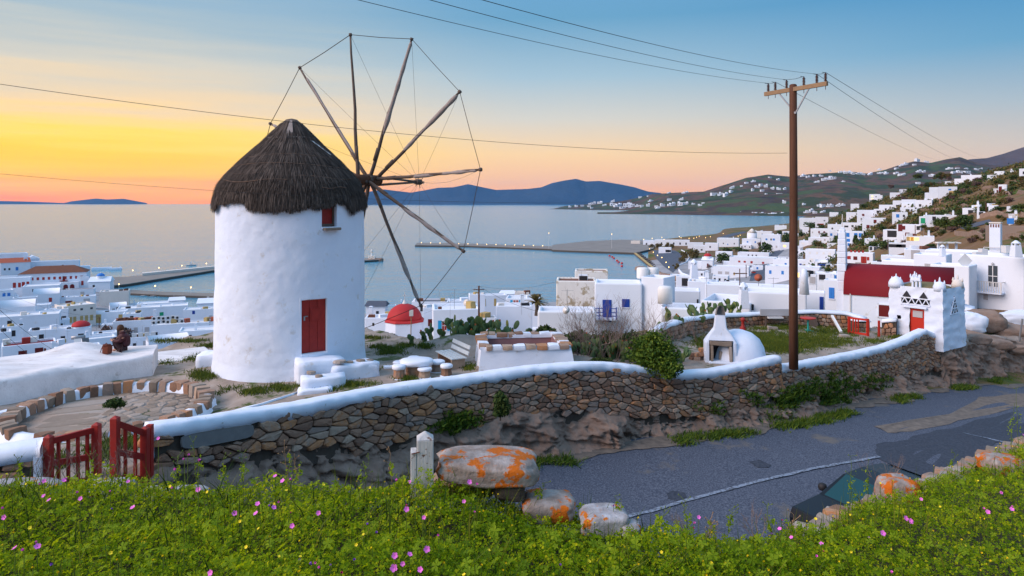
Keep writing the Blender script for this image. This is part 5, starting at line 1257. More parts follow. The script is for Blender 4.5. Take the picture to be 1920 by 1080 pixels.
house(346, 402, 580, 606, 'white house with dark blue window beside the windmill', 'B,.32,.8,.8,1.1 k,.85,.3,.9,2', .6, -6, d=222)
house(372, 412, 568, 584, 'white gabled house almost hidden behind the windmill', 'd,.3,.4', .7, -4, d=250, kind='gable', roofm='wash_far')
house(283, 352, 640, 664, 'low white house with dark door and two blue shutters', 'R,.68,.42,.9,2.1 b,.06,.4,.45,1 b,.16,.4,.45,1', .6, 8, d=140, kind='vault', roofm='wash_far')
T, Wd, D_, H, d = house(245, 285, 632, 660, 'white house with one grey shutter and arched doorway', 'k,.68,.5,1.0,1.5 d,.22,.4,.6,1.4', .6, -3, d=146)
for k in range(4): ubox('air_conditioner', M['lgrey'], T, (-Wd * .3 + k * 1.2, .8, H + .4), (.9, .4, .8))
house(338, 400, 620, 640, 'white house with pipes and small boxes on its roof beside the windmill', 'd,.3,.4 d,.6,.4,.7,.7', .8, -5, d=160, chim=1)
house(350, 404, 638, 656, 'low white roofs directly left of the windmill base', 'd,.5,.4,.7,.7', .8, -6, d=142)
house(100, 128, 600, 618, 'small white house between the grey roof and the tan shutters', 'd,.5,.4', .8, 0, d=180)
house(176, 232, 585, 606, 'white side wing with brown wooden gates behind the bare tree', 't,.2,.45,1.4,2.6 t,.85,.5,1.2,1.6', .5, -10, d=210)
house(-50, 14, 625, 690, 'white house cut by the left edge of the photo', 'k,.88,.2,1.1,1.6', .6, 0, d=128)
house(232, 262, 588, 604, 'small white house with flat roof above the bare tree', 'd,.5,.5', .8, -6, d=205)
house(8, 40, 612, 645, 'white house with tall chimney behind the red roof terrace', 'd,.5,.6', .8, -2, d=140, chim=1)
# --- between windmill and the blue-door house
house(686, 722, 574, 600, 'low house with dark grey roof right behind the windmill', 'd,.6,.5,.6,.9', .8, -12, d=150, kind='gable', roofm='asph')
house(684, 740, 596, 650, 'white house with small red vault roof beside the red dome', '', .8, -8, d=88, chim=1)
t, Wd, D_, H, d = house(722, 790, 608, 668, 'eight sided white chapel with large red dome and stone cross', 'd,.16,.60,.5,.9', .9, -4, d=82, name='chapel', bev=0)
for c_ in list(t.children_recursive): bpy.data.objects.remove(c_)
mb = MB(); r_ = Wd * .56; mb.lathe([(r_, -1), (r_, H)], 8, (0, r_, 0), a0=math.pi / 8, a1=2 * math.pi + math.pi / 8); mb.build('walls', M['wash'], t)
mb = MB(); mb.lathe([(r_ * 1.04, H - .02), (r_ * 1.05, H + .06), (r_ * .97, H + .28), (r_ * .9, H + .3)], 8, (0, r_, 0), a0=math.pi / 8, a1=2 * math.pi + math.pi / 8); mb.build('eave', M['reddome'], t)
dome(t, 0, r_, H + .2, r_ * .90, 'reddome', 0, 0, .88)
mb = MB(); mb.box((-r_ * .50, .12, H * .58), (.5, .1, .95)); o = mb.build('window', M['dark'], t); o.rotation_euler = (0, 0, 0)
mb = MB(); mb.box((-r_ * .50 - .22, .08, H * .58), (.12, .1, .95)); mb.build('shutter', M['cyan'], t)
T, Wd, D_, H, d = house(812, 900, 580, 668, 'white house with two bright blue shuttered windows and red panes', 'c,.24,.66,.62,1.15 c,.64,.60,.62,1.15', .9, 3, d=80)
house(842, 880, 564, 583, 'white roof room standing on the blue shuttered house', '', .7, 0, d=87)
house(793, 815, 577, 620, 'small white house squeezed between red dome and blue shutters', 'R,.7,.35,.9,1', .9, 0, d=98)
house(772, 840, 566, 590, 'white terrace house with clutter behind the red dome', 'd,.3,.5 d,.6,.5', .7, -6, d=135, roofm='asph')
house(898, 930, 596, 640, 'small white hut with gravel roof beside the utility pole', '', .9, 4, d=76, roofm='ground')
house(930, 998, 574, 640, 'white house with rounded parapet and bare walls below the palm', 'd,.75,.2,.3,.5', .7, 0, d=84, chim=1)
house(890, 952, 554, 580, 'long pinkish white wall with round stones along its roof', 't,.3,.5,.5,1.6 t,.62,.5,.5,1.6', .5, 8, d=150)
house(948, 1012, 560, 590, 'white house with teal shutters near the palm tree', 'c,.05,.5,1.0,.6 c,.3,.8,1.1,.6', .8, -4, d=120)
house(965, 992, 548, 572, 'small cream house with yellow edged roof left of the palm', 'd,.5,.5', .8, 0, d=140, m='wash_cream')
house(880, 910, 552, 575, 'white roof with satellite dish left of the utility pole', '', .8, 4, d=128)
house(940, 965, 551, 565, 'tiny white bell shaped roof house behind the utility pole', '', .8, 4, d=160, kind='gable', roofm='wash_far')
T, Wd, D_, H, d = house(1008, 1118, 584, 650, 'low white house with grey double window and satellite dish', 'k,.73,.32,.7,.35 k,.79,.32,.4,.35', .6, 0, d=56, bev=.18)
T, Wd, D_, H, d = house(1043, 1118, 527, 620, 'old white wall streaked with brown stains left of the blue door', '', .9, 0, d=66, m='wash_old', bev=.1, par=.15, roofm='tile')
house(1078, 1140, 508, 560, 'stained white upper storey with flat brown roof edge', '', .7, 0, d=70, m='wash_old', roofm='tile', par=.12)
T, Wd, D_, H, d = house(1115, 1203, 531, 640, 'white house with dark blue door, blue shutter and blue balcony', 'B,.265,.52,.78,1.95 B,.66,.66,.66,.72', .75, 0, d=60, bev=.14)
z = H * .40
mb = MB(); mb.box((-Wd * .30, -.45, z - .02), (2.2, .9, .12)); mb.build('balcony_slab', M['wash'], T)
for zz in (.30, .60, .95): mb = MB(); mb.box((-Wd * .30, -.88, z + zz), (2.2, .05, .07)); mb.box((-Wd * .30 - 1.08, -.45, z + zz), (.05, .85, .07)); mb.box((-Wd * .30 + 1.08, -.45, z + zz), (.05, .85, .07)); mb.build('balcony_rail', M['blue'], T)
for x in (-1.08, -.4, .35, 1.08): ubox('balcony_post', M['blue'], T, (-Wd * .30 + x, -.88, z + .5), (.09, .09, 1.05))
T2, Wd, D_, H, d = house(1200, 1246, 520, 650, 'tall white block with two white water tanks right of the blue door', '', 1.1, -26, d=59.5, bev=.2)
for k in range(2):
 mb = MB(); mb.lathe([(.02, 0), (.52, 0), (.55, .1), (.55, .85), (.48, .98), (.2, 1.02)], 20); q = mb.build('water_tank', M['white'], None, True); q.location = P(1205 + k * 19, 522, 62.5 + k * .3); tag(q, ('left' if not k else 'right') + ' one of two white plastic water tanks on the blue door roof', 'water tank', kind='thing')
house(1085, 1102, 516, 530, 'small roof hatch with dark grille on the blue door house', 'd,.5,.5,.8,.6', .8, 0, d=68)
# --- roofs right of the blue door, down to the bay
def dish(px, py, d, r, label, key='white', tilt=-25):
 p = P(px, py, d); t = thing('satellite_dish', label, 'satellite dish', tuple(p), R(tilt))
 mb = MB(); mb.lathe([(.01, 0), (r * .5, r * .07), (r, r * .25), (r * 1.02, r * .27)], 16); o = mb.build('reflector', M[key], t, True); o.rotation_euler = (R(70), 0, 0)
 mb = MB(); mb.tube([(0, .1, 0), (0, .15, -r * .8), (0, .15, -r * 2.2)], .03, 5); mb.tube([(0, 0, -r * .6), (0, -r * .9, 0)], .02, 4); mb.build('mount', M['steel'], t); return t
house(1240, 1330, 578, 640, 'white house with rounded edges behind the prickly pears', 'k,.15,.5,.9,1.4', .8, 0, d=56, bev=.2)
house(1250, 1312, 545, 600, 'white house with a flat pale roof and round water tank', 'd,.92,.6,.15,.7', .8, 0, d=66, bev=.15)
house(1290, 1345, 528, 560, 'white house with clothes lines on its flat terrace', 'd,.3,.3,.15,.6 d,.75,.4,.3,.6', .8, -3, d=84, chim=1)
house(1268, 1300, 518, 540, 'small white house with tanks at the shore corner', 'd,.5,.5', .8, -3, d=105)
T, Wd, D_, H, d = house(1315, 1405, 566, 640, 'big white house with scuffed grey flat terrace roof', 'R,.99,.4,.1,.5', 1.3, -10, d=53, bev=.15, par=.5)
house(1325, 1480, 535, 570, 'long white parapet house crossing behind the grey terrace', '', .25, 0, d=72, bev=.12, par=.6)
T, Wd, D_, H, d = house(1392, 1508, 548, 600, 'wide white house with dark window and small blue shutters', 'd,.16,.42,.38,.46 B,.62,.20,.38,.30 g,.70,.2,.42,.28 B,.77,.2,.38,.30', .7, 0, d=52, bev=.2)
house(1428, 1446, 537, 560, 'small white roof room with orange shutter beside the orange dish', 't,.5,.5,.45,.5', .9, 0, d=60)
house(1505, 1545, 548, 600, 'white house with blue door between the tall pole and the church', 'B,.85,.5,.3,1.6', .8, 0, d=56, bev=.12)
mb = MB(); mb.lathe([(.62, 0), (.62, 1.25), (.5, 1.45), (.12, 1.5)], 20, sq=.8); q = mb.build('water_tank', M['white'], None, True); q.location = P(1247, 569, 57.5); tag(q, 'large round white water tank on the roof right of the blue door house', 'water tank', kind='thing')
dish(1422, 521, 62, .34, 'round orange satellite dish standing on a white parapet', 'orange_tile')
dish(1062, 582, 55, .30, 'white satellite dish on the low house in front of the stained wall', 'white')
dish(876, 568, 84, .46, 'cream satellite dish on the roof left of the utility pole', 'wash_cream')
# chimneys on these roofs
def lone_chimney(px, py, d, h, label, s=.55, style=0):
 p = P(px, py, d); t = thing('chimney', label, 'chimney', tuple(p)); mb = MB()
 if style == 0: mb.lathe([(s * .6, 0), (s * .42, h * .6), (s * .45, h * .62), (s * .3, h * .95), (.02, h)], 10); mb.build('stack', M['wash'], t, True)
 else:
  mb.box((0, 0, h * .4), (s, s, h * .8), taper=.75); mb.build('stack', M['wash'], t, bevel=.03); mb = MB()
  for a in (-1, 1):
   for b in (-1, 1): mb.box((a * s * .28, b * s * .28, h * .88), (s * .14, s * .14, h * .16))
  mb.lathe([(s * .5, h * .95), (s * .42, h * 1.0), (s * .1, h * 1.15)], 8); mb.build('hood', M['wash'], t)
 return t
lone_chimney(1394, 578, 51, 1.7, 'white cone chimney with small red pots on the grey terrace edge', .7, 1)
lone_chimney(1508, 552, 50, 1.9, 'pointed white chimney just right of the tall pole', .6)
lone_chimney(1301, 524, 92, 2.4, 'square white chimney on the clothes line house', 1.0, 1)
# red domed chapel by the road, curved wall
t, Wd, D_, H, d = house(1316, 1336, 488, 505, 'white chapel with small bright red dome near the bay', 'R,.55,.5,1.0,1.6', 1.0, -6, name='chapel', kind='gable', roofm='wash_far'); dome(t, 0, D_ * .45, H * .95, Wd * .36, 'reddome', 2.6, 0, .8, True)
house(1291, 1315, 490, 505, 'small white house left of the red domed chapel', 'd,.5,.5', .6, -4)
house(1342, 1372, 472, 490, 'white house with two dark windows behind the dark tree', 'd,.45,.5,1.2,1.2 d,.8,.5,1.2,1.2', .5, -5)
house(1235, 1258, 464, 475, 'long low white port building with arches', 'd,.7,.4,3,2.2 d,.87,.4,2.5,2', .5, -5)
house(1206, 1227, 451, 462, 'low white port office with one dark doorway', 'd,.3,.4,1.5,2', .5, 0); house(1183, 1200, 452, 464, 'white port building at the foot of the mole', 'y,.4,.3,1.5,1.5 d,.7,.4,2,2.5', .8, 0, m='wash_cream')
house(1228, 1292, 450, 461, 'very long low white warehouse behind the port trees', 'd,.2,.4,1.4,2 d,.4,.4,1.4,2 d,.55,.4,1.4,2 d,.73,.4,1.4,2 d,.9,.4,1.4,2', .2, 0)
house(1290, 1318, 455, 466, 'low white shed right of the long warehouse', '', .4, 0); house(1300, 1322, 460, 474, 'white terrace with low arches near the car park', 'd,.3,.4,1.5,1.2 d,.7,.4,1.5,1.2', .6, 0)
house(1345, 1384, 447, 463, 'cluster of white cubic rooms with stepped roofs by the bay', 'd,.3,.4 b,.5,.3 d,.8,.4', .6, -5, chim=1); house(1322, 1346, 456, 470, 'white house with dark window left of the stepped cubes', 'd,.4,.5,1.3,1.4', .7, -4)
house(1392, 1425, 448, 467, 'white house with two bright blue windows above the dark tree', 'b,.3,.7,1.2,1.2 b,.72,.7,1.2,1.4 d,.5,.3,1,1.6', .6, -4)
t, Wd, D_, H, d = house(1428, 1462, 440, 472, 'tall white house with three bright blue windows', 'b,.28,.72,1.4,1.4 d,.52,.72,1,1.4 b,.66,.72,1.5,1.5 k,.8,.3,1.2,1.6', .6, -6, chim=3)
t = thing('round_windmill', 'small distant windmill with grey cone roof beside blue windowed house', 'windmill', tuple(P(1410, 458, hit(1410, 458)))); sc_ = hit(1410, 458) / F
mb = MB(); mb.lathe([(9.5 * sc_, -1), (8.5 * sc_, 22 * sc_)], 18); mb.build('walls', M['wash_far'], t, True); mb = MB(); mb.lathe([(9 * sc_, 22 * sc_), (.1, 30 * sc_)], 18); mb.build('roof', M['wash_old'], t, True)
house(1412, 1446, 434, 446, 'white block with battlements behind the small windmill', 'd,.5,.6', .5, -4, chim=3)
house(1453, 1474, 423, 431, 'white house with small turrets standing by the water', '', .6, 0, chim=4)
house(1369, 1451, 483, 498, 'long low white house with four dark red shutters', 'r,.22,.45,1.3,1.1 r,.34,.45,1.3,1.1 r,.49,.42,1.3,1.4 r,.74,.40,1.3,1.2 y,.97,.7,.4,.4', .5, -8)
house(1384, 1440, 474, 484, 'white house with three dark windows behind the red shuttered one', 'd,.35,.5 d,.48,.5 d,.6,.5', .4, -8)
house(1338, 1402, 500, 522, 'white cafe with pale awning frames along its terrace', 'k,.2,.45,2,1.4 k,.4,.45,2,1.4 t,.6,.4,.8,1.4', .5, -6)
house(1437, 1532, 500, 524, 'white house with lit yellow doorway and blue shutters behind the pole', 'y,.62,.35,1.2,2 y,.54,.35,1.0,2 b,.1,.5,.9,1.4 b,.33,.5,.9,1.4 B,.8,.4,.9,1.9', .4, -7)
house(1451, 1516, 487, 502, 'white upper storey with shaded porch behind the pole', 'b,.35,.4,1,1.3 b,.55,.4,1,1.3 B,.75,.35,1,1.8', .4, -7)
house(1512, 1563, 468, 495, 'pale blue fronted house with light blue windows and doors', 'c,.15,.75,.9,1.1 c,.4,.75,.9,1.1 c,.62,.75,.9,1 c,.82,.7,1.0,1.6 c,.2,.25,1.6,1.5 c,.42,.25,.8,1 B,.74,.2,1.0,1.9 c,.92,.25,.9,1.1', .5, -6)
house(1525, 1574, 512, 532, 'white house with small dark window left of the bell tower', 'd,.35,.6,1,.9 b,.75,.6,.9,.9', .6, -4, d=118)
house(1500, 1530, 514, 536, 'white house with grey window bars right of the pole', 'k,.75,.5,.9,1.1', .6, -2, d=112)
house(1546, 1580, 525, 580, 'white rounded house with one blue shutter beside the church', 'b,.40,.55,.45,1.0', .8, -10, d=62, bev=.25)
T, Wd, D_, H, d = house(1590, 1634, 474, 500, 'white house with dark red shutters and red pots on its roof', 'r,.04,.62,.7,.9 r,.10,.62,.7,.9 R,.33,.6,1.0,1.0 r,.62,.5,1.0,1.9 r,.70,.5,.8,1.9 r,.82,.6,.6,1.0 k,.45,.15,1.6,1.4', .6, -8)
for k in range(4): ubox('flower_pot', M['red'], T, (-Wd * .35 + k * 1.0, 1.0, H + .3), (.5, .5, .7))
# hillside houses right of the pole: (x0,x1,top,bottom,windows,label)
HR = [
 (1556,1588,434,446,'b,.12,.5,1.2,1.5 b,.5,.5,1.2,1.5 b,.9,.5,1.2,1.5 b,.3,.15','white house with bright blue shutters and balconies left of the cypress'),
 (1583,1617,434,458,'b,.22,.72,1.5,1.9 b,.62,.72,1.5,1.9 b,.85,.72,1.5,1.9 b,.25,.3,1.4,1.4 b,.85,.3,1.4,1.4','tall white house with arched bright blue doors beside the cypress'),
 (1521,1554,429,443,'R,.45,.55,1.2,1.7 R,.72,.55,1.2,1.7 k,.1,.5,1,1.3','white house with two dark red doors on the lower slope'),
 (1579,1614,418,433,'d,.25,.55,2.2,1 d,.55,.6,1.1,1.2 d,.85,.6,1,1','white house with shaded porch above the blue balconies'),
 (1553,1580,421,436,'d,.3,.5,1,1.2','white stepped house with round bush in front'),
 (1611,1645,394,414,'R,.25,.55,1.3,1.3 d,.8,.6,1.2,1.2','tall white cubic house with one red window on the slope'),
 (1619,1658,409,429,'R,.55,.7,1.3,1.5 R,.25,.2,1.4,1.6 d,.85,.6,1.1,1.3 d,.4,.2,1.2,1.2','white two storey house with red porch below the tall cube'),
 (1588,1612,398,411,'c,.4,.4,1.5,1.2','low white house with pale blue window on the slope'),
 (1684,1723,421,446,'R,.15,.75,1.2,2.2 R,.3,.75,.8,1.2 R,.45,.25,1.2,1.2 d,.9,.75,.9,1.2 R,.7,.2,1.2,1','white house with red arched doors and dark tank on the roof'),
 (1658,1696,431,450,'d,.35,.6,2.2,2.2 d,.6,.6,2.2,2.2 d,.85,.6,1,1.6','white arcade house with two round arches'),
 (1725,1746,406,426,'n,.3,.6,1.3,1.8 n,.75,.6,1.3,1.8','white house end with green shutters and green balcony'),
 (1744,1794,404,416,'d,.2,.5 c,.6,.5,1.4,1.4 g,.9,.5','long white house with small blue tank behind the big trees'),
 (1671,1704,456,476,'d,.25,.75,3.0,.8 d,.65,.75,3.0,.8','plain white block with two long dark slots'),
 (1702,1748,443,464,'y,.3,.75,2,.8 t,.15,.75,1.6,1','cream walled terrace with shaded rooms above the street'),
 (1807,1833,390,401,'d,.5,.3,1.2,1.2','small white house with chimney on the green hillside'),
 (1823,1836,385,395,'','tall white end of the small hillside house'),
 (1833,1846,397,408,'d,.5,.7,.9,.8','tiny white chapel like hut below the hillside house'),
 (1855,1870,385,393,'','flat white shed behind the dark hillside bushes'),
 (1889,1902,387,397,'','pale blue shed at the right edge of the slope'),
 (1893,1906,405,421,'b,.2,.4,1.2,1.2','small white house with blue window on the stone terrace'),
 (1866,1876,356,365,'R,.5,.5,.8,1.6','white hillside chapel wall with a gate'),
 (1873,1886,346,364,'R,.25,.5,.9,2','tall white hillside chapel with red roof'),
 (1693,1723,382,390,'n,.75,.5,1,1.6','white row house with green arched door on the upper slope'),
 (1716,1738,378,388,'n,.75,.5,1,1.6','white cube with a green arched door in the upper row'),
 (1728,1748,375,384,'n,.5,.5,1,1.2','white cube with green window in the upper row'),
 (1746,1772,351,368,'d,.5,.3,5,1.2','large white villa block on the upper slope'),
 (1763,1792,350,368,'t,.7,.4,2.2,1.6 b,.6,.7,1.2,.8','large white villa with shaded terrace on the upper slope'),
 (1739,1778,361,371,'','long white terrace wall below the upper villas'),
 (1773,1788,340,347,'d,.4,.5,2,1.4','white house with round arches near the ridge'),
 (1791,1808,335,345,'t,.7,.3,1.2,1.2','white house with tan wall near the ridge'),
 (1806,1850,328,338,'','long white house on the ridge line'),
 (1853,1868,328,336,'','white house right of the long ridge house'),
 (1866,1881,321,328,'','small white house near the end of the ridge'),
 (1895,1903,320,324,'','tiny white house high on the ridge at the right'),
 (1913,1930,316,332,'d,.5,.5,1.5,1.2','cream house at the right edge near the ridge'),
 (1631,1647,364,376,'y,.3,.7,1.6,.9 y,.3,.3,1.6,.9 d,.7,.6','white three storey house at the top left of the slope'),
 (1646,1654,366,374,'','small white annex of the top left slope house'),
 (1671,1690,361,372,'R,.7,.5,1.5,1.2','white house with red verandah near the top'),
 (1688,1702,355,362,'b,.8,.4,1.2,1.4','tiny white house with blue door on the skyline row'),
 (1692,1716,374,390,'','white house with rounded front in the upper row'),
 (1675,1692,376,390,'d,.5,.3,2,1','low white terrace of the upper row'),
 (1690,1720,389,400,'g,.4,.5,1.6,1.2 g,.65,.5,1,1.2','white house with two pale windows in the middle row'),
 (1718,1745,375,392,'g,.3,.4,1,1.2','white house stepping down beside a dark tree'),
 (1675,1700,398,415,'b,.35,.6,1.2,1.5 d,.75,.6,.8,1','white house with a bright blue door in the middle of the slope'),
 (1650,1678,384,398,'d,.4,.4','white stepped house in the middle of the slope'),
 (1640,1668,392,402,'d,.3,.5,2.4,1.4','white house with dark pergola in the middle of the slope'),
 (1712,1719,392,401,'','narrow white tower house on the slope'),
 (1596,1610,382,391,'','white house with roof turrets among dark trees'),
 (1559,1578,392,403,'','small stepped white house among trees near the bay'),
 (1556,1571,398,406,'','low white house below the stepped one'),
 (1500,1530,409,423,'d,.3,.4,2,1.2','white house with dark porch at the bay'),
 (1530,1552,407,424,'d,.7,.6,1.4,1 r,.4,.2,6,1.5','white house with dark red awning near the bay'),
 (1500,1516,426,437,'c,.6,.5','small white house at the bay right of the pole'),
 (1500,1532,452,460,'c,.2,.4,2,1.2','low white house with pale blue shutters right of the pole'),
 (1517,1550,446,454,'','long low white roof behind the pole'),
 (1541,1560,445,455,'k,.3,.5,1,1.2','white house with car port on the lower slope'),
 (1624,1650,448,455,'','white garden wall with terrace below the arcade house'),
 (1483,1500,462,474,'d,.5,.5','white house behind the pole on the street'),
 (1464,1482,455,468,'y,.4,.5,2,1.5','white corner shop with warm light by the street'),
]
for x0, x1, yt, yb, wn, lb in HR: house(x0, x1, yt, yb, lb, wn, .6 + rnd.random() * .25, -10 + rnd.random() * 16, chim=int(rnd.random() < .35), dmin=90)
for (x0, x1, y) in ((1888, 1905, 417),):
 pass
# stone terrace walls at the right edge of the slope
T, Wd, D_, H, d = house(1862, 1950, 424, 436, 'brown stone terrace wall of the house at the right edge', '', .35, 10, m='stone', roofm='land', dmin=90);
house(1762, 1776, 373, 380, 'small ochre stone ruin on the upper slope', 'd,.5,.4,1.2,1', .6, 0, m='stone', dmin=90)
# far-shore and headland houses: tiny, told apart only by place
hb = {}
def tiny(x, y, d, z, w_, h, lab, grp, rz=0.):
 k = int(rnd.random() * 5)
 if k not in hb:
  mb = MB(); mb.box((0, .5, .42), (1, .9, 1.16));
  if k > 0: mb.box((.28 if k % 2 else -.3, .45, 1.1), (.42, .6, .5))
  if k > 2: mb.box((-.7, .5, .22), (.5, .7, .8))
  me = mesh_of('walls', mb.v, mb.f, M['wash_far'])
  m2 = MB()
  for u in (-.3, .05, .32): m2.box((u, .035, .55), (.12, .04, .34))
  me2 = mesh_of('window', m2.v, m2.f, M['dark']); hb[k] = (me, me2)
 t = thing('hillside_house', lab, 'house', (x, y, z), rz, grp)
 a = link('walls', hb[k][0], t); a.scale = (w_, w_ * .8, h)
 b = link('windows', hb[k][1], t); b.scale = (w_, w_ * .8, h)
def on_mesh(ps, v, D, X, Z, px, py):
 """first crossing of the sight line with a ridge mesh column"""
 i = int(np.argmin(np.abs(ps - px))); zz = HC - (py - HY) / F * D[:, i]; g_ = Z[:, i] - zz
 k = int(np.argmax(g_ > 0)); k = k if g_[k] > 0 else int(np.argmin(np.abs(g_)))
 if k > 0 and g_[k] > 0:
  q = -g_[k - 1] / (g_[k] - g_[k - 1] + 1e-9); return D[k - 1, i] + (D[k, i] - D[k - 1, i]) * min(max(q, 0), 1)
 return D[k, i]
FARH = [(1068,389,6,3),(1080,388,7,3),(1092,387,8,3),(1112,383,12,4),(1124,382,12,4),(1104,388,8,3),(1133,386,10,3),(1110,391,6,3),(1150,386,14,5),(1162,387,13,5),(1175,388,16,7),(1186,388,10,6),(1168,391,14,4),(1150,378,6,3),(1196,387,8,3),(1204,388,8,4),
 (1200,371,8,3),(1215,369,6,2),(1256,362,6,2),(1287,362,10,3),(1222,378,8,3),(1255,376,10,4),(1278,375,7,4),(1262,385,12,5),(1275,386,12,7),(1285,384,12,5),(1243,386,10,4),(1230,388,8,3),(1300,384,8,3),(1312,386,9,3),(1318,382,7,3),(1340,366,14,5),(1352,366,8,5),(1362,368,10,6),(1372,361,8,4),
 (1374,353,7,4),(1390,350,6,3),(1400,344,8,3),(1414,341,7,3),(1420,352,10,4),(1428,349,8,5),(1436,351,8,5),(1412,358,6,4),(1430,359,8,4),(1445,334,7,3),(1460,338,7,3),(1448,355,8,4),(1460,356,9,4),(1472,356,6,4),(1462,366,12,4),(1440,369,10,5),(1478,379,10,6),(1470,381,8,5),(1235,391,8,3),(1215,386,8,4),
 (1509,331,9,4),(1516,333,8,3),(1528,331,7,3),(1540,331,8,3),(1556,321,6,2),(1576,324,8,3),(1585,325,9,4),(1592,325,10,4),(1600,327,8,4),(1610,327,8,3),(1618,328,10,4),(1634,328,8,4),(1648,326,8,3),(1658,325,9,3),(1664,326,7,3),(1682,326,10,3),(1690,329,10,3),(1696,328,8,3),(1546,338,12,4),(1562,336,14,5),(1533,342,8,3),(1582,341,6,2),
 (1692,311,8,3),(1700,309,8,4),(1715,310,7,3),(1722,302,10,4),(1738,305,9,3),(1682,317,8,3),(1650,318,6,2),(1782,317,10,3),(1796,316,8,2),(1812,317,8,2),(1832,319,9,3),(1840,317,6,2),(1725,323,8,4),(1733,323,7,3),(1745,331,8,4),(1752,330,5,3),(1722,345,9,4),(1800,324,12,4),(1815,325,14,5),(1790,325,10,3),
 (1508,384,7,3),(1536,387,9,4),(1544,388,10,5),(1553,388,6,5),(1560,388,7,5),(1572,387,7,5),(1582,386,7,4),(1515,399,10,4),(1522,397,8,5),(1528,400,9,4),(1545,398,8,3)]
for i, (px, py, w_, h) in enumerate(FARH):
 use = MH if (py > 376 or 338 < py < 376 and px > 1700) and px > 1190 and py < 401 and False else HL
 if px > 1210 and py > 380: use = MH
 d = on_mesh(*use, px, py); z = HC - (py - HY) / F * d; g2 = 'white houses scattered over the far headland' if px < 1500 else 'white houses scattered over the far hills behind the bay'
 lab = ('tiny white house ' if w_ < 9 else 'small long white house ') + ('low' if py > 380 else 'halfway up' if py > 340 else 'high') + ' on the far ' + ('headland near its left tip' if px < 1150 else 'headland left of the tall pole' if px < 1480 else 'hills right of the tall pole' if px < 1640 else 'hills at the right')
 tiny((px - 960) / F * d, d - 2, d, z - 1, w_ * d / F * .8, h * d / F, lab, g2, (rnd.random() - .5) * .8)
# buildings along the far beach
for k in range(36):
 px = 1265 + k * 6.2 + rnd.random() * 3; d = 2230 + max(0, 1450 - px) * 1.9 + 30; py = HY + (HC - 3.2) / d * F
 tiny((px - 960) / F * d, d, d, 2.2, (5 + rnd.random() * 6) * d / F, (2 + rnd.random() * 2.2) * d / F, 'low white building in the row along the far beach', 'low buildings along the far beach')
# filler houses in the low town and along the bay road, so that the roofs crowd as in the photo
LM = [(90, 512, 'brown roofed town hall'), (184, 535, 'blue domed chapel'), (148, 612, 'small red dome'), (225, 650, 'seated person'), (55, 665, 'red balcony'), (330, 600, 'green shutter house'), (755, 600, 'big red dome'), (868, 610, 'bright blue shutters'),
  (1007, 560, 'palm tree'), (1135, 575, 'blue balcony'), (1326, 480, 'bright red dome'), (1440, 455, 'distant windmill'), (1488, 500, 'tall wooden pole'), (1585, 480, 'church bell tower'), (1600, 445, 'cypress tree'), (1700, 430, 'arcade house'), (1845, 450, 'tall square chimney')]
def locate(px, py):
 l = min(LM, key=lambda q: (q[0] - px) ** 2 + 2.5 * (q[1] - py) ** 2); dx, dy = px - l[0], py - l[1]
 w1 = ('just ' if math.hypot(dx, dy) < 28 else 'well ' if math.hypot(dx, dy) > 70 else '') + (('right of' if dx > 0 else 'left of') if abs(dx) > abs(dy) * 1.4 else ('below' if dy > 0 else 'above'))
 return w1 + ' the ' + l[2]
used_lab = {}
def filler(px, py, w_, h, zone, dmin=90, cols='dddbrkg'):
 d = hit(px, py, dmin); wn = []; n_ = rnd.choice((0, 1, 2, 2, 3)); c_ = rnd.choice(cols)
 for k in range(n_): wn.append('%s,%.2f,%.2f,.9,1.2' % (c_, (k + .5) / n_ + (rnd.random() - .5) * .1, .45 + .2 * rnd.random()))
 cn = {'d': 'dark', 'b': 'blue', 'r': 'red', 'k': 'grey', 'g': 'glass'}[c_]
 num = ('windowless', 'one %s window', 'two %s windows', 'three %s windows')[n_]; nm = (num % cn) if n_ else ''
 ch = int(rnd.random() < .3); kd = 'vault' if rnd.random() < .08 else 'flat'
 lb = ('white house with ' + nm if n_ else 'plain windowless white house') + (' and chimney' if ch else '') + ', ' + locate(px, py)
 used_lab.setdefault(lb, 0); used_lab[lb] += 1
 house(px - w_ / 2, px + w_ / 2, py - h, py, lb, ' '.join(wn), .5 + rnd.random() * .5, -14 + rnd.random() * 22, d=d, chim=ch, kind=kd, roofm='roofwash' if kd == 'flat' else 'wash_far', group=zone)
for px, py, w_, h in [(12,530,30,12),(68,532,26,10),(20,600,30,14),(110,572,26,14),(96,560,22,12),(150,558,20,10),(205,575,24,12),(222,588,28,14),(250,582,26,12),(292,588,30,14),(372,592,30,14),(385,612,28,14),(40,632,36,18),(118,635,26,14),(70,612,30,14),(205,622,26,14),(305,655,26,16),(372,650,30,14),(320,676,34,12),(260,672,30,12),(170,688,40,20),(130,700,40,20),(-40,570,60,20),(-60,610,70,22),(-120,560,60,22),(-110,600,70,24),(-160,640,90,30),(345,598,24,10),(392,598,22,14),
 (705,600,26,14),(730,585,26,12),(760,580,24,12),(700,620,30,18),(690,640,34,16),(795,600,24,14),(860,600,30,18),(915,580,24,14),(1020,600,30,16),(985,612,36,18),(955,640,40,20),(1000,640,50,22),(1060,610,40,22)]:
 filler(px, py, w_, h, 'white houses crowding the low town')
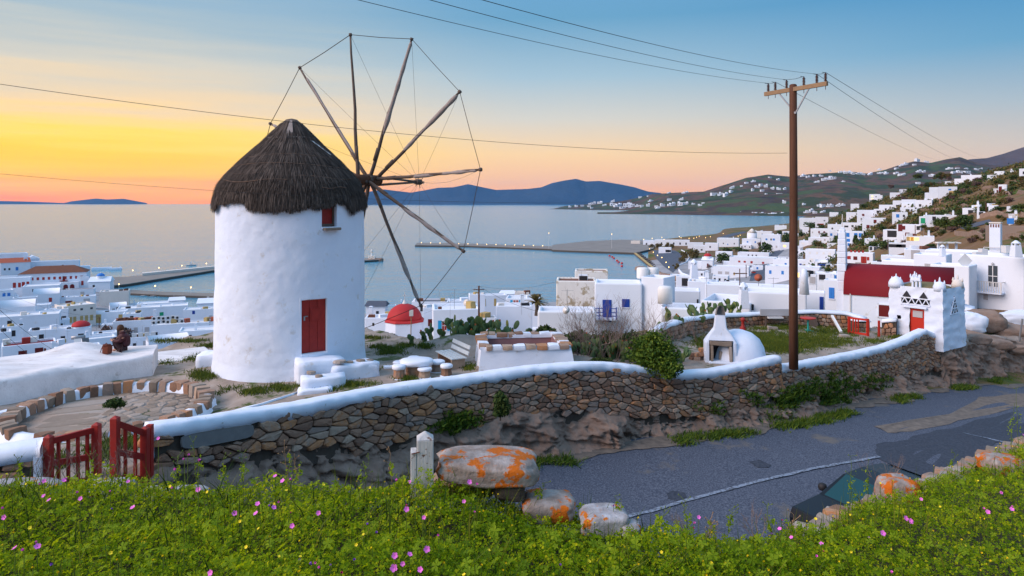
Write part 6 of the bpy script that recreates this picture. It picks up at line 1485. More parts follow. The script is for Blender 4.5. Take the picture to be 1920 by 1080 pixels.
for px, py, w_, h in [(1270,530,26,14),(1300,545,24,12),(1330,545,28,14),(1350,530,28,12),(1372,540,26,12),(1380,520,24,11),(1402,512,20,9),(1345,512,22,10),(1310,520,20,10),(1420,508,20,9),(1398,468,20,9),(1470,490,18,8),(1540,500,22,9),(1560,505,20,9),(1520,540,22,12),(1560,545,26,14),(1540,485,18,8),(1500,478,20,8),(1370,500,22,9),(1475,440,14,6),(1490,445,16,7),(1508,440,16,7),(1535,452,18,7),(1570,480,18,8),(1580,500,20,9),(1560,462,16,6),(1640,470,20,7),(1655,500,26,9),(1610,500,20,8),(1595,462,16,6)]:
 filler(px, py, w_, h, 'white houses between the bay and the slope')
# ---- church with red barrel roof
ca_, cb_ = P(1580, 605, 49.5), P(1790, 605, 45.8); ca_.z = cb_.z = 36.4
ch = thing('church', 'white church with dark red barrel roof and tall stepped bell wall', 'church', (ca_.x, ca_.y, 36.4), math.atan2(cb_.y - ca_.y, cb_.x - ca_.x))
CL = (cb_ - ca_).length; CWD = 4.4; CHH = 1.95
mb = MB(); mb.box((CL / 2, CWD / 2, CHH / 2 - 1), (CL, CWD, CHH + 2)); mb.build('walls', M['wash'], ch, bevel=.05)
n_ = 18; vs = []
for x in (.05, CL - .02):
 for k in range(n_ + 1): q = math.pi * k / n_; vs.append((x, CWD / 2 - math.cos(q) * (CWD / 2 + .07), CHH + math.sin(q) * 2.1 - .02))
mb = MB(); mb.add(vs, [(k, n_ + 1 + k, n_ + 2 + k, k + 1) for k in range(n_)] + [tuple(range(n_ + 1))] + [tuple(n_ + 1 + k for k in range(n_, -1, -1))]); mb.build('roof', M['redroof'], ch, True)
mb = MB(); z = 0
for k, (h, w_) in enumerate([(2.1, 1.1), (.75, .98), (.7, .94), (.55, .96), (.5, .88), (.45, .9), (.55, .84), (.45, .78), (.5, .64), (.25, .42), (.12, .2)]):
 mb.box((-.18, 1.25, z + h / 2), (.62 * w_ ** .5, w_ * 1.05, h - .02), taper=.97); z += h - .02
mb.build('bell_wall', M['wash'], ch, bevel=.05)
mb = MB(); mb.box((-.18, 1.25, z + .5), (.05, .05, 1.0)); mb.box((-.18, 1.25, z + .65), (.05, .4, .05)); mb.build('cross', M['lgrey'], ch)
wx = CL * .40; ubox('window', M['darkred'], ch, (wx, 0, .95), (.82, .10, .82)); fr_ = MB()
for a, b in (((0, .45), (.98, .08)), ((0, -.45), (.98, .08)), ((.45, 0), (.08, .98)), ((-.45, 0), (.08, .98))): fr_.box((wx + a[0], -.03, .95 + a[1]), (b[0], .10, b[1]))
fr_.build('window_frame', M['cap'], ch)
ubox('downpipe', M['lgrey'], ch, (.5, -.05, .9), (.07, .07, 2.2)); mb = MB(); lump_box(mb, (CL + .55, 1.0, .4), (1.2, 2.2, 2.3), 0, 5, .1); mb.build('apse', M['wash'], ch, True)

# ---- dovecote
dp = P(1716, 637, 36.0); DV = thing('dovecote', 'small rough white dovecote tower with red door, triangle openings and corner turrets', 'dovecote', tuple(dp), R(-31.2 - 23))
A = 2.66; DH = 2.78; mb = MB(); nn = 26
def dv_face(p, q, sd, holes_):
 nu, nv = 30, 32; vs = []; fs = []
 for j in range(nv + 1):
  for i in range(nu + 1):
   u, v = i / nu, j / nv; x, y = p[0] + (q[0] - p[0]) * u, p[1] + (q[1] - p[1]) * u; z = -.4 + (DH + .4) * v
   k = 1.045 - .06 * v; cx_, cy_ = 0, A / 2; e_ = F1(x * 1.9 + 30, (y + x) * 1.3, z * 3.6, 4, 3) * .17
   x, y = cx_ + (x - cx_) * (k + e_ / 1.4), cy_ + (y - cy_) * (k + e_ / 1.4); vs.append((x, y, z))
 for j in range(nv):
  for i in range(nu):
   u, v = (i + .5) / nu, (j + .5) / nv; z = -.4 + (DH + .4) * v; l = u * A
   if any(h[0] < l < h[1] and h[2] < z < h[3] for h in holes_): continue
   a = j * (nu + 1) + i; fs.append((a, a + 1, a + nu + 2, a + nu + 1))
 mb.add(vs, fs)
h_ = A / 2
dv_face((-h_, 0), (h_, 0), 0, [(1.02, 1.80, -.5, 1.66), (.62, 2.02, 1.84, 2.2), (.45, .62, 1.0, 1.22)])
dv_face((h_, 0), (h_, A), 1, []); dv_face((h_, A), (-h_, A), 2, []); dv_face((-h_, A), (-h_, 0), 3, [])
mb.build('walls', M['wash'], DV, True)
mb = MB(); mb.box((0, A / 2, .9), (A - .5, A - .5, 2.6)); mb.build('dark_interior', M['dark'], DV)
M['moss'] = nmat('dry_roof_earth', [(0, (.12, .09, .04)), (1, (.26, .22, .12))], 4, .95, .3)
mb = MB(); mb.lathe([(.02, .22), (.6, .18), (1.1, .02), (1.2, -.1)], 16, (0, A / 2, DH - .05), .05); mb.build('roof', M['moss'], DV, True)
ubox('door', M['red2'], DV, (.08, .10, .76), (.70, .06, 1.72)); ubox('door_pane', M['grey'], DV, (.10, .06, 1.36), (.48, .04, .34)); ubox('lintel', M['wash'], DV, (.0, -.05, 1.72), (1.2, .2, .08))
mb = MB()
for z in (1.85, 2.19): rail_box(mb, (-.74, -.04, z), (.74, -.04, z), .06, .05)
for k in range(8): x = -.68 + k * .175; rail_box(mb, (x, -.04, 1.86 + .33 * (k % 2)), (x + .175, -.04, 1.86 + .33 * ((k + 1) % 2)), .05, .04)
mb.build('triangle_lattice', M['cap'], DV)
for x in (-.42, .42):
 mb = MB(); mb.add([(x - .2, -.07, 2.24), (x + .2, -.07, 2.24), (x, -.05, 2.55), (x - .2, .1, 2.24), (x + .2, .1, 2.24), (x, .1, 2.55)], [(0, 1, 2), (3, 5, 4), (0, 2, 5, 3), (1, 4, 5, 2), (0, 3, 4, 1)]); mb.build('pigeon_hole', M['dark'], DV)
mb = MB()
for r in range(3):
 n2 = r + 1; zt_ = 2.3 - r * .29
 for k in range(n2):
  y = A / 2 + (k - (n2 - 1) / 2) * .30; rail_box(mb, (h_ + .02, y - .15, zt_ - .28), (h_ + .02, y, zt_), .05, .04); rail_box(mb, (h_ + .02, y + .15, zt_ - .28), (h_ + .02, y, zt_), .05, .04)
 rail_box(mb, (h_ + .03, A / 2 - .16 * (n2) - .03, zt_ - .29), (h_ + .03, A / 2 + .16 * n2 + .03, zt_ - .29), .06, .04)
mb.build('side_lattice', M['cap'], DV)
mb = MB(); mb.add([(h_ + dx, A / 2 + y, z) for dx in (-.03, .02) for y, z in ((-.46, 1.43), (.46, 1.43), (0, 2.34))], [(3, 4, 5), (2, 1, 0), (0, 1, 4, 3), (1, 2, 5, 4), (2, 0, 3, 5)]); mb.build('side_opening', M['dark'], DV)
for i, (x, y, s_, m_) in enumerate(((-h_ + .25, .25, 1.1, 'wash'), (h_ - .25, .25, .9, 'wash'), (h_ - .25, A - .25, .85, 'wash_cream'), (-h_ + .25, A - .25, .7, 'wash'))):
 mb = MB(); mb.lathe([(.36 * s_, -.1), (.34 * s_, .12), (.26 * s_, .30), (.10, .40 * s_), (.02, .42 * s_)], 9, (x, y, DH), .15)
 for a in (-1, 0, 1): mb.lathe([(.05, .22), (.055, .3 + .14 * (a == 0)), (.02, .44 + .16 * (a == 0))], 6, (x + a * .22, y, DH), .1)
 mb.build('turret', M[m_], DV, True)
mb = MB()
for a in (-1, 0, 1): mb.box((a * .18, .15, DH + .16), (.10, .12, .36), taper=.8)
mb.box((0, .15, DH + .40), (.48, .2, .16), taper=.8)
for a in (-1, 0, 1): mb.lathe([(.05, 0), (.06, .08), (.02, .2 + .08 * (a == 0))], 6, (a * .17, .15, DH + .46))
mb.build('front_finial', M['wash'], DV, bevel=.02)

# ---- big white house at the right edge
BW, Wd, D_, H, d = house(1804, 1912, 479, 592, 'large white rounded house with grey balcony at the right edge', 'g,.53,.66,.75,1.95 k,.15,.59,.5,1.1 k,.42,.32,.35,.72 ks,.35,.45,1,1.6', .8, -20, d=64, bev=.35, chim=0)
z = H * .40; x0_, x1_ = -.30 * Wd, .17 * Wd + .2
mb = MB(); mb.box(((x0_ + x1_) / 2, -.45, z - .05), (x1_ - x0_, .9, .14)); mb.build('balcony_slab', M['wash'], BW)
mb = MB(); mb.box(((x0_ + x1_) / 2, -.88, z + .98), (x1_ - x0_, .06, .07)); mb.box((x0_, -.45, z + .98), (.06, .9, .07)); mb.box((x1_, -.45, z + .98), (.06, .9, .07)); mb.build('balcony_rail', M['lgrey'], BW)
for k in range(15): ubox('baluster', M['lgrey'], BW, (x0_ + (x1_ - x0_) * k / 14, -.88, z + .48), (.07 if k % 7 else .11, .05, 1.0))
for k in range(4): ubox('baluster', M['lgrey'], BW, (x0_, -.2 - .18 * k, z + .48), (.05, .07, 1.0))
mb = MB(); mb.lathe([(.14, 0), (.12, .1), (.02, .2)], 8, (Wd * .03, -.1, H * .66 + 1.1)); mb.build('wall_lamp', M['grey'], BW)
house(1748, 1812, 497, 592, 'lower white wing left of the grey balcony house', '', .9, -14, d=63.5, bev=.3)
house(1716, 1770, 477, 560, 'white house with rounded roof behind the red church roof', 'k,.45,.68,.6,1.0', .9, -12, d=70, bev=.35)
house(1656, 1720, 489, 560, 'low white house left of the rounded roof behind the church', '', .8, -12, d=72, bev=.3)
house(1636, 1660, 491, 520, 'small white garden wall block behind the church bell wall', '', .6, 0, d=80, bev=.1)
house(1700, 1760, 468, 490, 'white terrace house with pale door behind the rounded roof', 'k,.3,.5,1,1.4', .7, 0, d=92)
house(1742, 1850, 470, 500, 'long white roof terrace with pergola behind the balcony house', '', .4, -6, d=78, bev=.15)
lone_chimney(1767, 481, 66, 1.0, 'white pointed chimney left of the tall square chimney', .5, 1)
lone_chimney(1905, 482, 61, 1.3, 'white chimney with tiled hood on the balcony house', .75, 1)
t = thing('tall_chimney', 'tall square white chimney with brown brick vents at the right', 'chimney', tuple(P(1867, 480, 70)), R(-45)); hh = 62 / F * 70
mb = MB(); mb.box((0, 0, hh / 2 - .3), (.95, .95, hh + .4)); mb.build('shaft', M['wash'], t, bevel=.04)
mb = MB(); mb.box((0, 0, hh + .02), (1.02, 1.02, .12)); mb.build('cap', M['wash_cream'], t)
for k in range(4): ubox('vent', M['tile'], t, (-.33 + k * .22, -.47, hh - .28), (.11, .08, .3)); ubox('vent', M['tile'], t, (-.47, -.33 + k * .22, hh - .28), (.08, .11, .3))
mb = MB(); rail_box(mb, (-.9, -.7, .9), (1.1, -.7, .9), .06, .06); rail_box(mb, (-.9, -.7, 0), (-.9, -.7, .9), .06, .06); rail_box(mb, (1.1, -.7, 0), (1.1, -.7, .9), .06, .06); mb.build('pipe_rail', M['lgrey'], t)
for px, py, s_, lb in ((1843, 478, .6, 'grey air conditioner box on the roof by the tall chimney'), (1832, 484, .6, 'second grey roof box nearer the tilted square panel'), (1888, 474, .7, 'pale square roof box between the two chimneys at the right')):
 q = MB(); q.box((0, 0, s_ / 2), (s_, s_, s_)); o = q.build('roof_box', M['lgrey'], bevel=.02); o.location = P(px, py, 66); tag(o, lb, 'roof box', kind='thing')
q = MB(); q.box((0, 0, 0), (1.0, .05, 1.0), M=Matrix.Rotation(R(45), 3, 'Y')); o = q.build('tilted_panel', M['white'], bevel=.01); o.location = P(1809, 489, 64); tag(o, 'square pale panel standing on its corner on the white roof', 'panel', kind='thing')
pg = thing('roof_pergola', 'small white roof pergola below the green slope', 'pergola', tuple(P(1776, 471, 84)))
for x in (-1.1, .0, 1.1): ubox('pergola_post', M['wash'], pg, (x, 0, .4), (.2, .2, 1.2))
ubox('pergola_beam', M['wash_old'], pg, (0, 0, 1.05), (2.8, 1.0, .14))
house(1655, 1700, 480, 497, 'white stepped garden block below the cream terrace', '', .6, 0, d=100)

# ---- far courtyard wall, stub walls, red gate, odds and ends
def small_wall(name, label, pts3, h, th=.45, cap=True, end=True, n_rows=4, matl='stone', capd=.16):
 P3 = [Vector(p) for p in pts3]; L = [0]
 for a, b in zip(P3[:-1], P3[1:]): L.append(L[-1] + (Vector((b.x, b.y)) - Vector((a.x, a.y))).length)
 A3 = np.array([tuple(p) for p in P3])
 def at(s): return np.array([np.interp(s, L, A3[:, k]) for k in range(3)])
 def nrm(s): a, b = at(max(s - .4, 0)), at(min(s + .4, L[-1])); d = b - a; l = math.hypot(d[0], d[1]) or 1; return d[1] / l, -d[0] / l
 t = thing(name, label, 'wall', tuple(P3[0]))
 def fr(u, v, dd): q = at(u); n = nrm(u); return (q[0] + n[0] * dd, q[1] + n[1] * dd, q[2] - capd - v)
 pts_ = []; v = -.1
 while v < h + .2:
  u = -.3
  while u < L[-1] + .3: pts_.append((u + rnd.random() * .08, v + rnd.random() * .07)); u += rnd.choice((.2, .28, .34))
  v += h / n_rows
 lay_stones(pts_, lambda u, v: .0 < u < L[-1] and -.02 < v < h, fr, t, gap=.012, thick=.05, merge=True, asp=1.5)
 mb = MB(); n_ = max(2, int(L[-1] / .3)); vs = []
 for k in range(n_ + 1):
  s = L[-1] * k / n_; q = at(s); n = nrm(s)
  for o_, z in ((-.05, -capd), (-.03, -capd - h - .4), (-th, -capd - h - .4), (-th, -capd)): vs.append((q[0] + n[0] * o_, q[1] + n[1] * o_, q[2] + z))
 mb.add(vs, [(k * 4 + i, (k + 1) * 4 + i, (k + 1) * 4 + (i + 1) % 4, k * 4 + (i + 1) % 4)[::-1] for k in range(n_) for i in range(4)] + [(0, 1, 2, 3), tuple(n_ * 4 + i for i in (3, 2, 1, 0))]); mb.build('core', M['mortar'], t, world=True)
 if cap:
  mb = MB(); vs = []; prof = ((-th - .03, -capd), (-th - .02, -.05), (-th + .1, .01), (-.12, .01), (.05, -.06), (.06, -capd), (-.05, -capd - .02)); m = len(prof)
  for k in range(n_ + 1):
   s = L[-1] * k / n_; q = at(s); n = nrm(s); e_ = (N1(s * 1.5, 3, 8) - .5) * .05
   for o_, z in prof: vs.append((q[0] + n[0] * o_, q[1] + n[1] * o_, q[2] + z + e_))
  mb.add(vs, [(k * m + i, (k + 1) * m + i, (k + 1) * m + (i + 1) % m, k * m + (i + 1) % m) for k in range(n_) for i in range(m)] + [tuple(range(m)), tuple(n_ * m + i for i in range(m - 1, -1, -1))]); mb.build('cap', M['cap'], t, True, world=True)
 return t
small_wall('courtyard_wall', 'curved stone wall with white cap behind the bread oven', [P(1235, 618, 29.5), P(1253, 607, 31.0), (P(1290, 597, 33.5)), P(1340, 591, 36), P(1400, 588, 37.6), P(1460, 585, 38.4), P(1530, 582, 39), P(1590, 586, 39), P(1622, 596, 38.4)], .85)
small_wall('gate_pier', 'rough stone pier beside the open red gate', [P(1604, 600, 37.6), P(1632, 600, 37.8)], 1.05, .5, capd=.10)
small_wall('stub_wall', 'short orange tinted stone wall joining the dovecote', [P(1653, 600, 36.8), P(1680, 598, 36.4)], 1.0, .4)
gp = on_plat(1591, 629)
g0, g1 = P(1592, 628, 37.0), P(1627, 633, 36.2)
t = thing('red_gate', 'small bright red wooden gate leaning open by the stone pier', 'gate', tuple(g0))
for a in (g0, g1): mb = MB(); rail_box(mb, a, a + Vector((0, 0, 1.0)), .11, .11); mb.build('stile', M['red2'], t, world=True)
for z in (.16, .93): mb = MB(); rail_box(mb, g0 + Vector((0, 0, z)), g1 + Vector((0, 0, z)), .06, .10); mb.build('rail', M['red2'], t, world=True)
for k in (.22, .36, .50): mb = MB(); p = g0.lerp(g1, k); rail_box(mb, p + Vector((0, 0, .16)), p + Vector((0, 0, .93)), .05, .05); mb.build('bar', M['red2'], t, world=True)
q = MB(); rail_box(q, P(1648, 637, 36.3), P(1648, 601, 36.3), .09, .09); tag(q.build('red_post', M['red2']), 'single upright red post beside the short stone wall', 'post', kind='thing')
p = on_plat(1515, 622); t = thing('round_table', 'small table with red top and turquoise iron foot behind the pole', 'table', tuple(p)); mb = MB(); mb.lathe([(.38, .70), (.40, .72), (.40, .75), (.02, .76)], 18); mb.build('tabletop', M['red2'], t)
mb = MB(); mb.lathe([(.05, .05), (.045, .7)], 8)
for a in range(3): mb.tube([(0, 0, .1), (.28 * math.cos(a * 2.1), .28 * math.sin(a * 2.1), .02)], .03, 5)
mb.build('pedestal', M['teal'], t)
p = on_plat(1393, 626); t = thing('hand_pump', 'rusty red iron pump standing against the courtyard wall', 'pump', tuple(p)); mb = MB(); mb.lathe([(.14, 0), (.13, .1), (.16, .3), (.08, .42), (.08, .62), (.13, .70), (.11, .80), (.02, .84)], 10); mb.build('body', M['red'], t, True); mb = MB(); mb.tube([(.1, 0, .7), (.25, 0, .6)], .03, 6); mb.build('spout', M['red'], t)
p = P(1455, 600, 37.4); t = thing('old_cart', 'old grey metal panel cart leaning on the courtyard wall behind the pole', 'cart', (p.x, p.y, 38.1))
ubox('side_panel', M['grey'], t, (0, 0, .86), (1.75, .08, .36)); ubox('side_panel', M['grey'], t, (.1, .25, .72), (1.6, .5, .06)); ubox('axle_beam', M['beam'], t, (.4, -.1, .45), (1.4, .1, .08)); ubox('leg', M['beam'], t, (-.55, 0, .35), (.07, .07, .7)); ubox('leg', M['beam'], t, (.7, 0, .35), (.07, .07, .7)); ubox('tray', M['lgrey'], t, (-.1, -.15, .60), (.8, .3, .08))
p = on_plat(1526, 614); q = MB(); q.box((0, 0, .35), (.42, .05, .72)); o = q.build('grey_board', M['beam']); o.location = p; o.rotation_euler = (R(-12), 0, 0); tag(o, 'weathered grey board propped on the wall behind the round table', 'board', kind='thing')
q = MB(); rail_box(q, P(1560, 592, 37.6), P(1577, 622, 36.2), .12, .10); tag(q.build('white_plank', M['white']), 'white plank leaning on the courtyard wall', 'plank', kind='thing')
for px, py, s_, lb in ((1449, 618, .55, 'flat grey slab leaning at the foot of the courtyard wall'), (1404, 640, .35, 'grey stone lying right of the oven dome'), (1583, 634, .5, 'flat pinkish stone on the courtyard ground by the red gate')):
 p = on_plat(px, py); q = MB(); lump_box(q, (0, 0, .08), (s_, s_ * .6, s_ * .35), 0, 3, .05, px); o = q.build('loose_stone', M['flag']); o.location = p; tag(o, lb, 'stone', kind='thing')
def boulder(px, py, d, dims, matl, label, name='boulder', rz=0, sd=0, zoff=0, amp=.22, th=0):
 pw = .5 if name in ('lichen_rock', 'flat_rock') else .75
 p = P(px, py, d); mb = MB(); nu, nv = 40, 24
 def fn(u, v):
  a, b = 2 * math.pi * u, math.pi * v - math.pi / 2; x, y, z = math.cos(a) * math.cos(b), math.sin(a) * math.cos(b), math.sin(b)
  sg_ = lambda t_: math.copysign(abs(t_) ** pw, t_); x, y, z = sg_(x), sg_(y), sg_(z)
  e_ = 1 + (F1(x * 1.3 + sd, y * 1.3 + sd, z * 1.3, 5, 7) + .5 * round(F1(x + sd, y * 2, z * 2 + sd, 3, 9) * 7) / 7) * amp * 2
  return (x * dims[0] / 2 * e_, y * dims[1] / 2 * e_, z * dims[2] / 2 * e_)
 mb.grid(fn, nu, nv); o = mb.build(name, matl, None, True); o.location = (p.x, p.y, p.z + zoff); o.rotation_euler = (0, th, rz); return tag(o, label, 'boulder' if name == 'boulder' else 'rock', kind='thing')
boulder(1838, 604, 44, (2.7, 2.4, 1.35), M['rock'], 'rounded brown granite boulder right of the dovecote', zoff=.1, sd=3)
boulder(1885, 622, 44, (2.6, 2.4, 1.1), M['rock'], 'low brown boulder sloping down towards the right edge', zoff=.0, sd=5)
boulder(1815, 605, 42.5, (1.9, 1.8, 1.3), M['cap'], 'rock outcrop painted white behind the dovecote', name='painted_rock', zoff=.0, sd=8)
boulder(1920, 600, 47, (3.4, 1.2, 1.1), M['cap'], 'long white painted rock at the right edge', name='painted_rock', zoff=.1, sd=9)
for i, (px, py, w_, lb) in enumerate([(1832, 636, 1.3, 'low flat brown rock near the road edge right of the dovecote'), (1868, 645, 1.6, 'wide flat brown rock above the road at the right'), (1905, 655, 1.2, 'brown rock lying beside the lamp pole'), (1815, 650, .9, 'small brown rock just right of the dovecote foot')]):
 boulder(px, py, 38.5 + i, (w_, w_ * .7, .5), M['rock'], lb, name='flat_rock', sd=20 + i)

# ---- tall wooden power pole and its lines
pb = P(1488, 672, 26.6); ZT = P(1488, 158, 26.6).z
pole = thing('utility_pole', 'tall dark brown wooden power pole with crossarm and insulators', 'utility pole', (pb.x, pb.y, 38.5))
mb = MB(); mb.tube([(0, 0, 0), (-.01, 0, 3), (.0, 0, 7), (-.02, 0, ZT - 38.5 - .04), (-.02, 0, ZT - 38.5)], [.175, .165, .15, .14, .10], 14); mb.build('shaft', M['pole'], pole, True)
cA, cB = P(1431, 178, 27.9), P(1547, 158, 25.4)
mb = MB(); rail_box(mb, cA - Vector((0, .18, 0)), cB - Vector((0, .18, 0)), .10, .16); mb.build('crossarm', M['arm'], pole, world=True)
mid = cA.lerp(cB, .5); pc = Vector((pb.x, pb.y, 0))
for q_ in (.22, .74):
 a = cA.lerp(cB, q_); mb = MB(); rail_box(mb, (a.x, a.y - .2, a.z), (pb.x, pb.y - .17, mid.z - .95), .04, .05); mb.build('brace', M['steel'], pole, world=True)
M['porc'] = mat('brown_porcelain', (.09, .035, .025), .3, .5)
INS = []
for px in (1438, 1452, 1474, 1506, 1529, 1544):
 q_ = (px - 1431) / (1547 - 1431); a = cA.lerp(cB, q_); a.y -= .18; mb = MB(); prof = [(.012, -.22), (.014, .08)]
 for k in range(5): prof += [(.03, .10 + k * .055), (.062, .115 + k * .055), (.062, .125 + k * .055), (.03, .145 + k * .055)]
 prof += [(.025, .40), (.01, .42)]
 mb.lathe(prof, 10, tuple(a)); mb.build('insulator', M['porc'], pole, world=True); INS.append(a + Vector((0, 0, .42)))
mb = MB()
for i, j in ((0, 1), (2, 3), (4, 5)):
 a, b = INS[i], INS[j]; mb.tube([a, a.lerp(b, .5) - Vector((0, 0, .03)), b], .009, 4)
 for s_, q_ in ((a, -.6), (b, .3)): mb.tube([s_ + Vector((-.25, -.3, -.05)), s_ + Vector((0, 0, -.02))], .012, 4)
mb.build('jumper', M['wire'], pole, world=True)
def wire(label, a, b, sag=.3, r=.010, n=26):
 r *= .62
 mb = MB(); pts_ = [Vector(a).lerp(Vector(b), k / n) - Vector((0, 0, 4 * sag * (k / n) * (1 - k / n))) for k in range(n + 1)]; mb.tube(pts_, r, 4); o = mb.build('power_line', M['wire']); return tag(o, label, 'power line', kind='thing')
wire('lowest of the three power lines running up left from the pole', INS[0], P(300, -95, 9.5), .25, .011); wire('middle power line running up left from the pole', INS[2], P(520, -80, 9.0), .22, .011); wire('topmost power line running up left from the pole', INS[4], P(640, -75, 8.5), .22, .011)
wire('upper power line running down right to the hill', INS[5], P(1862, 297, 185), 1.2, .014, 40); wire('middle power line running down right to the hill', INS[4], P(1850, 297, 185), 2.2, .014, 40); wire('lower power line running down right to the ridge', INS[1], P(1775, 300, 190), 1.0, .014, 40)
wire('thin cable crossing in front of the windmill cap to the pole', P(1476, 287, 26.5), P(-300, 112, 14.5), .55, .012, 50)
wire('second thin cable below, crossing the thatch towards the pole', P(1482, 367, 26.5), P(-300, 296, 16.5), .62, .008, 50)
def hill_pole(px, py, h, lb, rr=.11, dmin=90, arm=True, d=None):
 d = d or hit(px, py, dmin); p = P(px, py, d); t = thing('utility_pole', lb, 'utility pole', tuple(p)); hh = h / F * d; mb = MB(); mb.tube([(0, 0, -.5), (0, 0, hh)], [rr * 1.2, rr], 8); mb.build('shaft', M['pole'], t, True)
 if arm: mb = MB(); mb.box((0, -.12, hh - .4), (1.2, .08, .08)); mb.build('crossarm', M['pole'], t)
 return p + Vector((0, 0, hh))
s1 = hill_pole(898, 600, 64, 'short wooden utility pole beside the gravel roofed hut', .09, 60, d=76)
wire('cable from the short pole to the stained white wall', s1, P(1044, 528, 66), .5, .02); wire('cable from the short pole to the low white house corner', s1, P(1018, 586, 57), .35, .022); wire('cable from the short pole to the left', s1, P(700, 612, 90), .8, .015)
hill_pole(1399, 522, 26, 'brown pole beside the white cafe awnings', .18, 90, False); hill_pole(1387, 541, 37, 'thin rusty aerial pole on the grey terrace', .04, 60, True, d=60)
s2 = hill_pole(186, 616, 22, 'small pole in front of the tan shuttered house', .12); s3 = hill_pole(16, 688, 46, 'brown pole on the corner of the red balcony house', .12, 100); hill_pole(67, 500, 12, 'thin pole by the white gabled house', .15); hill_pole(25, 512, 20, 'reddish thin pole in front of the long shore building', .15)
wire('long cable sagging across the roofs at the left edge', P(-40, 545, 60), P(140, 672, 118), 1.0, .03); wire('second cable across the roofs at the left edge', P(-40, 575, 62), P(110, 690, 118), 1.2, .03); wire('cable from the tan house pole to the left', s2, P(-60, 560, 175), 2.0, .04); wire('upper cable between small pole and left roofs', s2, P(0, 545, 190), 1.5, .04)
for px, py, h in ((1752, 412, 28), (1849, 398, 18), (1716, 448, 26), (1665, 470, 22), (1826, 336, 8), (1688, 395, 12)): hill_pole(px, py, h, 'thin wooden pole on the slope, ' + locate(px, py), .10, 90, False)
ap = P(1903, 655, 42.5); t = thing('lamp_pole', 'leaning grey metal lamp pole at the right edge', 'lamp post', tuple(ap)); tp_ = P(1917, 598, 41.5); mb = MB(); mb.tube([P(1902, 700, 42.0), tp_], .05, 8); mb.build('shaft', M['steel'], t, world=True)
# rooftop aerials
def aerial(px, py, d, h, lb):
 p = P(px, py, d); t = thing('aerial', lb, 'aerial', tuple(p)); mb = MB(); mb.tube([(0, 0, 0), (0, 0, h)], .018, 4); mb.build('mast', M['steel'], t); mb = MB(); mb.tube([(-.5, 0, h - .1), (.5, .1, h - .1)], .012, 4)
 for k in range(4): mb.tube([(-.4 + k * .27, -.22, h - .1), (-.4 + k * .27, .22, h - .1)], .01, 4)
 mb.build('antenna', M['steel'], t)
for px, py, d, h, lb in ((1064, 580, 55, 1.6, 'aerial beside the dish on the low white house'), (1325, 560, 58, 1.8, 'bent aerial on the pale roof left of the grey terrace'), (844, 620, 79, 4.2, 'aerial mast in front of the blue shuttered house'), (978, 590, 84, 2.6, 'thin aerial mast left of the palm'), (1090, 530, 68, 1.2, 'wire aerial on the stained wall'), (85, 650, 150, 4, 'aerial on the terrace left of the small red dome'), (127, 655, 150, 4, 'aerial beside the small red dome'), (1450, 545, 62, 1.2, 'aerial near the orange shutter room')): aerial(px, py, d, h, lb)
t = thing('floodlight', 'old floodlight on a rusty post in front of the red dome', 'lamp post', tuple(P(770, 640, 60))); hh = 50 / F * 60; mb = MB(); mb.tube([(0, 0, -.6), (.05, 0, hh)], .045, 6); mb.build('post', M['arm'], t); mb = MB(); mb.box((.06, -.05, hh + .15), (.34, .14, .52)); mb.build('lamp_head', M['lgrey'], t)

# ---- harbour
def slab(name, label, cat, pts_, zt, zb=-3, matl='quay', base='mortar', hb_=1.0, kind='thing'):
 """pier: outline given as photo points on its top"""
 pp_ = [P(px, py, (HC - zt) * F / (py - HY)) for px, py in pts_]; c = sum(pp_, Vector()) / len(pp_); t = thing(name, label, cat, (c.x, c.y, 0)); m = len(pp_)
 mb = MB(); mb.add([(p.x, p.y, zt) for p in pp_] + [(p.x, p.y, zt - .35) for p in pp_], [tuple(range(m))] + [(i, m + i, m + (i + 1) % m, (i + 1) % m) for i in range(m)]); mb.build('deck', M[matl], t, world=True)
 mb = MB(); q_ = [c.lerp(p, .999) for p in pp_]; mb.add([(p.x, p.y, zt - .35) for p in q_] + [(p.x + (p.x - c.x) * .004, p.y + (p.y - c.y) * .004, zb) for p in q_], [(i, m + i, m + (i + 1) % m, (i + 1) % m) for i in range(m)]); mb.build('footing', M[base], t, world=True); return t, pp_
slab('mole', 'long narrow harbour mole reaching left into the bay', 'pier', [(778, 459.5), (880, 460.5), (1035, 466.5), (1035, 461.5), (880, 456.5), (782, 455)], 1.6)
slab('port_quay', 'broad concrete port quay at the root of the mole', 'pier', [(1035, 468), (1100, 470.5), (1192, 473.5), (1225, 466), (1230, 452), (1170, 449), (1100, 452), (1036, 459)], 1.7)
slab('breakwater', 'long stone breakwater of the old harbour left of the windmill', 'pier', [(204, 536), (240, 532), (300, 522), (400, 506.5), (560, 496), (712, 486.5), (712, 483), (560, 488), (400, 501), (300, 511.5), (236, 519), (180, 520)], 1.5)
slab('jetty', 'low stone jetty with lamps crossing the old harbour', 'pier', [(150, 556), (236, 548.5), (300, 552), (400, 555), (520, 559), (520, 553), (400, 549.5), (300, 546.5), (200, 541), (150, 543)], 1.1)
T, _ = slab('sea_wall', 'pale parapet wall along the far side of the breakwater', 'wall', [(267, 512.5), (400, 499.5), (560, 488.5), (560, 487.6), (400, 498.4), (267, 511)], 3.0, 1.2, 'wash_cream', 'wash_cream')
for k in range(15):   # old wooden boardwalk beams
 a, b = (1186 + k * 3.7, 471 + k * 2.9), (1196 + k * 3.5, 470 + k * 2.7); slab('boardwalk_beam', 'dark beam of the ruined boardwalk along the port shore', 'beam', [a, (a[0] + 1.5, a[1] + 1.3), (b[0] + 1.5, b[1] + 1.3), b], 1.2, -1, 'beam', 'beam')[0]['group'] = 'beams of the ruined boardwalk'
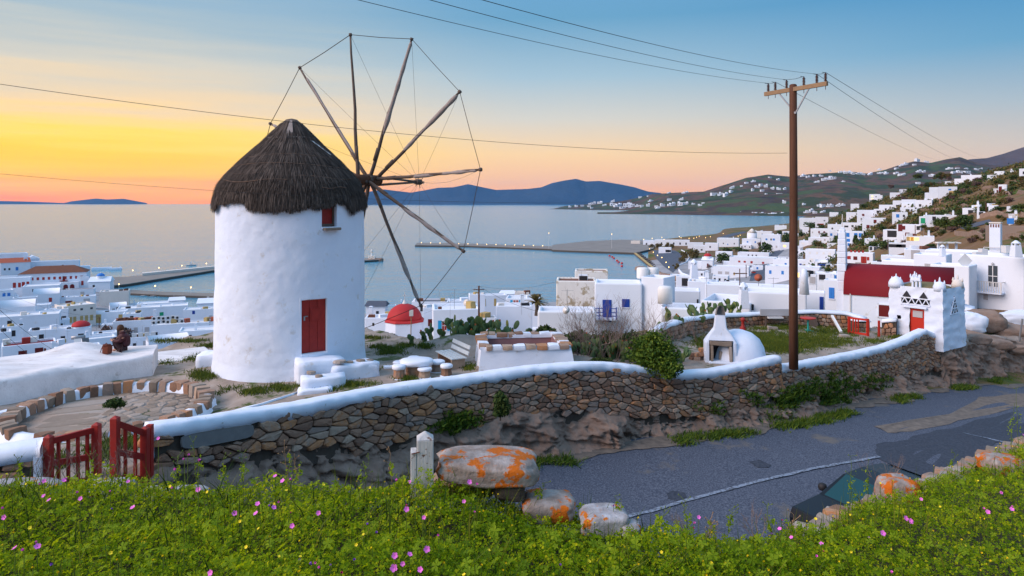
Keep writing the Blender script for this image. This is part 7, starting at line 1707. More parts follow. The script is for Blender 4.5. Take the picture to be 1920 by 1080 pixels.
slab('boardwalk_edge', 'long rusty edge beam of the ruined boardwalk', 'beam', [(1184, 470), (1238, 514), (1241, 513), (1187, 469)], 1.4, -1, 'tan', 'beam')
def drape(name, pts_, matl, lift=.18, n=8):
 pp_ = [];
 for px, py in pts_: d = hit(px, py, 90); pp_.append(Vector(((px - 960) / F * d, d, 0)))
 o = []
 for i in range(len(pp_)):
  for k in range(n): o.append(pp_[i].lerp(pp_[(i + 1) % len(pp_)], k / n))
 c = sum(o, Vector()) / len(o); rows = [[c.lerp(p, q) for p in o] for q in (1, .75, .5, .25)]; m = len(o); vs = [p for r in rows for p in r] + [c]
 zz = ground_z(np.array([p.x for p in vs]), np.array([p.y for p in vs])); vs = [(p.x, p.y, float(z_) + lift) for p, z_ in zip(vs, zz)]
 fs = [(r * m + i, r * m + (i + 1) % m, (r + 1) * m + (i + 1) % m, (r + 1) * m + i) for r in range(3) for i in range(m)] + [(3 * m + i, 3 * m + (i + 1) % m, 4 * m) for i in range(m)]
 mb = MB(); mb.add(vs, fs); return tag(mb.build(name, M[matl]), kind='structure')
drape('car_park', [(1224, 470), (1265, 470), (1285, 480), (1272, 500), (1262, 512), (1245, 500), (1230, 485)], 'asph', .2); drape('street', [(1400, 505), (1436, 500), (1450, 488), (1480, 460), (1487, 450), (1480, 447), (1462, 462), (1440, 482), (1405, 492)], 'asph', .2)
drape('street', [(1405, 528), (1436, 525), (1434, 500), (1412, 500)], 'asph', .22); drape('coast_road', [(1345, 446), (1372, 438), (1395, 434), (1400, 436), (1380, 441), (1360, 448)], 'asph', .2); drape('street', [(1810, 490 - 58), (1840, 424), (1860, 418), (1855, 414), (1830, 420), (1800, 430)], 'asph', .2)
drape('street', [(1880, 356), (1925, 344), (1925, 340), (1890, 349)], 'asph', .3)
cw = [(1272, 512), (1278, 519), (1292, 524), (1308, 527), (1322, 527)]
small_wall('curved_wall', 'curved white wall sweeping below the red domed chapel', [P(px, py - 8, hit(px, py, 90)) for px, py in cw], .3, .5, capd=2.2)
small_wall('curved_wall', 'thin white kerb wall winding above the port shrubs', [P(px, py, hit(px, py + 2, 90)) for px, py in ((1272, 497), (1288, 490), (1293, 482), (1288, 473), (1278, 468))], .2, .4, capd=1.0)
def lamp(px, py, h, lb=None, z0=None, r=1.0, grp='lamps glowing along the port'):
 lb = lb or 'street lamp glowing warm yellow ' + ('beside the ruined boardwalk' if py > 465 else 'on the port quay at the mole' if px < 1200 else 'on the flat road behind the port' )
 d = hit(px, py, 90) if z0 is None else (HC - z0) * F / (py - HY); p = P(px, py, d); t = thing('street_lamp', lb, 'street lamp', tuple(p), 0, grp); hh = h / F * d
 mb = MB(); mb.tube([(0, 0, -.5), (0, 0, hh)], .09 * r, 5); mb.build('post', M['lgrey'], t); mb = MB(); mb.lathe([(.01, -.35), (.3, -.15), (.3, .15), (.01, .35)], 8, (0, 0, hh)); o = mb.build('lantern', M['lamp'], t, True); o.scale = (1, 1, 1)
for px, py, lb in ((223, 545, 'lamp at the root of the jetty'), (291, 548, 'lamp in the middle of the jetty above the dinghies'), (358, 551, 'lamp on the jetty right of the blue boats')): lamp(px, py, 12, lb, 1.1, .9, 'lamps on the jetty')
for px, py, lb in ((249, 516, 'lamp where the breakwater begins'), (298, 511, 'lamp on the breakwater near the seated people'), (341, 507, 'lamp on the breakwater below the fishing boat'), (387, 503, 'lamp on the breakwater beside the windmill')): lamp(px, py, 9, lb, 1.5, .9, 'lamps on the breakwater')
for k in range(14): lamp(790 + k * 17.5, 457.5 + k * .45, 2.6, 'small glowing light in the row along the mole', 1.6, .8, 'lights along the mole')
for px, py in ((1187, 450), (1195, 453), (1207, 452), (1219, 455), (1223, 450), (1241, 448), (1245, 452), (1274, 447), (1277, 449), (1301, 450), (1306, 448), (1311, 446), (1323, 449), (1332, 447), (1292, 450), (1356, 441), (1384, 446), (1388, 444), (1212, 467), (1218, 470), (1225, 476), (1233, 482), (1241, 486), (1249, 495), (1254, 504), (1162, 452), (1150, 454), (1175, 452), (1129, 456), (1120, 452)): lamp(px, py, 3.2)
for px, h, lb in ((1029, 29, 'tall floodlight mast standing on the mole'), (1147, 27, 'tall thin mast on the port quay')): lamp(px, 466, h, lb, 1.6, 1.5, 'tall masts of the port')
# beacon at the end of the breakwater
t = thing('beacon', 'small beacon on a rocky islet right of the windmill', 'beacon', (P(697, 487, 520).x, 520, 0)); mb = MB(); lump_box(mb, (3, 0, .8), (11, 5, 2.6), 0, 5, .6); mb.build('rock_base', M['rock'], t, True); mb = MB(); mb.box((0, 0, 3.0), (5, 3, 2)); mb.lathe([(.6, 4), (.5, 7.5), (.8, 7.6), (.6, 8.4), (.1, 9)], 8); mb.build('tower', M['wash_old'], t)
def boat(px, py, w_, label, hull='white', cabin=1, rz=0., deck='lgrey', mast=0, name='boat'):
 d = HC * F / (py - HY); p = P(px, py, d); L = w_ / F * d; t = thing(name, label, 'boat', (p.x, p.y, 0), R(rz)); mb = MB(); n_ = 12; vs = []
 for k in range(n_ + 1):
  q = k / n_; bw = L * .16 * (math.sin(math.pi * min(1, .18 + q * .82)) ** .6 if q < 1 else .02) ; sh = .12 * L * (.55 + .45 * q ** 2)
  for y, z in ((-bw, sh), (-bw * .75, .02 * L), (0, -.05 * L), (bw * .75, .02 * L), (bw, sh)): vs.append(((q - .5) * L, y, z))
 mb.add(vs, [(k * 5 + i, k * 5 + i + 1, (k + 1) * 5 + i + 1, (k + 1) * 5 + i) for k in range(n_) for i in range(4)] + [(0, 4, 3, 2, 1)]); mb.build('hull', M[hull], t, True)
 mb = MB(); mb.add([(v[0], v[1] * .95, v[2] - .02 * L) for k in range(n_ + 1) for v in (vs[k * 5], vs[k * 5 + 4])], [(2 * k, 2 * k + 2, 2 * k + 3, 2 * k + 1) for k in range(n_)]); mb.build('deck', M[deck], t)
 if cabin: mb = MB(); mb.box((-.05 * L, 0, .15 * L), (.28 * L, .16 * L, .16 * L), taper=.85); mb.build('cabin', M['white'], t); ubox('cabin_window', M['glass'], t, (-.05 * L, 0, .17 * L), (.27 * L, .155 * L, .05 * L))
 else: mb = MB(); mb.box((-.47 * L, 0, .12 * L), (.08 * L, .07 * L, .18 * L)); mb.build('outboard_motor', M['black'], t)
 if mast: mb = MB(); mb.tube([(0, 0, .1 * L), (0, 0, .5 * L)], .012 * L, 5); mb.tube([(.5 * L, 0, .12 * L), (0, 0, .45 * L)], .004 * L, 3); mb.build('mast', M['lgrey'], t)
boat(359, 498, 18, 'grey fishing boat heading out beyond the breakwater', 'lgrey', 1, 10, mast=1); boat(270, 555, 14, 'grey inflatable dinghy leftmost of the three moored boats', 'lgrey', 0, 20); boat(288, 556, 15, 'grey dinghy in the middle of the three moored boats', 'lgrey', 0, 20); boat(303, 556, 13, 'small white dinghy rightmost of the three moored boats', 'white', 0, 15)
boat(326, 560, 14, 'bright blue fishing boat with yellow deck moored at the jetty', 'cyan', 0, 5, 'tan', 1); boat(342, 557, 13, 'blue and white fishing caique behind the bright blue boat', 'blue2', 1, 20, mast=1); boat(391, 560, 16, 'red and grey boat moored beside the windmill edge', 'orange_tile', 1, 10); boat(1297, 405, 3, 'tiny white boat in the far bay', 'white', 0)
for k, (px, py) in enumerate(((1143, 480.5), (1148, 482.5), (1151, 485), (1157, 489.5), (1160, 492.5), (1166, 494.5), (1166, 500))):
 d = HC * F / (py - HY); mb = MB(); mb.lathe([(.05, -.5), (.9, 0), (.9, .6), (.4, 1.1), (.05, 1.2)], 8); o = mb.build('buoy', M['red2'], None, True); o.location = ((px - 960) / F * d, d, 0); tag(o, 'round red buoy in the line off the port shore', 'buoy', 'red buoys off the port shore', 'thing')
boulder(1201, 506, HC * F / 127, (8, 5, 4.5), M['rock'], 'dark rock standing in the shallow water near the boardwalk', sd=44, zoff=.3)
for k in range(16): boulder(1232 + k * 5.0 + rnd.random() * 2, 512 + k * 1.3 + rnd.random() * 2, 380 - k * 5, (4.5, 3.5, 2.5), M['rock'], 'brown rock in the heap along the shore below the curved wall', name='shore_rock', sd=50 + k)['group'] = 'rocks along the shore'
# parked cars far away
def far_car(px, py, lb, col, rz=0):
 d = hit(px, py, 90); p = P(px, py, d); t = thing('parked_car', lb, 'car', (p.x, p.y, p.z + .2), R(rz))
 mb = MB(); mb.box((0, 0, .55), (4.1, 1.7, .6), taper=.95); mb.build('body', M[col], t, bevel=.1); mb = MB(); mb.box((-.1, 0, 1.1), (2.2, 1.5, .55), taper=.78); mb.build('cabin', M['glass'], t); mb = MB()
 for x in (-1.3, 1.3): mb.tube([(x, -.88, .32), (x, .88, .32)], .32, 10)
 mb.build('wheels', M['black'], t)
for px, py, lb, c_, rz in ((1446, 489, 'silver car parked by the long white house street', 'lgrey', 60), (1444, 493, 'dark red car parked behind the silver one', 'red', 60), (1417, 501, 'white car parked on the street corner', 'white', 20), (1524, 499, 'white car parked below the pale blue house', 'white', 0), (1534, 498, 'grey car parked below the pale blue house', 'grey', 0), (1545, 500, 'dark car at the end of the row below the pale blue house', 'blue', 0), (1154, 463, 'dark blue car parked on the port quay', 'blue', 0), (1160, 464, 'black car parked on the port quay', 'black', 0), (1413, 513, 'dark red car standing in the street right of the cafe', 'red', 80)): far_car(px, py, lb, c_, rz)
# people on the breakwater
for k in range(4): px = 300 + k * 3.4; p = P(px, 512.5, (HC - 1.5) * F / 133.5); mb = MB(); mb.lathe([(.2, 0), (.28, .5), (.3, 1.1), (.14, 1.4), (.18, 1.6), (.02, 1.8)], 7, tuple(p)); tag(mb.build('person', M['jacket' if k % 2 else 'black'], None, True), 'dark dressed person standing on the breakwater', 'person', 'people on the breakwater', 'thing')
def terrace(name, pts_, label, key='stone', h=1.1):
 q = [P(px, py, hit(px, py, 90)) for px, py in pts_]; r = []
 for a, b in zip(q[:-1], q[1:]): r += [a.lerp(b, k / 8) for k in range(8)]
 r.append(q[-1]); mb = MB(); vs = []
 for i, p in enumerate(r): z = gz(p.x, p.y); j = N1(i * .9, 3) * .3; vs += [(p.x, p.y - .25, z - .5), (p.x, p.y - .25, z + h * .8 + j), (p.x, p.y + .25, z + h * .8 + j), (p.x, p.y + .25, z - .5)]
 mb.add(vs, [(4 * i + k, 4 * i + 4 + k, 4 * i + 5 + k, 4 * i + 1 + k) for i in range(len(r) - 1) for k in range(3)]); tag(mb.build(name, M[key]), label, 'wall', kind='thing')
for i, (pts_, lb, k_) in enumerate([([(1790, 440), (1850, 446), (1925, 452)], 'low brown field wall crossing the green slope at the right', 'rock'), ([(1700, 402), (1760, 396), (1815, 392)], 'dry stone terrace wall above the green shuttered house', 'rock'), ([(1770, 352), (1810, 358), (1860, 352)], 'long terrace wall below the ridge houses', 'rock'), ([(1655, 448), (1690, 452), (1712, 449)], 'garden wall below the arcade house', 'wash_far'), ([(1838, 410), (1870, 404), (1925, 408)], 'pale brown wall right of the tiny chapel hut', 'rock'), ([(1590, 412), (1630, 405), (1660, 404)], 'stone terrace wall in the middle of the slope', 'rock'), ([(1860, 371), (1890, 366), (1925, 362)], 'brown rocky wall behind the white hillside chapel', 'rock')]): terrace('terrace_wall', pts_, lb, k_)
# ---- leafy crowns
def leaf_cloud(name, n, radii, size, matl, seed=0, clumps=14, flat=0, fill=.55, lift=0.):
 """many small leaf faces gathered in clumps through a crown"""
 rg = np.random.RandomState(seed); rad = np.array(radii)
 cc = rg.normal(size=(clumps, 3)); cc /= np.linalg.norm(cc, axis=1)[:, None]; cc *= (rg.rand(clumps)[:, None] ** .4) * .72; cr = .28 + rg.rand(clumps) * .26
 k = rg.randint(0, clumps, n); p = rg.normal(size=(n, 3)); p /= np.linalg.norm(p, axis=1)[:, None]; p *= (rg.rand(n)[:, None] ** .45) * cr[k][:, None]
 p = (cc[k] + p) * rad; p[:, 2] = np.maximum(p[:, 2], -radii[2] * .9) + lift
 a = rg.normal(size=(n, 3)); a /= np.linalg.norm(a, axis=1)[:, None]; b = np.cross(a, rg.normal(size=(n, 3))); b /= np.linalg.norm(b, axis=1)[:, None] + 1e-9
 s = size * (.6 + rg.rand(n) * .8); a *= s[:, None]; b *= (s * .55)[:, None]
 V = np.stack([p - a, p - b, p + a, p + b], 1).reshape(-1, 3); f = np.arange(n)[:, None] * 4 + np.array([0, 1, 2, 3])
 return raw_mesh(name, V, f, matl)
CROWNS = {}
def crown_mesh(key, var):
 k = (key, var)
 if k not in CROWNS: CROWNS[k] = leaf_cloud('crown', 620, (1, 1, 1), .13, M[key], seed=var * 7 + len(key), clumps=10 + var * 3)
 return CROWNS[k]
_tr = MB(); _tr.tube([(0, 0, -1.2), (.03, 0, -.5), (-.02, .03, .2)], [.09, .07, .04], 6); _tr.tube([(0, 0, -.5), (.25, .1, .1)], [.05, .02], 5); _tr.tube([(0, 0, -.45), (-.22, -.1, .15)], [.05, .02], 5)
TRUNK = mesh_of('trunk', _tr.v, _tr.f, M['trunk'])
def tree(px, py, w_, h, key, label, group=None, dmin=90, d=None, name='shrub', cat=None):
 d = d or hit(px, py, dmin); p = P(px, py, d); W_, H_ = w_ / F * d / 2, h / F * d / 2; t = thing(name, label, cat or ('tree' if 'tree' in name else 'shrub'), (p.x, p.y, p.z), rnd.random() * 6, group)
 c = link('crown', crown_mesh(key, int(rnd.random() * 4)), t); c.scale = (W_ * 1.1, W_ * 1.1, H_ * 1.1); c.location = (0, 0, H_ * .95)
 s_ = link('trunk', TRUNK, t); s_.scale = (W_, W_, H_); s_.location = (0, 0, H_ * .95); return t
for px, py, w_, h, key, lb in [
 (215, 516, 16, 14, 'leafolive', 'round olive tree standing on the old harbour square'), (1435, 478, 26, 26, 'leafdark', 'big dark green tree beside the tall blue windowed house'), (1428, 466, 14, 14, 'leafred', 'reddish tree top above the big dark tree'),
 (1300, 485, 24, 22, 'leafolive', 'dense olive green tree left of the red domed chapel'), (1352, 494, 26, 22, 'leafdark', 'dark rounded tree right of the red domed chapel'), (1367, 492, 16, 14, 'leafdark', 'dark bushy tree between chapel and red shuttered house'), (1330, 505, 12, 10, 'leafred', 'pale pink blossoming tree below the red domed chapel'),
 (1222, 466, 13, 9, 'leafolive', 'olive shrub at the port behind the quay'), (1235, 465, 14, 11, 'leafolive', 'second olive tree in the port row'), (1251, 464, 12, 10, 'leafolive', 'olive tree near the low port building'), (1260, 466, 10, 11, 'leafolive', 'tree at the right end of the port row'),
 (1283, 484, 16, 16, 'leafolive', 'green hedge bank inside the curved road wall'), (1280, 492, 14, 14, 'leafolive', 'lower part of green bank beside the curved wall'), (1268, 505, 14, 12, 'leafolive', 'brownish shrub at the left end of the curved wall'), (1365, 475, 22, 12, 'leafmid', 'yellow green tree between the bay houses'), (1385, 472, 20, 9, 'leafdark', 'dark low trees left of the big dark tree'), (1398, 474, 14, 8, 'leafdark', 'dark shrub below the blue windowed house'),
 (1474, 456, 22, 22, 'leafdark', 'dark tree group left of the tall pole beside the road'), (1462, 440, 12, 9, 'leafdark', 'dark tree behind the turreted waterside house'), (1502, 444, 14, 14, 'leafdark', 'dark tree right of the tall pole'), (1520, 430, 22, 15, 'leafdark', 'dark green tree before the red awning house'), (1540, 432, 20, 13, 'leafdark', 'dark tree below the red awning house'), (1565, 435, 12, 10, 'leafdark', 'round dark bush before the stepped white house'),
 (1529, 462, 14, 14, 'leafdark', 'round dark green tree on the lower slope right of the pole'), (1546, 444, 14, 8, 'leafdark', 'dark low shrub by the two red doors house'), (1663, 468, 34, 20, 'leafdark', 'large dark tree mass below the arcade house'), (1640, 466, 22, 14, 'leafdark', 'dark shrub left of the large tree mass'), (1688, 450, 12, 12, 'leafolive', 'small yellowish tree in front of the arcade house'),
 (1620, 452, 12, 12, 'leafolive', 'olive tree right of the cypress'), (1570, 498, 12, 20, 'leafolive', 'brownish tree left of the church bell tower'), (1552, 512, 16, 16, 'leafdark', 'dark pine like tree below the pale blue house'), (1570, 514, 12, 12, 'leafdark', 'dark green tree touching the bell tower'), (1507, 507, 12, 9, 'leafolive', 'small olive palm like shrub right of the pole'),
 (1454, 524, 14, 12, 'leafolive', 'small palm like tree below the lit yellow doorway'), (1772, 433, 34, 28, 'leafmid', 'large bright green tree in front of the long white house'), (1795, 430, 26, 30, 'leafdark', 'dark olive tree right of the bright green tree'), (1785, 435, 22, 12, 'leafred', 'reddish brown shrub at the foot of the green trees'), (1810, 424, 34, 24, 'leafdark', 'very dark tree mass below the hillside hut'), (1755, 425, 16, 18, 'leafdark', 'dark tree beside the green shuttered house'),
 (1840, 400, 26, 14, 'leafdark', 'dark shrub behind the small chapel hut'), (1875, 396, 30, 10, 'leafdark', 'dark low hedge below the flat white shed'), (1850, 389, 14, 10, 'leafdark', 'dark bush between the two hillside sheds'), (1746, 466, 20, 10, 'leafdark', 'green hedge beneath the cream street wall'), (1575, 580, 30, 14, 'leafdark', 'dark green shrub left of the church foot'),
 (200, 642, 34, 36, 'leafred', 'bare brownish tree left of the seated person'), (228, 640, 34, 30, 'leafred', 'bare brown tree top behind the seated person'), (240, 650, 20, 22, 'leafred', 'thin bare tree right of the seated person'), (365, 598, 10, 5, 'leafdark', 'tiny roof plants beside the windmill')]:
 tree(px, py, w_, h, key, lb, name='tree' if 'tree' in lb else 'shrub', dmin=55 if px == 1575 else 90)
t = thing('cypress_tree', 'slim dark cypress tree beside the blue balcony house', 'tree', tuple(P(1604, 458, hit(1604, 458, 90)))); s_ = hit(1604, 458, 90) / F
c = link('crown', leaf_cloud('crown', 1500, (4.8 * s_, 4.8 * s_, 8.6 * s_), .4, M['leafdark'], 5, 12, lift=8.5 * s_), t)
q = link('trunk', TRUNK, t); q.scale = (3, 3, 4); q.location = (0, 0, 2)
# trees and shrubs told apart only loosely: scattered through the slope gardens
r2 = random.Random(11); cnt = 0
while cnt < 210:
 px = r2.uniform(1500, 1930); top = 470 - (px - 1500) * .36; py = r2.uniform(max(330, top - 62), 462)
 if px < 1600 and py < 395: continue
 if float(vnoise(np.array([px / 26.]), np.array([py / 11.]), None, 5)[0]) < .50: continue
 if any(abs(px - (h_[0])) < (h_[4] - h_[3]) * .42 and h_[1] - 1 < py - 2 < h_[2] + 2 for h_ in HOUSES): continue
 if hit(px, py, 90) > 650: continue
 w_ = r2.uniform(7, 20); key = r2.choice(['leafdark', 'leafdark', 'leafolive', 'leafmid', 'leafred']); cnt += 1
 tree(px, py, w_, w_ * r2.uniform(.5, .8), key, {'leafdark': 'dark green shrub', 'leafolive': 'brownish olive shrub', 'leafmid': 'fresh green shrub', 'leafred': 'reddish brown shrub'}[key] + ' on the slope, ' + locate(px, py), 'shrubs scattered over the right slope')
# low scrub on the open slope
def scatter_scrub(name, n, pxr, dr, size, key, seed, cond, leaves=14):
 rg = np.random.RandomState(seed); px = rg.uniform(*pxr, n * 4); d = np.exp(rg.uniform(math.log(dr[0]), math.log(dr[1]), n * 4)); x = (px - 960) / F * d
 ok = cond(px, d) & (fbm(x / 30, d / 30, o=3, s=seed) > -.03); x, d = x[ok][:n], d[ok][:n]; z = ground_z(x, d); m = len(x); sz = size * (.5 + rg.rand(m)) * (1 + d / 260)
 o = rg.normal(size=(m, leaves, 3)) * np.array([.5, .5, .28]) * sz[:, None, None]; c = np.stack([x, d, z + sz * .25], 1)[:, None] + o; c = c.reshape(-1, 3); q = len(c)
 a = rg.normal(size=(q, 3)); a /= np.linalg.norm(a, axis=1)[:, None]; b = np.cross(a, rg.normal(size=(q, 3))); b /= np.linalg.norm(b, axis=1)[:, None]; s = np.repeat(sz, leaves) * .28
 V = np.stack([c - a * s[:, None], c + b * s[:, None] * .6, c + a * s[:, None], c - b * s[:, None] * .6], 1).reshape(-1, 3)
 return tag(link(name, raw_mesh(name, V, np.arange(q)[:, None] * 4 + np.array([0, 1, 2, 3]), M[key])), kind='stuff')
scatter_scrub('undergrowth', 4200, (1560, 2150), (70, 800), .7, 'leafolive', 3, lambda p, d: (d > 230 - (p - 1560) * .45) & ((d > 190) | (p < 1690)))
scatter_scrub('undergrowth', 1500, (1500, 2150), (90, 800), .8, 'leafdark', 4, lambda p, d: (d > 260 - (p - 1560) * .45) & ((d > 210) | (p < 1690)))

# ---- prickly pears, thicket, bush by the wall
_pd = MB(); _pr = []
for j in range(7):
 b = -math.pi / 2 + math.pi * j / 6
 for i in range(8): a = 2 * math.pi * i / 8; _pr.append((math.cos(a) * math.cos(b) * .36 * (1 + .12 * math.sin(b)), math.sin(a) * math.cos(b) * .07, .5 + .5 * math.sin(b)))
_pd.add(_pr, [(j * 8 + i, j * 8 + (i + 1) % 8, (j + 1) * 8 + (i + 1) % 8, (j + 1) * 8 + i) for j in range(6) for i in range(8)])
M['cactus'] = nmat('cactus_pad', [(0, (.05, .10, .045)), (.5, (.10, .16, .06)), (.8, (.15, .19, .05)), (1, (.45, .34, .05))], 3, .6, .2, 30, .005, island=.65)
PAD = mesh_of('pad', _pd.v, _pd.f, M['cactus'], True)
M['fruit'] = mat('prickly_fruit', (.42, .10, .02), .6)
_fd = MB(); _fd.lathe([(.02, 0), (.05, .03), (.055, .09), (.02, .12)], 6); FRUIT = mesh_of('fruit', _fd.v, _fd.f, M['fruit'], True)
def prickly(loc, n, s, label, group=None, spread=1.0):
 t = thing('prickly_pear', label, 'cactus', tuple(loc), rnd.random() * 6, group); tips_ = []
 for k in range(max(2, n // 5)): tips_.append((Vector(((rnd.random() - .5) * spread, (rnd.random() - .5) * spread, -.1)), Vector(((rnd.random() - .5) * .6, (rnd.random() - .5) * .6, 1)).normalized()))
 i = 0; q_ = list(tips_)
 while i < n and q_:
  p, dr = q_.pop(0); sz = s * (.75 + rnd.random() * .5); o = link('pad', PAD, t); o.location = p; rot = dr.to_track_quat('Z', 'Y'); o.rotation_euler = (rot @ Vector((0, 0, 1)).rotation_difference(Vector((0, 0, 1))) @ Matrix.Rotation(rnd.random() * 6.28, 4, 'Z').to_quaternion()).to_euler(); o.scale = (sz, sz, sz * 1.05)
  top = p + dr * sz * .92
  for _ in range(rnd.choice((1, 2, 2, 3))): q_.append((top - dr * sz * .12 + Vector((rnd.random() - .5, rnd.random() - .5, 0)) * sz * .5, (dr + Vector((rnd.random() - .5, rnd.random() - .5, rnd.random() * .5 - .05)) * 1.5).normalized()))
  if rnd.random() < .09: f = link('fruit', FRUIT, t); f.location = top; f.scale = (.7, .7, .7)
  i += 1
 return t
G1 = 'prickly pears behind the stone cistern'
def PP(px, py, d): p = P(px, py, d); p.z = pz(p.x, p.y) - .05; return p
for k, (px, py, d, n, s, sp) in enumerate([(790, 654, 29, 14, .25, 1.0), (812, 660, 28.5, 20, .27, 1.2), (838, 662, 28.3, 20, .28, 1.2), (862, 662, 28.3, 26, .29, 1.2), (888, 664, 28, 36, .33, 1.3), (910, 664, 28, 38, .35, 1.4), (935, 660, 28.4, 38, .34, 1.4), (960, 655, 29, 30, .32, 1.4), (985, 648, 29.5, 20, .32, 1.2), (1040, 646, 29.5, 18, .32, 1.2)]):
 p = PP(px, py, d); prickly(p, n, s, ('leftmost small prickly pear clump behind the bench', 'prickly pear clump second from the left behind the stools', 'low prickly pear in front of the white wall behind the bench', 'prickly pear below the blue shuttered window', 'tall prickly pear standing right of the bench', 'tallest prickly pear clump left of the cistern', 'wide prickly pear behind the left cistern corner', 'prickly pear with red fruit behind the cistern', 'small prickly pear at the back edge of the cistern', 'prickly pear just right behind the cistern')[k], G1, sp)
for k, (px, py, d, n, s, sp, lb) in enumerate([(1262, 622, 33, 20, .34, 1.5, 'prickly pear at the left end of the courtyard wall'), (1285, 612, 35, 22, .36, 1.6, 'dense prickly pear left behind the courtyard wall'), (1308, 605, 37, 22, .36, 1.6, 'prickly pear behind the courtyard wall left of the chimney'), (1345, 594, 39, 20, .38, 1.6, 'tall prickly pear right behind the oven chimney'), (1372, 590, 40, 16, .36, 1.5, 'prickly pear with yellow fruit right of the oven chimney'), (1325, 598, 39, 14, .34, 1.5, 'low prickly pear directly behind the oven chimney'),
 (1080, 672, 27, 40, .30, 1.8, 'prickly pear at the left of the tangled thicket'), (1110, 668, 27.4, 40, .32, 1.8, 'prickly pear inside the bare branched thicket'), (1165, 664, 27.6, 52, .36, 1.8, 'tall prickly pear rising above the thicket'), (1200, 662, 27.6, 40, .34, 1.8, 'prickly pear right in the bare thicket'), (1235, 662, 27.4, 36, .32, 1.7, 'prickly pear behind the round green bush'), (1140, 676, 27, 34, .30, 1.8, 'low prickly pear at the foot of the thicket'), (1268, 666, 27.6, 26, .32, 1.5, 'bluish prickly pear left of the oven')]):
 prickly(PP(px, py, d) if d < 28 else P(px, py, d), n, s, lb, None, sp)
def twig_bush(loc, n, h, spread, matl, label, name='bare_shrub', r=.014, depth=3, seed=0, group=None, cat='shrub'):
 rr = random.Random(seed); mb = MB()
 def grow(p, dr, L, rad, lv):
  k = 4; pts_ = [p];
  for _ in range(k): dr = (dr + Vector((rr.random() - .5, rr.random() - .5, rr.random() - .42)) * .45).normalized(); p = p + dr * L / k; pts_.append(p)
  mb.tube(pts_, [rad * (1 - .55 * i / k) for i in range(k + 1)], 3, False)
  if lv > 0:
   for _ in range(rr.choice((2, 3, 3))): b = rr.choice(pts_[2:]); grow(b, (dr + Vector((rr.random() - .5, rr.random() - .5, rr.random() - .3)) * 1.6).normalized(), L * .62, rad * .6, lv - 1)
 for _ in range(n):
  a = rr.random() * 6.28; q = rr.random() ** .5; grow(Vector((math.cos(a) * spread * q * .7, math.sin(a) * spread * q * .5, -.05)), Vector((math.cos(a) * .6, math.sin(a) * .6, 1)).normalized(), h * (.5 + rr.random() * .4), r, depth)
 t = thing(name, label, cat, tuple(loc), 0, group); mb.build('branches', matl, t); return t
M['twig'] = nmat('dry_twigs', [(0, (.10, .075, .065)), (1, (.27, .20, .17))], 5, .9, 0, island=.7)
for k, (px, py, d, n, h, sp, lb) in enumerate([(1095, 680, 26.8, 18, 1.5, 1.1, 'tangled bare shrub right of the cistern'), (1130, 675, 26.8, 20, 1.75, 1.2, 'leafless grey thicket between cistern and green bush'), (1168, 672, 26.5, 20, 1.8, 1.2, 'large bare branched shrub behind the green bush'), (1205, 662, 27, 18, 1.6, 1.1, 'bare shrub above the round green bush'), (1325, 640, 31, 8, 1.0, .8, 'leafless bush in front of the courtyard wall left of the oven')]):
 twig_bush(PP(px, py, d) if d < 28 else P(px, py, d), n, h, sp, M['twig'], lb, seed=k + 3)
M['leafbush'] = nmat('bush_leaf', [(0, (.02, .05, .006)), (.5, (.06, .12, .008)), (1, (.16, .20, .012))], 3, .7, 0, island=.7)
def bush(px, py, d, w_, h, n, label, key='leafbush', size=.05, seed=1, name='bush', clumps=26, loc=None):
 p = loc or P(px, py, d); t = thing(name, label, 'bush', tuple(p)); W_, H_ = w_ / F * d / 2, h / F * d / 2
 c = link('foliage', leaf_cloud('foliage', n, (W_, W_ * .9, H_), size, M[key], seed, clumps, lift=H_ * .9), t); c['kind'] = 'stuff'
 s_ = link('stem', TRUNK, t); s_.scale = (W_ * .7, W_ * .7, H_ * .8); s_.location = (0, 0, H_ * .7); return t
bush(1228, 702, 23.9, 100, 86, 13000, 'round bright green bush growing over the white wall cap', size=.05, seed=8, clumps=40)
bush(1255, 708, 23.2, 50, 40, 2500, 'lower green part of bush hanging over the wall stones', size=.045, seed=9)
bush(1020, 640, 29, 46, 34, 1800, 'yellow green leafy bush behind the cistern', 'leafmid', .07, 10); bush(1250, 690, 25, 60, 30, 2500, 'green foliage at the right foot of the round bush', 'leafmid', .05, 12)
bush(938, 782, 19.2, 44, 52, 3000, 'dark green caper bush hanging on the stone wall', 'leafdark', .045, 13); bush(216, 766, 18.8, 40, 20, 1600, 'small green bush growing in the middle of the threshing floor', 'leafdark', .04, 14); bush(1130, 690, 25.5, 60, 20, 1500, 'low green weeds at the foot of the thicket', 'leafmid', .05, 15)
for k, (px, w_, h, lb) in enumerate(((1075, 70, 44, 'dark leafy undergrowth between cistern and thicket'), (1130, 90, 56, 'dark green undergrowth in the middle of the thicket'), (1185, 90, 60, 'dark green undergrowth behind the round bush'))): bush(px, 0, 27.6, w_, h, 3800, lb, 'leafdark', .06, 60 + k, loc=PP(px, 0, 27.6))
bush(1155, 697, 24.5, 40, 12, 800, 'low dark green plant just behind the wall cap', 'leafdark', .05, 16)
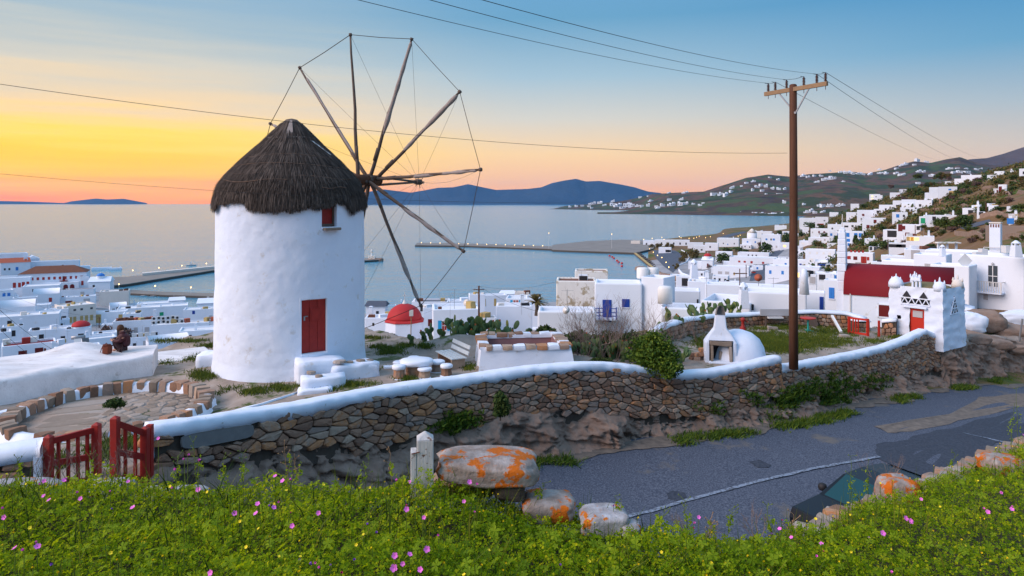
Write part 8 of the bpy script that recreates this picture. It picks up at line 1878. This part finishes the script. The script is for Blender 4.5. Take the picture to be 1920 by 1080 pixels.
# palm
pp_ = P(1006, 592, 108); t = thing('palm_tree', 'bushy palm tree behind the low white roofs', 'palm tree', tuple(pp_)); mb = MB(); mb.tube([(0, 0, 0), (.1, 0, 1.2), (0, 0, 2.2)], [.35, .3, .28], 8); mb.build('trunk', M['trunk'], t); mb = MB()
for k in range(70):
 a = rnd.random() * 6.28; el = rnd.uniform(-.2, 1.45); L = rnd.uniform(1.6, 2.5); dr = Vector((math.cos(a) * math.cos(el), math.sin(a) * math.cos(el), math.sin(el))); sd_ = dr.cross(Vector((0, 0, 1))).normalized(); p = Vector((0, 0, 2.1)); vs = []
 for i in range(7):
  q = i / 6; w_ = .16 * math.sin(math.pi * min(1, q * .9 + .1)); c = p + dr * L * q - Vector((0, 0, 1)) * (q ** 2) * L * .35; vs += [c - sd_ * w_, c + Vector((0, 0, .05)), c + sd_ * w_]
 mb.add(vs, [(3 * i + j, 3 * i + j + 1, 3 * i + j + 4, 3 * i + j + 3) for i in range(6) for j in range(2)])
o = mb.build('fronds', M['leafolive'], t)
# ---- grass and weeds on the plateau, along the wall foot and the road
def tufts(name, P3, n_blade, h, spread, key, seed, wid=.008, lean=.5):
 rg = np.random.RandomState(seed); P3 = np.array(P3, float); m = len(P3); k = np.repeat(np.arange(m), n_blade); q = len(k)
 b = P3[k] + np.stack([rg.normal(size=q) * spread, rg.normal(size=q) * spread, np.zeros(q)], 1); L = h * (.4 + rg.rand(q) * .9); a = rg.rand(q) * 6.28; ln_ = rg.rand(q) * lean
 dr = np.stack([np.cos(a) * ln_, np.sin(a) * ln_, np.ones(q)], 1); dr /= np.linalg.norm(dr, axis=1)[:, None]; sd_ = np.stack([-np.sin(a + 1), np.cos(a + 1), np.zeros(q)], 1) * (wid * (.6 + rg.rand(q)))[:, None]
 m1 = b + dr * (L * .55)[:, None]; tp = b + dr * L[:, None] + np.stack([np.cos(a), np.sin(a), -.2 * np.ones(q)], 1) * (L * ln_ * .35)[:, None]
 V = np.stack([b - sd_, b + sd_, m1 + sd_ * .8, m1 - sd_ * .8, tp], 1).reshape(-1, 3); i0 = np.arange(q)[:, None] * 5
 f = np.concatenate([i0 + [0, 1, 2], i0 + [0, 2, 3], i0 + [3, 2, 4]], 0); return tag(link(name, raw_mesh(name, V, f, M[key])), kind='stuff')
M['grass'] = nmat('grass_blade', [(0, (.03, .06, .006)), (.5, (.075, .115, .010)), (.85, (.15, .16, .014)), (1, (.26, .20, .03))], 4, .8, 0, island=.7)
gp_ = []; rg = random.Random(21)
patches = [(430, 700, 40, 9, 50), (385, 705, 30, 8, 30), (360, 672, 35, 6, 34), (400, 650, 30, 4, 30), (310, 680, 22, 5, 20), (340, 640, 60, 3, 26), (645, 705, 45, 5, 34), (675, 692, 30, 5, 24), (620, 700, 30, 4, 16), (735, 660, 22, 6, 40), (760, 650, 16, 4, 16), (715, 652, 20, 4, 16), (800, 650, 16, 4, 14), (700, 635, 20, 3, 12), (490, 704, 10, 6, 22), (560, 728, 90, 6, 40), (640, 722, 60, 4, 30), (760, 712, 16, 2, 10), (880, 690, 8, 4, 10), (470, 735, 60, 8, 26), (340, 740, 30, 6, 14), (110, 870, 20, 12, 16), (190, 850, 20, 20, 26), (240, 835, 24, 12, 20), (180, 810, 30, 5, 10), (930, 672, 30, 3, 6),
   (1500, 640, 120, 22, 420), (1440, 640, 40, 14, 160), (1400, 628, 30, 8, 50), (1560, 622, 60, 6, 60), (1470, 615, 60, 4, 70), (1530, 610, 60, 3, 60), (1640, 640, 20, 5, 20), (1690, 634, 30, 4, 30), (1840, 648, 50, 6, 40), (1800, 640, 20, 5, 20), (1880, 665, 40, 4, 16), (1320, 640, 30, 14, 60), (1830, 625, 40, 4, 40), (1470, 655, 40, 8, 80)]
for px, py, sx, sy_, n in patches:
 for _ in range(int(n * 1.5)):
  p = on_plat(px + rg.gauss(0, .5) * sx, py + rg.gauss(0, .5) * sy_);
  if (p.x - FX) ** 2 + (p.y - FY) ** 2 < 6.5 or (p.x - MX) ** 2 + (p.y - MY) ** 2 < 7.6: continue
  s_, o_ = path_s(np.array([p.x]), np.array([p.y]))
  if o_[0] > -.55: continue
  gp_.append((p.x, p.y, pz(p.x, p.y) - .01))
tufts('grass', gp_, 26, .14, .12, 'grass', 1, .010, .9)
gp_ = []
for s in np.arange(S0 + 6, SS[-1] - 6, .12):
 den = float(vnoise(np.array([s * .45]), np.array([3.]), None, 9)[0])
 if den < .42: continue
 for _ in range(2):
  x, y = wxy(s + rnd.random() * .2, .75 + rnd.random() * .55 - .2 * (den > .7)); gp_.append((float(x), float(y), road_z(float(x), float(y)) - .02))
tufts('verge_weeds', gp_, 30, .22, .13, 'leafbush', 2, .016, 1.1)
gp_ = []
for (px, py, n) in ((1480, 745, 90), (1500, 735, 60), (1560, 745, 70), (1590, 720, 30), (1545, 722, 40), (845, 795, 50), (870, 790, 30), (1420, 745, 20), (1640, 715, 30), (1460, 775, 40), (1330, 760, 14)):
 for _ in range(n):
  qx, qy = px + rnd.gauss(0, 16), py + rnd.gauss(0, 8); d = np.arange(15, 45, .12); z = HC - (qy - HY) / F * d; s_, o_ = path_s((qx - 960) / F * d, d); tt = captop(s_) - .24 - z
  k = int(np.argmax(o_ < .10 + .35 * np.maximum(0, tt - band(s_)))); p = P(qx, qy, float(d[k])); gp_.append((p.x, p.y - .02, p.z))
tufts('wall_plants', gp_, 34, .16, .10, 'leafbush', 3, .02, 1.6)

# ---- foreground: clover carpet, mallow leaves, grasses, flowers
rg = np.random.RandomState(77)
def bank_pts(n, rmin=2.3, extra=.35, pw=1.0):
 px = rg.uniform(-260, 2180, n); a = np.arctan((px - 960) / F); cd = np.interp(a, _ca, _cd) + extra; u = rg.rand(n); d = (rmin ** pw + u * (cd ** pw - rmin ** pw)) ** (1 / pw); x = (px - 960) / F * d
 return x, d, bank_z(x, d)
def unit(v): return v / (np.linalg.norm(v, axis=1)[:, None] + 1e-9)
def leaf_carpet(name, n, lobes, size, hmin, hmax, matl, shape='heart', tilt=.55, rmin=2.3, hk=None):
 x, y, z = bank_pts(n, rmin, .3, 1.6); hum = fbm(x * 1.6, y * 1.6, o=3, s=5); top = .05 + .24 * np.clip(hum + .38, 0, 1)
 h = hmin + (hmax - hmin) * rg.rand(n) ** .6; c = np.stack([x, y, z + h * (top / .16) ], 1); nrm = unit(np.stack([rg.normal(size=n) * tilt - .15, rg.normal(size=n) * tilt - .25, np.ones(n)], 1)); t1 = unit(np.cross(nrm, rg.normal(size=(n, 3)))); t2 = np.cross(nrm, t1); s = size * (.55 + rg.rand(n) * .8)
 Vs = []; Fs = []; off = 0
 for l in range(lobes):
  a = 2 * math.pi * l / lobes; ca, sa = math.cos(a), math.sin(a); d1 = t1 * ca + t2 * sa; d2 = -t1 * sa + t2 * ca; w_ = .42 if shape == 'heart' else .30
  fold = nrm * (s * .16)[:, None]; S_ = s[:, None]
  V = np.stack([c, c + d1 * S_ * .62 - d2 * S_ * w_ + fold, c + d1 * S_ * (.88 if shape == 'heart' else 1.05) - fold * .3, c + d1 * S_ * .62 + d2 * S_ * w_ + fold], 1)
  Vs.append(V)
 V = np.stack(Vs, 1).reshape(-1, 3); k = np.arange(n * lobes)[:, None] * 4; f = np.concatenate([k + [0, 1, 2], k + [0, 2, 3]], 0)
 return tag(link(name, raw_mesh(name, V, f, matl)), kind='stuff')
def fgmat(name, stops):
 m = nmat(name, stops, 1.5, .75, 0, island=.42, spec=.12); t = NT(m.node_tree); b = m.node_tree.nodes['Principled BSDF']
 tr = t.n('ShaderNodeBsdfTranslucent', {'Color': (.55, .66, .008, 1)}); mx = t.n('ShaderNodeMixShader', {0: .40});
 m.node_tree.links.new(b.outputs[0], mx.inputs[1]); m.node_tree.links.new(tr.outputs[0], mx.inputs[2]); out = m.node_tree.nodes['Material Output']; m.node_tree.links.new(mx.outputs[0], out.inputs['Surface']); return m
M['clover'] = fgmat('clover', [(.2, (.012, .04, .002)), (.38, (.06, .135, .003)), (.52, (.16, .26, .004)), (.68, (.34, .39, .006)), (.85, (.66, .54, .012))])
M['mallow'] = fgmat('mallow_leaf', [(.1, (.09, .16, .010)), (.5, (.18, .28, .014)), (.9, (.36, .42, .02))])
leaf_carpet('clover', 78000, 3, .016, .0, .16, M['clover'])
leaf_carpet('clover', 20000, 3, .021, .10, .21, M['clover'], tilt=.8)
leaf_carpet('mallow_leaves', 1900, 5, .030, .12, .24, M['mallow'], 'palm', .6)
x, y, z = bank_pts(1100, 2.3, .4, 1.6); tufts('foreground_grass', np.stack([x, y, z], 1), 3, .26, .05, 'grass', 7, .0032, .6)
x, y, z = bank_pts(330, 4.2, .4, 1.0); tufts('foreground_grass', np.stack([x, y, z], 1), 4, .32, .05, 'grass', 8, .004, .7)
# flowers: pink mallows, purple and yellow ones, one thing each
M['petal'] = mat('mallow_petal', (.80, .17, .62), .6); M['petal2'] = mat('violet_petal', (.36, .12, .62), .6); M['petal3'] = mat('yellow_petal', (.85, .66, .02), .6); M['petal4'] = mat('magenta_petal', (.62, .04, .22), .6); M['stalk'] = mat('green_stalk', (.10, .15, .02), .7)
def flower_mesh(key, closed, r):
 mb = MB()
 for k in range(5):
  a = 2 * math.pi * k / 5; c, s_ = math.cos(a), math.sin(a); o_ = r * (.95 - .5 * closed); hh = r * (.35 + .9 * closed)
  q = lambda rr_, w_, z: (c * rr_ - s_ * w_, s_ * rr_ + c * w_, z)
  mb.add([(0, 0, 0), q(o_ * .6, -r * .42, hh * .7), q(o_, -r * .24, hh), q(o_ * .93, 0, hh * .95), q(o_, r * .24, hh), q(o_ * .6, r * .42, hh * .7)], [(0, 1, 2, 3), (0, 3, 4, 5)])
 return mesh_of('petals', mb.v, mb.f, M[key])
FM = {(k, c): flower_mesh(k, c, r) for k, c, r in (('petal', 0, .021), ('petal', 1, .018), ('petal2', 1, .015), ('petal3', 1, .013), ('petal3', 0, .013), ('petal4', 1, .014))}
_s = MB(); _s.tube([(0, 0, 0), (.02, .01, -.5), (.0, .02, -1)], .5, 4, False); STALK = mesh_of('stem', [(v[0], v[1], v[2]) for v in _s.v], _s.f, M['stalk'])
def flower(px, py, key, closed, name, label, cat='flower', group=None, d=None, hgt=None):
 a = math.atan((px - 960) / F); cdm = float(np.interp(a, _ca, _cd)); hgt = hgt or (.26 if key == 'petal' else .21); best = None
 if d is None:
  for dd_ in np.linspace(2.2, cdm + .1, 90):
   x = (px - 960) / F * dd_; zf = HC - (py - HY) / F * dd_
   if zf - bz(x, dd_) < hgt: best = dd_; break
  d = best or cdm
 p = P(px, py, d); t = thing(name, label, cat, tuple(p), 0, group); f_ = link('petals', FM[(key, closed)], t); f_.rotation_euler = (rnd.uniform(.1, 1.2), rnd.uniform(-.6, .6), 0); s_ = rnd.uniform(.65, 1.0); f_.scale = (s_, s_, s_)
 L = max(p.z - bz(p.x, p.y) + .02, .1); q = link('stem', STALK, t); q.scale = (.0045, .0045, L); return t
MAL = [(8, 953), (8, 970), (28, 1028), (45, 1033), (70, 1025), (82, 930), (73, 910), (83, 902), (92, 938), (144, 925), (151, 935), (70, 1018), (120, 901), (125, 900), (207, 923), (240, 903), (249, 952), (297, 822), (346, 862), (352, 855), (372, 866), (331, 880), (325, 915), (372, 918), (440, 962), (483, 945), (480, 963), (513, 952), (516, 893), (530, 902), (547, 901), (548, 986), (597, 962), (523, 941), (745, 903), (768, 904), (795, 892), (801, 895), (762, 955), (870, 940), (889, 961), (915, 881), (946, 880), (951, 886), (941, 893), (956, 905), (912, 893), (845, 886), (880, 904), (895, 908), (740, 1042), (768, 1040), (755, 1057), (738, 1065), (788, 1068), (592, 1055), (600, 1065), (395, 1074), (1484, 1008), (1482, 1022), (1540, 1020), (1300, 982), (1462, 992), (1655, 1000), (1698, 972), (1708, 978), (1843, 955), (1852, 960), (1875, 925), (1877, 924), (1897, 955), (1727, 936), (1707, 976), (1918, 815), (1530, 1044), (1672, 1076), (795, 970), (800, 1030), (822, 1003), (1898, 952), (1310, 970)]
for i, (px, py) in enumerate(MAL):
 near = 'in front of the red gate' if px < 300 else 'below the stone wall' if px < 620 else 'around the wooden post and lichen rock' if px < 960 else 'on the bank below the road' if px < 1400 else 'on the right part of the bank'
 flower(px, py, 'petal', int(rnd.random() < .45), 'mallow_flower', 'pink mallow flower on a thin stalk ' + near, 'flower', 'pink mallow flowers ' + near, hgt=.55 if 290 < px < 380 and py < 885 else None)
for px, py in [(1050, 1060), (560, 1052), (585, 1060), (620, 1062), (665, 1050), (705, 1000), (505, 951), (1150, 948), (100, 1058), (212, 955), (690, 985), (1630, 1010), (1445, 1000)]: flower(px, py, 'petal2', 1, 'violet_flower', 'small violet flower low in the green carpet', 'flower', 'small violet flowers in the carpet')
for px, py in [(762, 950), (1660, 935), (640, 1075), (545, 963), (1465, 975), (1300, 990), (1545, 1035)]: flower(px, py, 'petal4', 1, 'magenta_flower', 'small magenta flower bud in the green carpet', 'flower', 'small magenta buds in the carpet')
r3 = random.Random(5)
for k in range(170):
 px = r3.uniform(0, 1920); a = math.atan((px - 960) / F); py0 = float(np.interp(a, _ca, [c[1] for c in CR])); py = r3.uniform(py0 + 8, 1078) if k % 3 else r3.uniform(py0 - 18, py0 + 10)
 flower(px, py, 'petal3', int(r3.random() < .7), 'yellow_flower', 'nodding yellow sorrel flower among the clover ' + ('left of the wooden post' if px < 780 else 'between the post and the right rocks' if px < 1500 else 'on the right bank'), 'flower', 'yellow sorrel flowers')
# tall weeds on the crest
def tall_weed(px, py0, py1, d, label, seed, key='stalk', yellow=True):
 rr = random.Random(seed); b = P(px, py0, d); tp = P(px + rr.uniform(-12, 12), py1, d); t = thing('tall_weed', label, 'weed', tuple(b)); mb = MB(); pts_ = [b.lerp(tp, k / 6) + Vector(((rr.random() - .5) * .02, 0, 0)) - b for k in range(7)]; mb.tube(pts_, [.0035 - .0003 * k for k in range(7)], 4)
 for k in range(7):
  q = pts_[rr.randint(2, 6)]; e_ = q + Vector((rr.uniform(-.05, .05), rr.uniform(-.03, .03), rr.uniform(.0, .05))); mb.tube([q, e_], .0018, 3); mb.lathe([(.001, -.006), (.006, 0), (.001, .008)], 4, tuple(e_))
 mb.build('stem', M[key], t); o = link('leaves', leaf_cloud('leaves', 40, (.05, .04, (tp - b).length * .45), .013, M['mallow'], seed, 8, lift=(tp - b).length * .45), t); return t
for i, (px, a, b_, d, k_) in enumerate([(1365, 1000, 955, 4.9, 'stalk'), (1445, 1005, 948, 4.9, 'stalk'), (1235, 990, 958, 5.0, 'stalk'), (1290, 1000, 940, 4.95, 'stalk'), (1600, 965, 855, 5.9, 'stalk'), (1625, 955, 870, 6.1, 'stalk'), (1895, 850, 755, 8.5, 'stalk'), (1910, 850, 730, 8.6, 'stalk'), (1160, 985, 930, 5.1, 'stalk'), (170, 915, 855, 5.4, 'stalk'), (200, 905, 842, 5.5, 'stalk'), (420, 915, 860, 5.5, 'stalk'), (455, 912, 850, 5.4, 'stalk'), (540, 910, 830, 5.4, 'arm'), (560, 912, 850, 5.4, 'arm'), (680, 915, 862, 5.3, 'stalk'), (735, 905, 852, 5.2, 'arm'), (860, 910, 865, 5.2, 'stalk'), (370, 912, 830, 5.5, 'stalk'), (330, 912, 858, 5.5, 'stalk'), (1010, 950, 905, 5.2, 'stalk'), (40, 905, 860, 5.5, 'stalk'), (1780, 900, 850, 7.6, 'stalk'), (1480, 1005, 965, 4.9, 'arm'), (1330, 1005, 968, 4.9, 'arm')]):
 tall_weed(px, a, b_, d, 'tall thin weed with small seed heads rising from the bank, ' + ('by the red gate' if px < 300 else 'below the stone wall' if px < 700 else 'near the wooden post' if px < 1020 else 'before the road' if px < 1500 else 'on the right bank'), i, k_)['group'] = 'tall weeds on the bank'
for i, (px, py, d, n, h, lb) in enumerate([(250, 905, 6.2, 7, .34, 'dry purple grey twiggy plant in front of the right gate leaf'), (150, 905, 6.2, 7, .36, 'dry twiggy plant in front of the left gate leaf'), (95, 905, 6.3, 5, .30, 'thin dry plant before the gate post at the left'), (50, 905, 6.2, 4, .26, 'thin dry plant in front of the short wall'), (1675, 915, 7.2, 6, .34, 'bare dry twigs above the orange lichen rock'), (1420, 1003, 4.9, 5, .18, 'short dry twigs before the road'), (1300, 1000, 4.95, 6, .15, 'fine dry grass stems before the road')]):
 twig_bush(P(px, py, d), n, h, .12, M['twig'], lb, 'dry_weed', .003, 3, i + 40, cat='weed')
# wooden post, slab and lichen rocks
M['postpaint'] = nmat('flaking_paint_wood', [(0, (.25, .22, .20)), (.35, (.42, .42, .42)), (.7, (.56, .57, .58))], 7, .85, .7, 24, .01, stretch=(2.2, 2.2, .35), second=(16, .60, .06, (.16, .10, .075)))
a = P(797, 915, 5.15); po = thing('wooden_post', 'short weathered white painted wooden post with pyramid top', 'post', (a.x, a.y, a.z - .05), R(8)); hh = 107 / F * 5.15 + .05
mb = MB(); mb.box((0, 0, (hh - .05) / 2), (.125, .125, hh - .05)); w_ = .0625; zt_ = hh - .05; mb.add([(-w_, -w_, zt_), (w_, -w_, zt_), (w_, w_, zt_), (-w_, w_, zt_), (0, 0, hh + .005)], [(0, 1, 4), (1, 2, 4), (2, 3, 4), (3, 0, 4)]); mb.build('shaft', M['postpaint'], po, bevel=.008)
mb = MB(); mb.box((-.085, -.01, hh * .36), (.045, .11, hh * .72)); mb.build('side_batten', M['postpaint'], po, bevel=.006); mb = MB(); mb.tube([(-.10, -.07, hh * .70), (-.04, -.075, hh * .73)], .004, 4); mb.build('rusty_nail', M['rust'], po)
M['lichen'] = nmat('lichen_rock', [(.2, (.13, .10, .085)), (.45, (.27, .22, .19)), (.7, (.42, .38, .36))], 9, .9, .9, 40, .012, second=(6, .50, .05, (.50, .12, .008)), detail=9)
M['lichen2'] = nmat('pale_lichen_rock', [(.2, (.16, .14, .13)), (.5, (.34, .33, .34)), (.75, (.50, .52, .56))], 12, .9, .9, 50, .01, second=(8, .58, .03, (.50, .14, .01)), detail=9)
boulder(914, 872, 5.35, (.78, .5, .19), M['lichen'], 'big flat stone slab covered with orange lichen beside the wooden post', name='lichen_rock', sd=3, amp=.16, th=R(2))
boulder(955, 908, 5.3, (.24, .3, .14), M['mortar'], 'brown stone propping the lichen slab', name='lichen_rock', sd=13, amp=.15, zoff=-.02); boulder(870, 905, 5.5, (.5, .3, .16), M['rock'], 'dark stone below the left part of the lichen slab', name='lichen_rock', sd=16, amp=.15)  # propping stone's shade is put into its colour by the dark core material
boulder(1028, 950, 5.25, (.40, .34, .17), M['lichen'], 'orange crowned stone right of the big lichen slab', name='lichen_rock', sd=23, amp=.16); boulder(1132, 972, 5.1, (.36, .3, .19), M['lichen2'], 'pale grey stone with an orange lichen streak at the bank edge', name='lichen_rock', sd=31, amp=.14, zoff=-.02); boulder(1182, 990, 5.0, (.14, .16, .08), M['lichen2'], 'small bluish grey stone at the end of the rock row', name='lichen_rock', sd=37, amp=.14)
boulder(1682, 926, 6.9, (.36, .32, .34), M['lichen'], 'bright orange lichen stone standing on the right bank', name='lichen_rock', sd=41, amp=.14); boulder(1878, 872, 8.0, (.42, .4, .22), M['lichen'], 'orange flecked stone near the right edge of the bank', name='lichen_rock', sd=45, amp=.16)
boulder(30, 925, 5.9, (.7, .4, .16), M['lichen2'], 'grey flat stone below the short wall at the left', name='lichen_rock', sd=61, amp=.12); boulder(195, 918, 6.0, (.5, .3, .2), M['lichen2'], 'grey stone lying in front of the gate', name='lichen_rock', sd=64, amp=.12, zoff=-.03); boulder(325, 926, 5.9, (.6, .3, .14), M['lichen2'], 'flat grey stone at the foot of the wall end', name='lichen_rock', sd=67, amp=.12, zoff=-.03)
# low stone coping along the right bank
cp_ = [(1500, 995, 5.3), (1560, 968, 5.9), (1600, 950, 6.3), (1640, 935, 6.7), (1720, 905, 7.4), (1760, 890, 7.7), (1800, 872, 8.1), (1850, 850, 8.6), (1900, 832, 9.1), (1960, 810, 9.8), (2040, 785, 10.6)]
t = thing('edge_wall', 'low rough stone edging wall above the near side of the road', 'wall', tuple(P(1700, 905, 7.4))); k = 0; s = 0
pp3 = [P(*c) for c in cp_]; LL2 = [0]
for a, b in zip(pp3[:-1], pp3[1:]): LL2.append(LL2[-1] + (b - a).length)
while s < LL2[-1]:
 q = [float(np.interp(s, LL2, [p[i] for p in pp3])) for i in range(3)]; L = (.10 + rnd.random() * .14) * (.6 + .8 * s / LL2[-1])
 for row, dz in ((0, -.08), (1, -.17)):
  mb = MB(); lump_box(mb, (0, 0, 0), (L * .95, .16 + rnd.random() * .14, .09), 0, 3, .03, k + row * 50); o = mb.build('stone', M['flag' if rnd.random() < .6 else 'stone'], t); o.location = Vector((q[0] + (rnd.random() - .5) * .1, q[1] + .12 * row + (rnd.random() - .5) * .08, q[2] + dz)) - t.location; o.rotation_euler = ((rnd.random() - .5) * .2, (rnd.random() - .5) * .2, .75 + (rnd.random() - .5) * .5)
 s += L; k += 1
# parked car below the bank
cc = P(1650, 990, 16.6); cz_ = road_z(cc.x, cc.y); car = thing('parked_car', 'dark car parked below the bank, only windscreen and roof edge showing', 'car', (cc.x, cc.y, cz_), math.atan2(PYS[180] - PYS[150], PXS[180] - PXS[150]))
M['carpaint'] = mat('dark_car_paint', (.006, .008, .012), .35, .3); M['carglass'] = mat('teal_car_glass', (.008, .05, .06), .1, .4)
prof = [(-2.1, .35), (-2.15, .62), (-2.05, .84), (-1.15, .98), (-.45, 1.40), (.25, 1.47), (1.05, 1.42), (1.75, 1.02), (2.08, .92), (2.12, .5), (2.05, .35)]
mb = MB(); vs = []
for y, k in ((-.84, .0), (-.80, 1), (.80, 1), (.84, 0)):
 for x, z in prof: inw = max(0, (z - .9)) * .32; vs.append((x, y - math.copysign(inw, y) , z if k else z - .0))
m = len(prof); mb.add(vs, [(r * m + i, r * m + i + 1, (r + 1) * m + i + 1, (r + 1) * m + i) for r in range(3) for i in range(m - 1)] + [tuple(range(m - 1, -1, -1)), tuple(3 * m + i for i in range(m))]); mb.build('body', M['carpaint'], car, bevel=.03)
mb = MB(); mb.add([(-1.12, -.68, 1.0), (-1.12, .68, 1.0), (-.46, .58, 1.42), (-.46, -.58, 1.42)], [(0, 3, 2, 1)]); mb.build('windscreen', M['carglass'], car); mb = MB(); mb.add([(1.72, -.66, 1.06), (1.72, .66, 1.06), (1.08, .58, 1.44), (1.08, -.58, 1.44)], [(0, 1, 2, 3)]); mb.build('rear_window', M['carglass'], car)
for sg_ in (-1, 1):
 mb = MB(); q = [(-.98, .81, 1.01), (-.38, .69, 1.36), (.95, .69, 1.37), (1.5, .81, 1.02)]; mb.add([(x, sg_ * (y + .01), z) for x, y, z in q], [(0, 1, 2, 3) if sg_ < 0 else (3, 2, 1, 0)]); mb.build('side_window', M['carglass'], car)
 mb = MB(); mb.lathe([(.02, -.1), (.09, -.07), (.11, 0), (.09, .07), (.02, .1)], 10, (-.85, sg_ * .95, 1.04)); mb.tube([(-.85, sg_ * .74, .98), (-.85, sg_ * .93, 1.04)], .04, 6); mb.build('wing_mirror', M['black'], car, True)
 for x in (-1.35, 1.3): mb = MB(); mb.tube([(x, sg_ * .70, .32), (x, sg_ * .87, .32)], .32, 18); mb.build('wheel', M['black'], car, True)
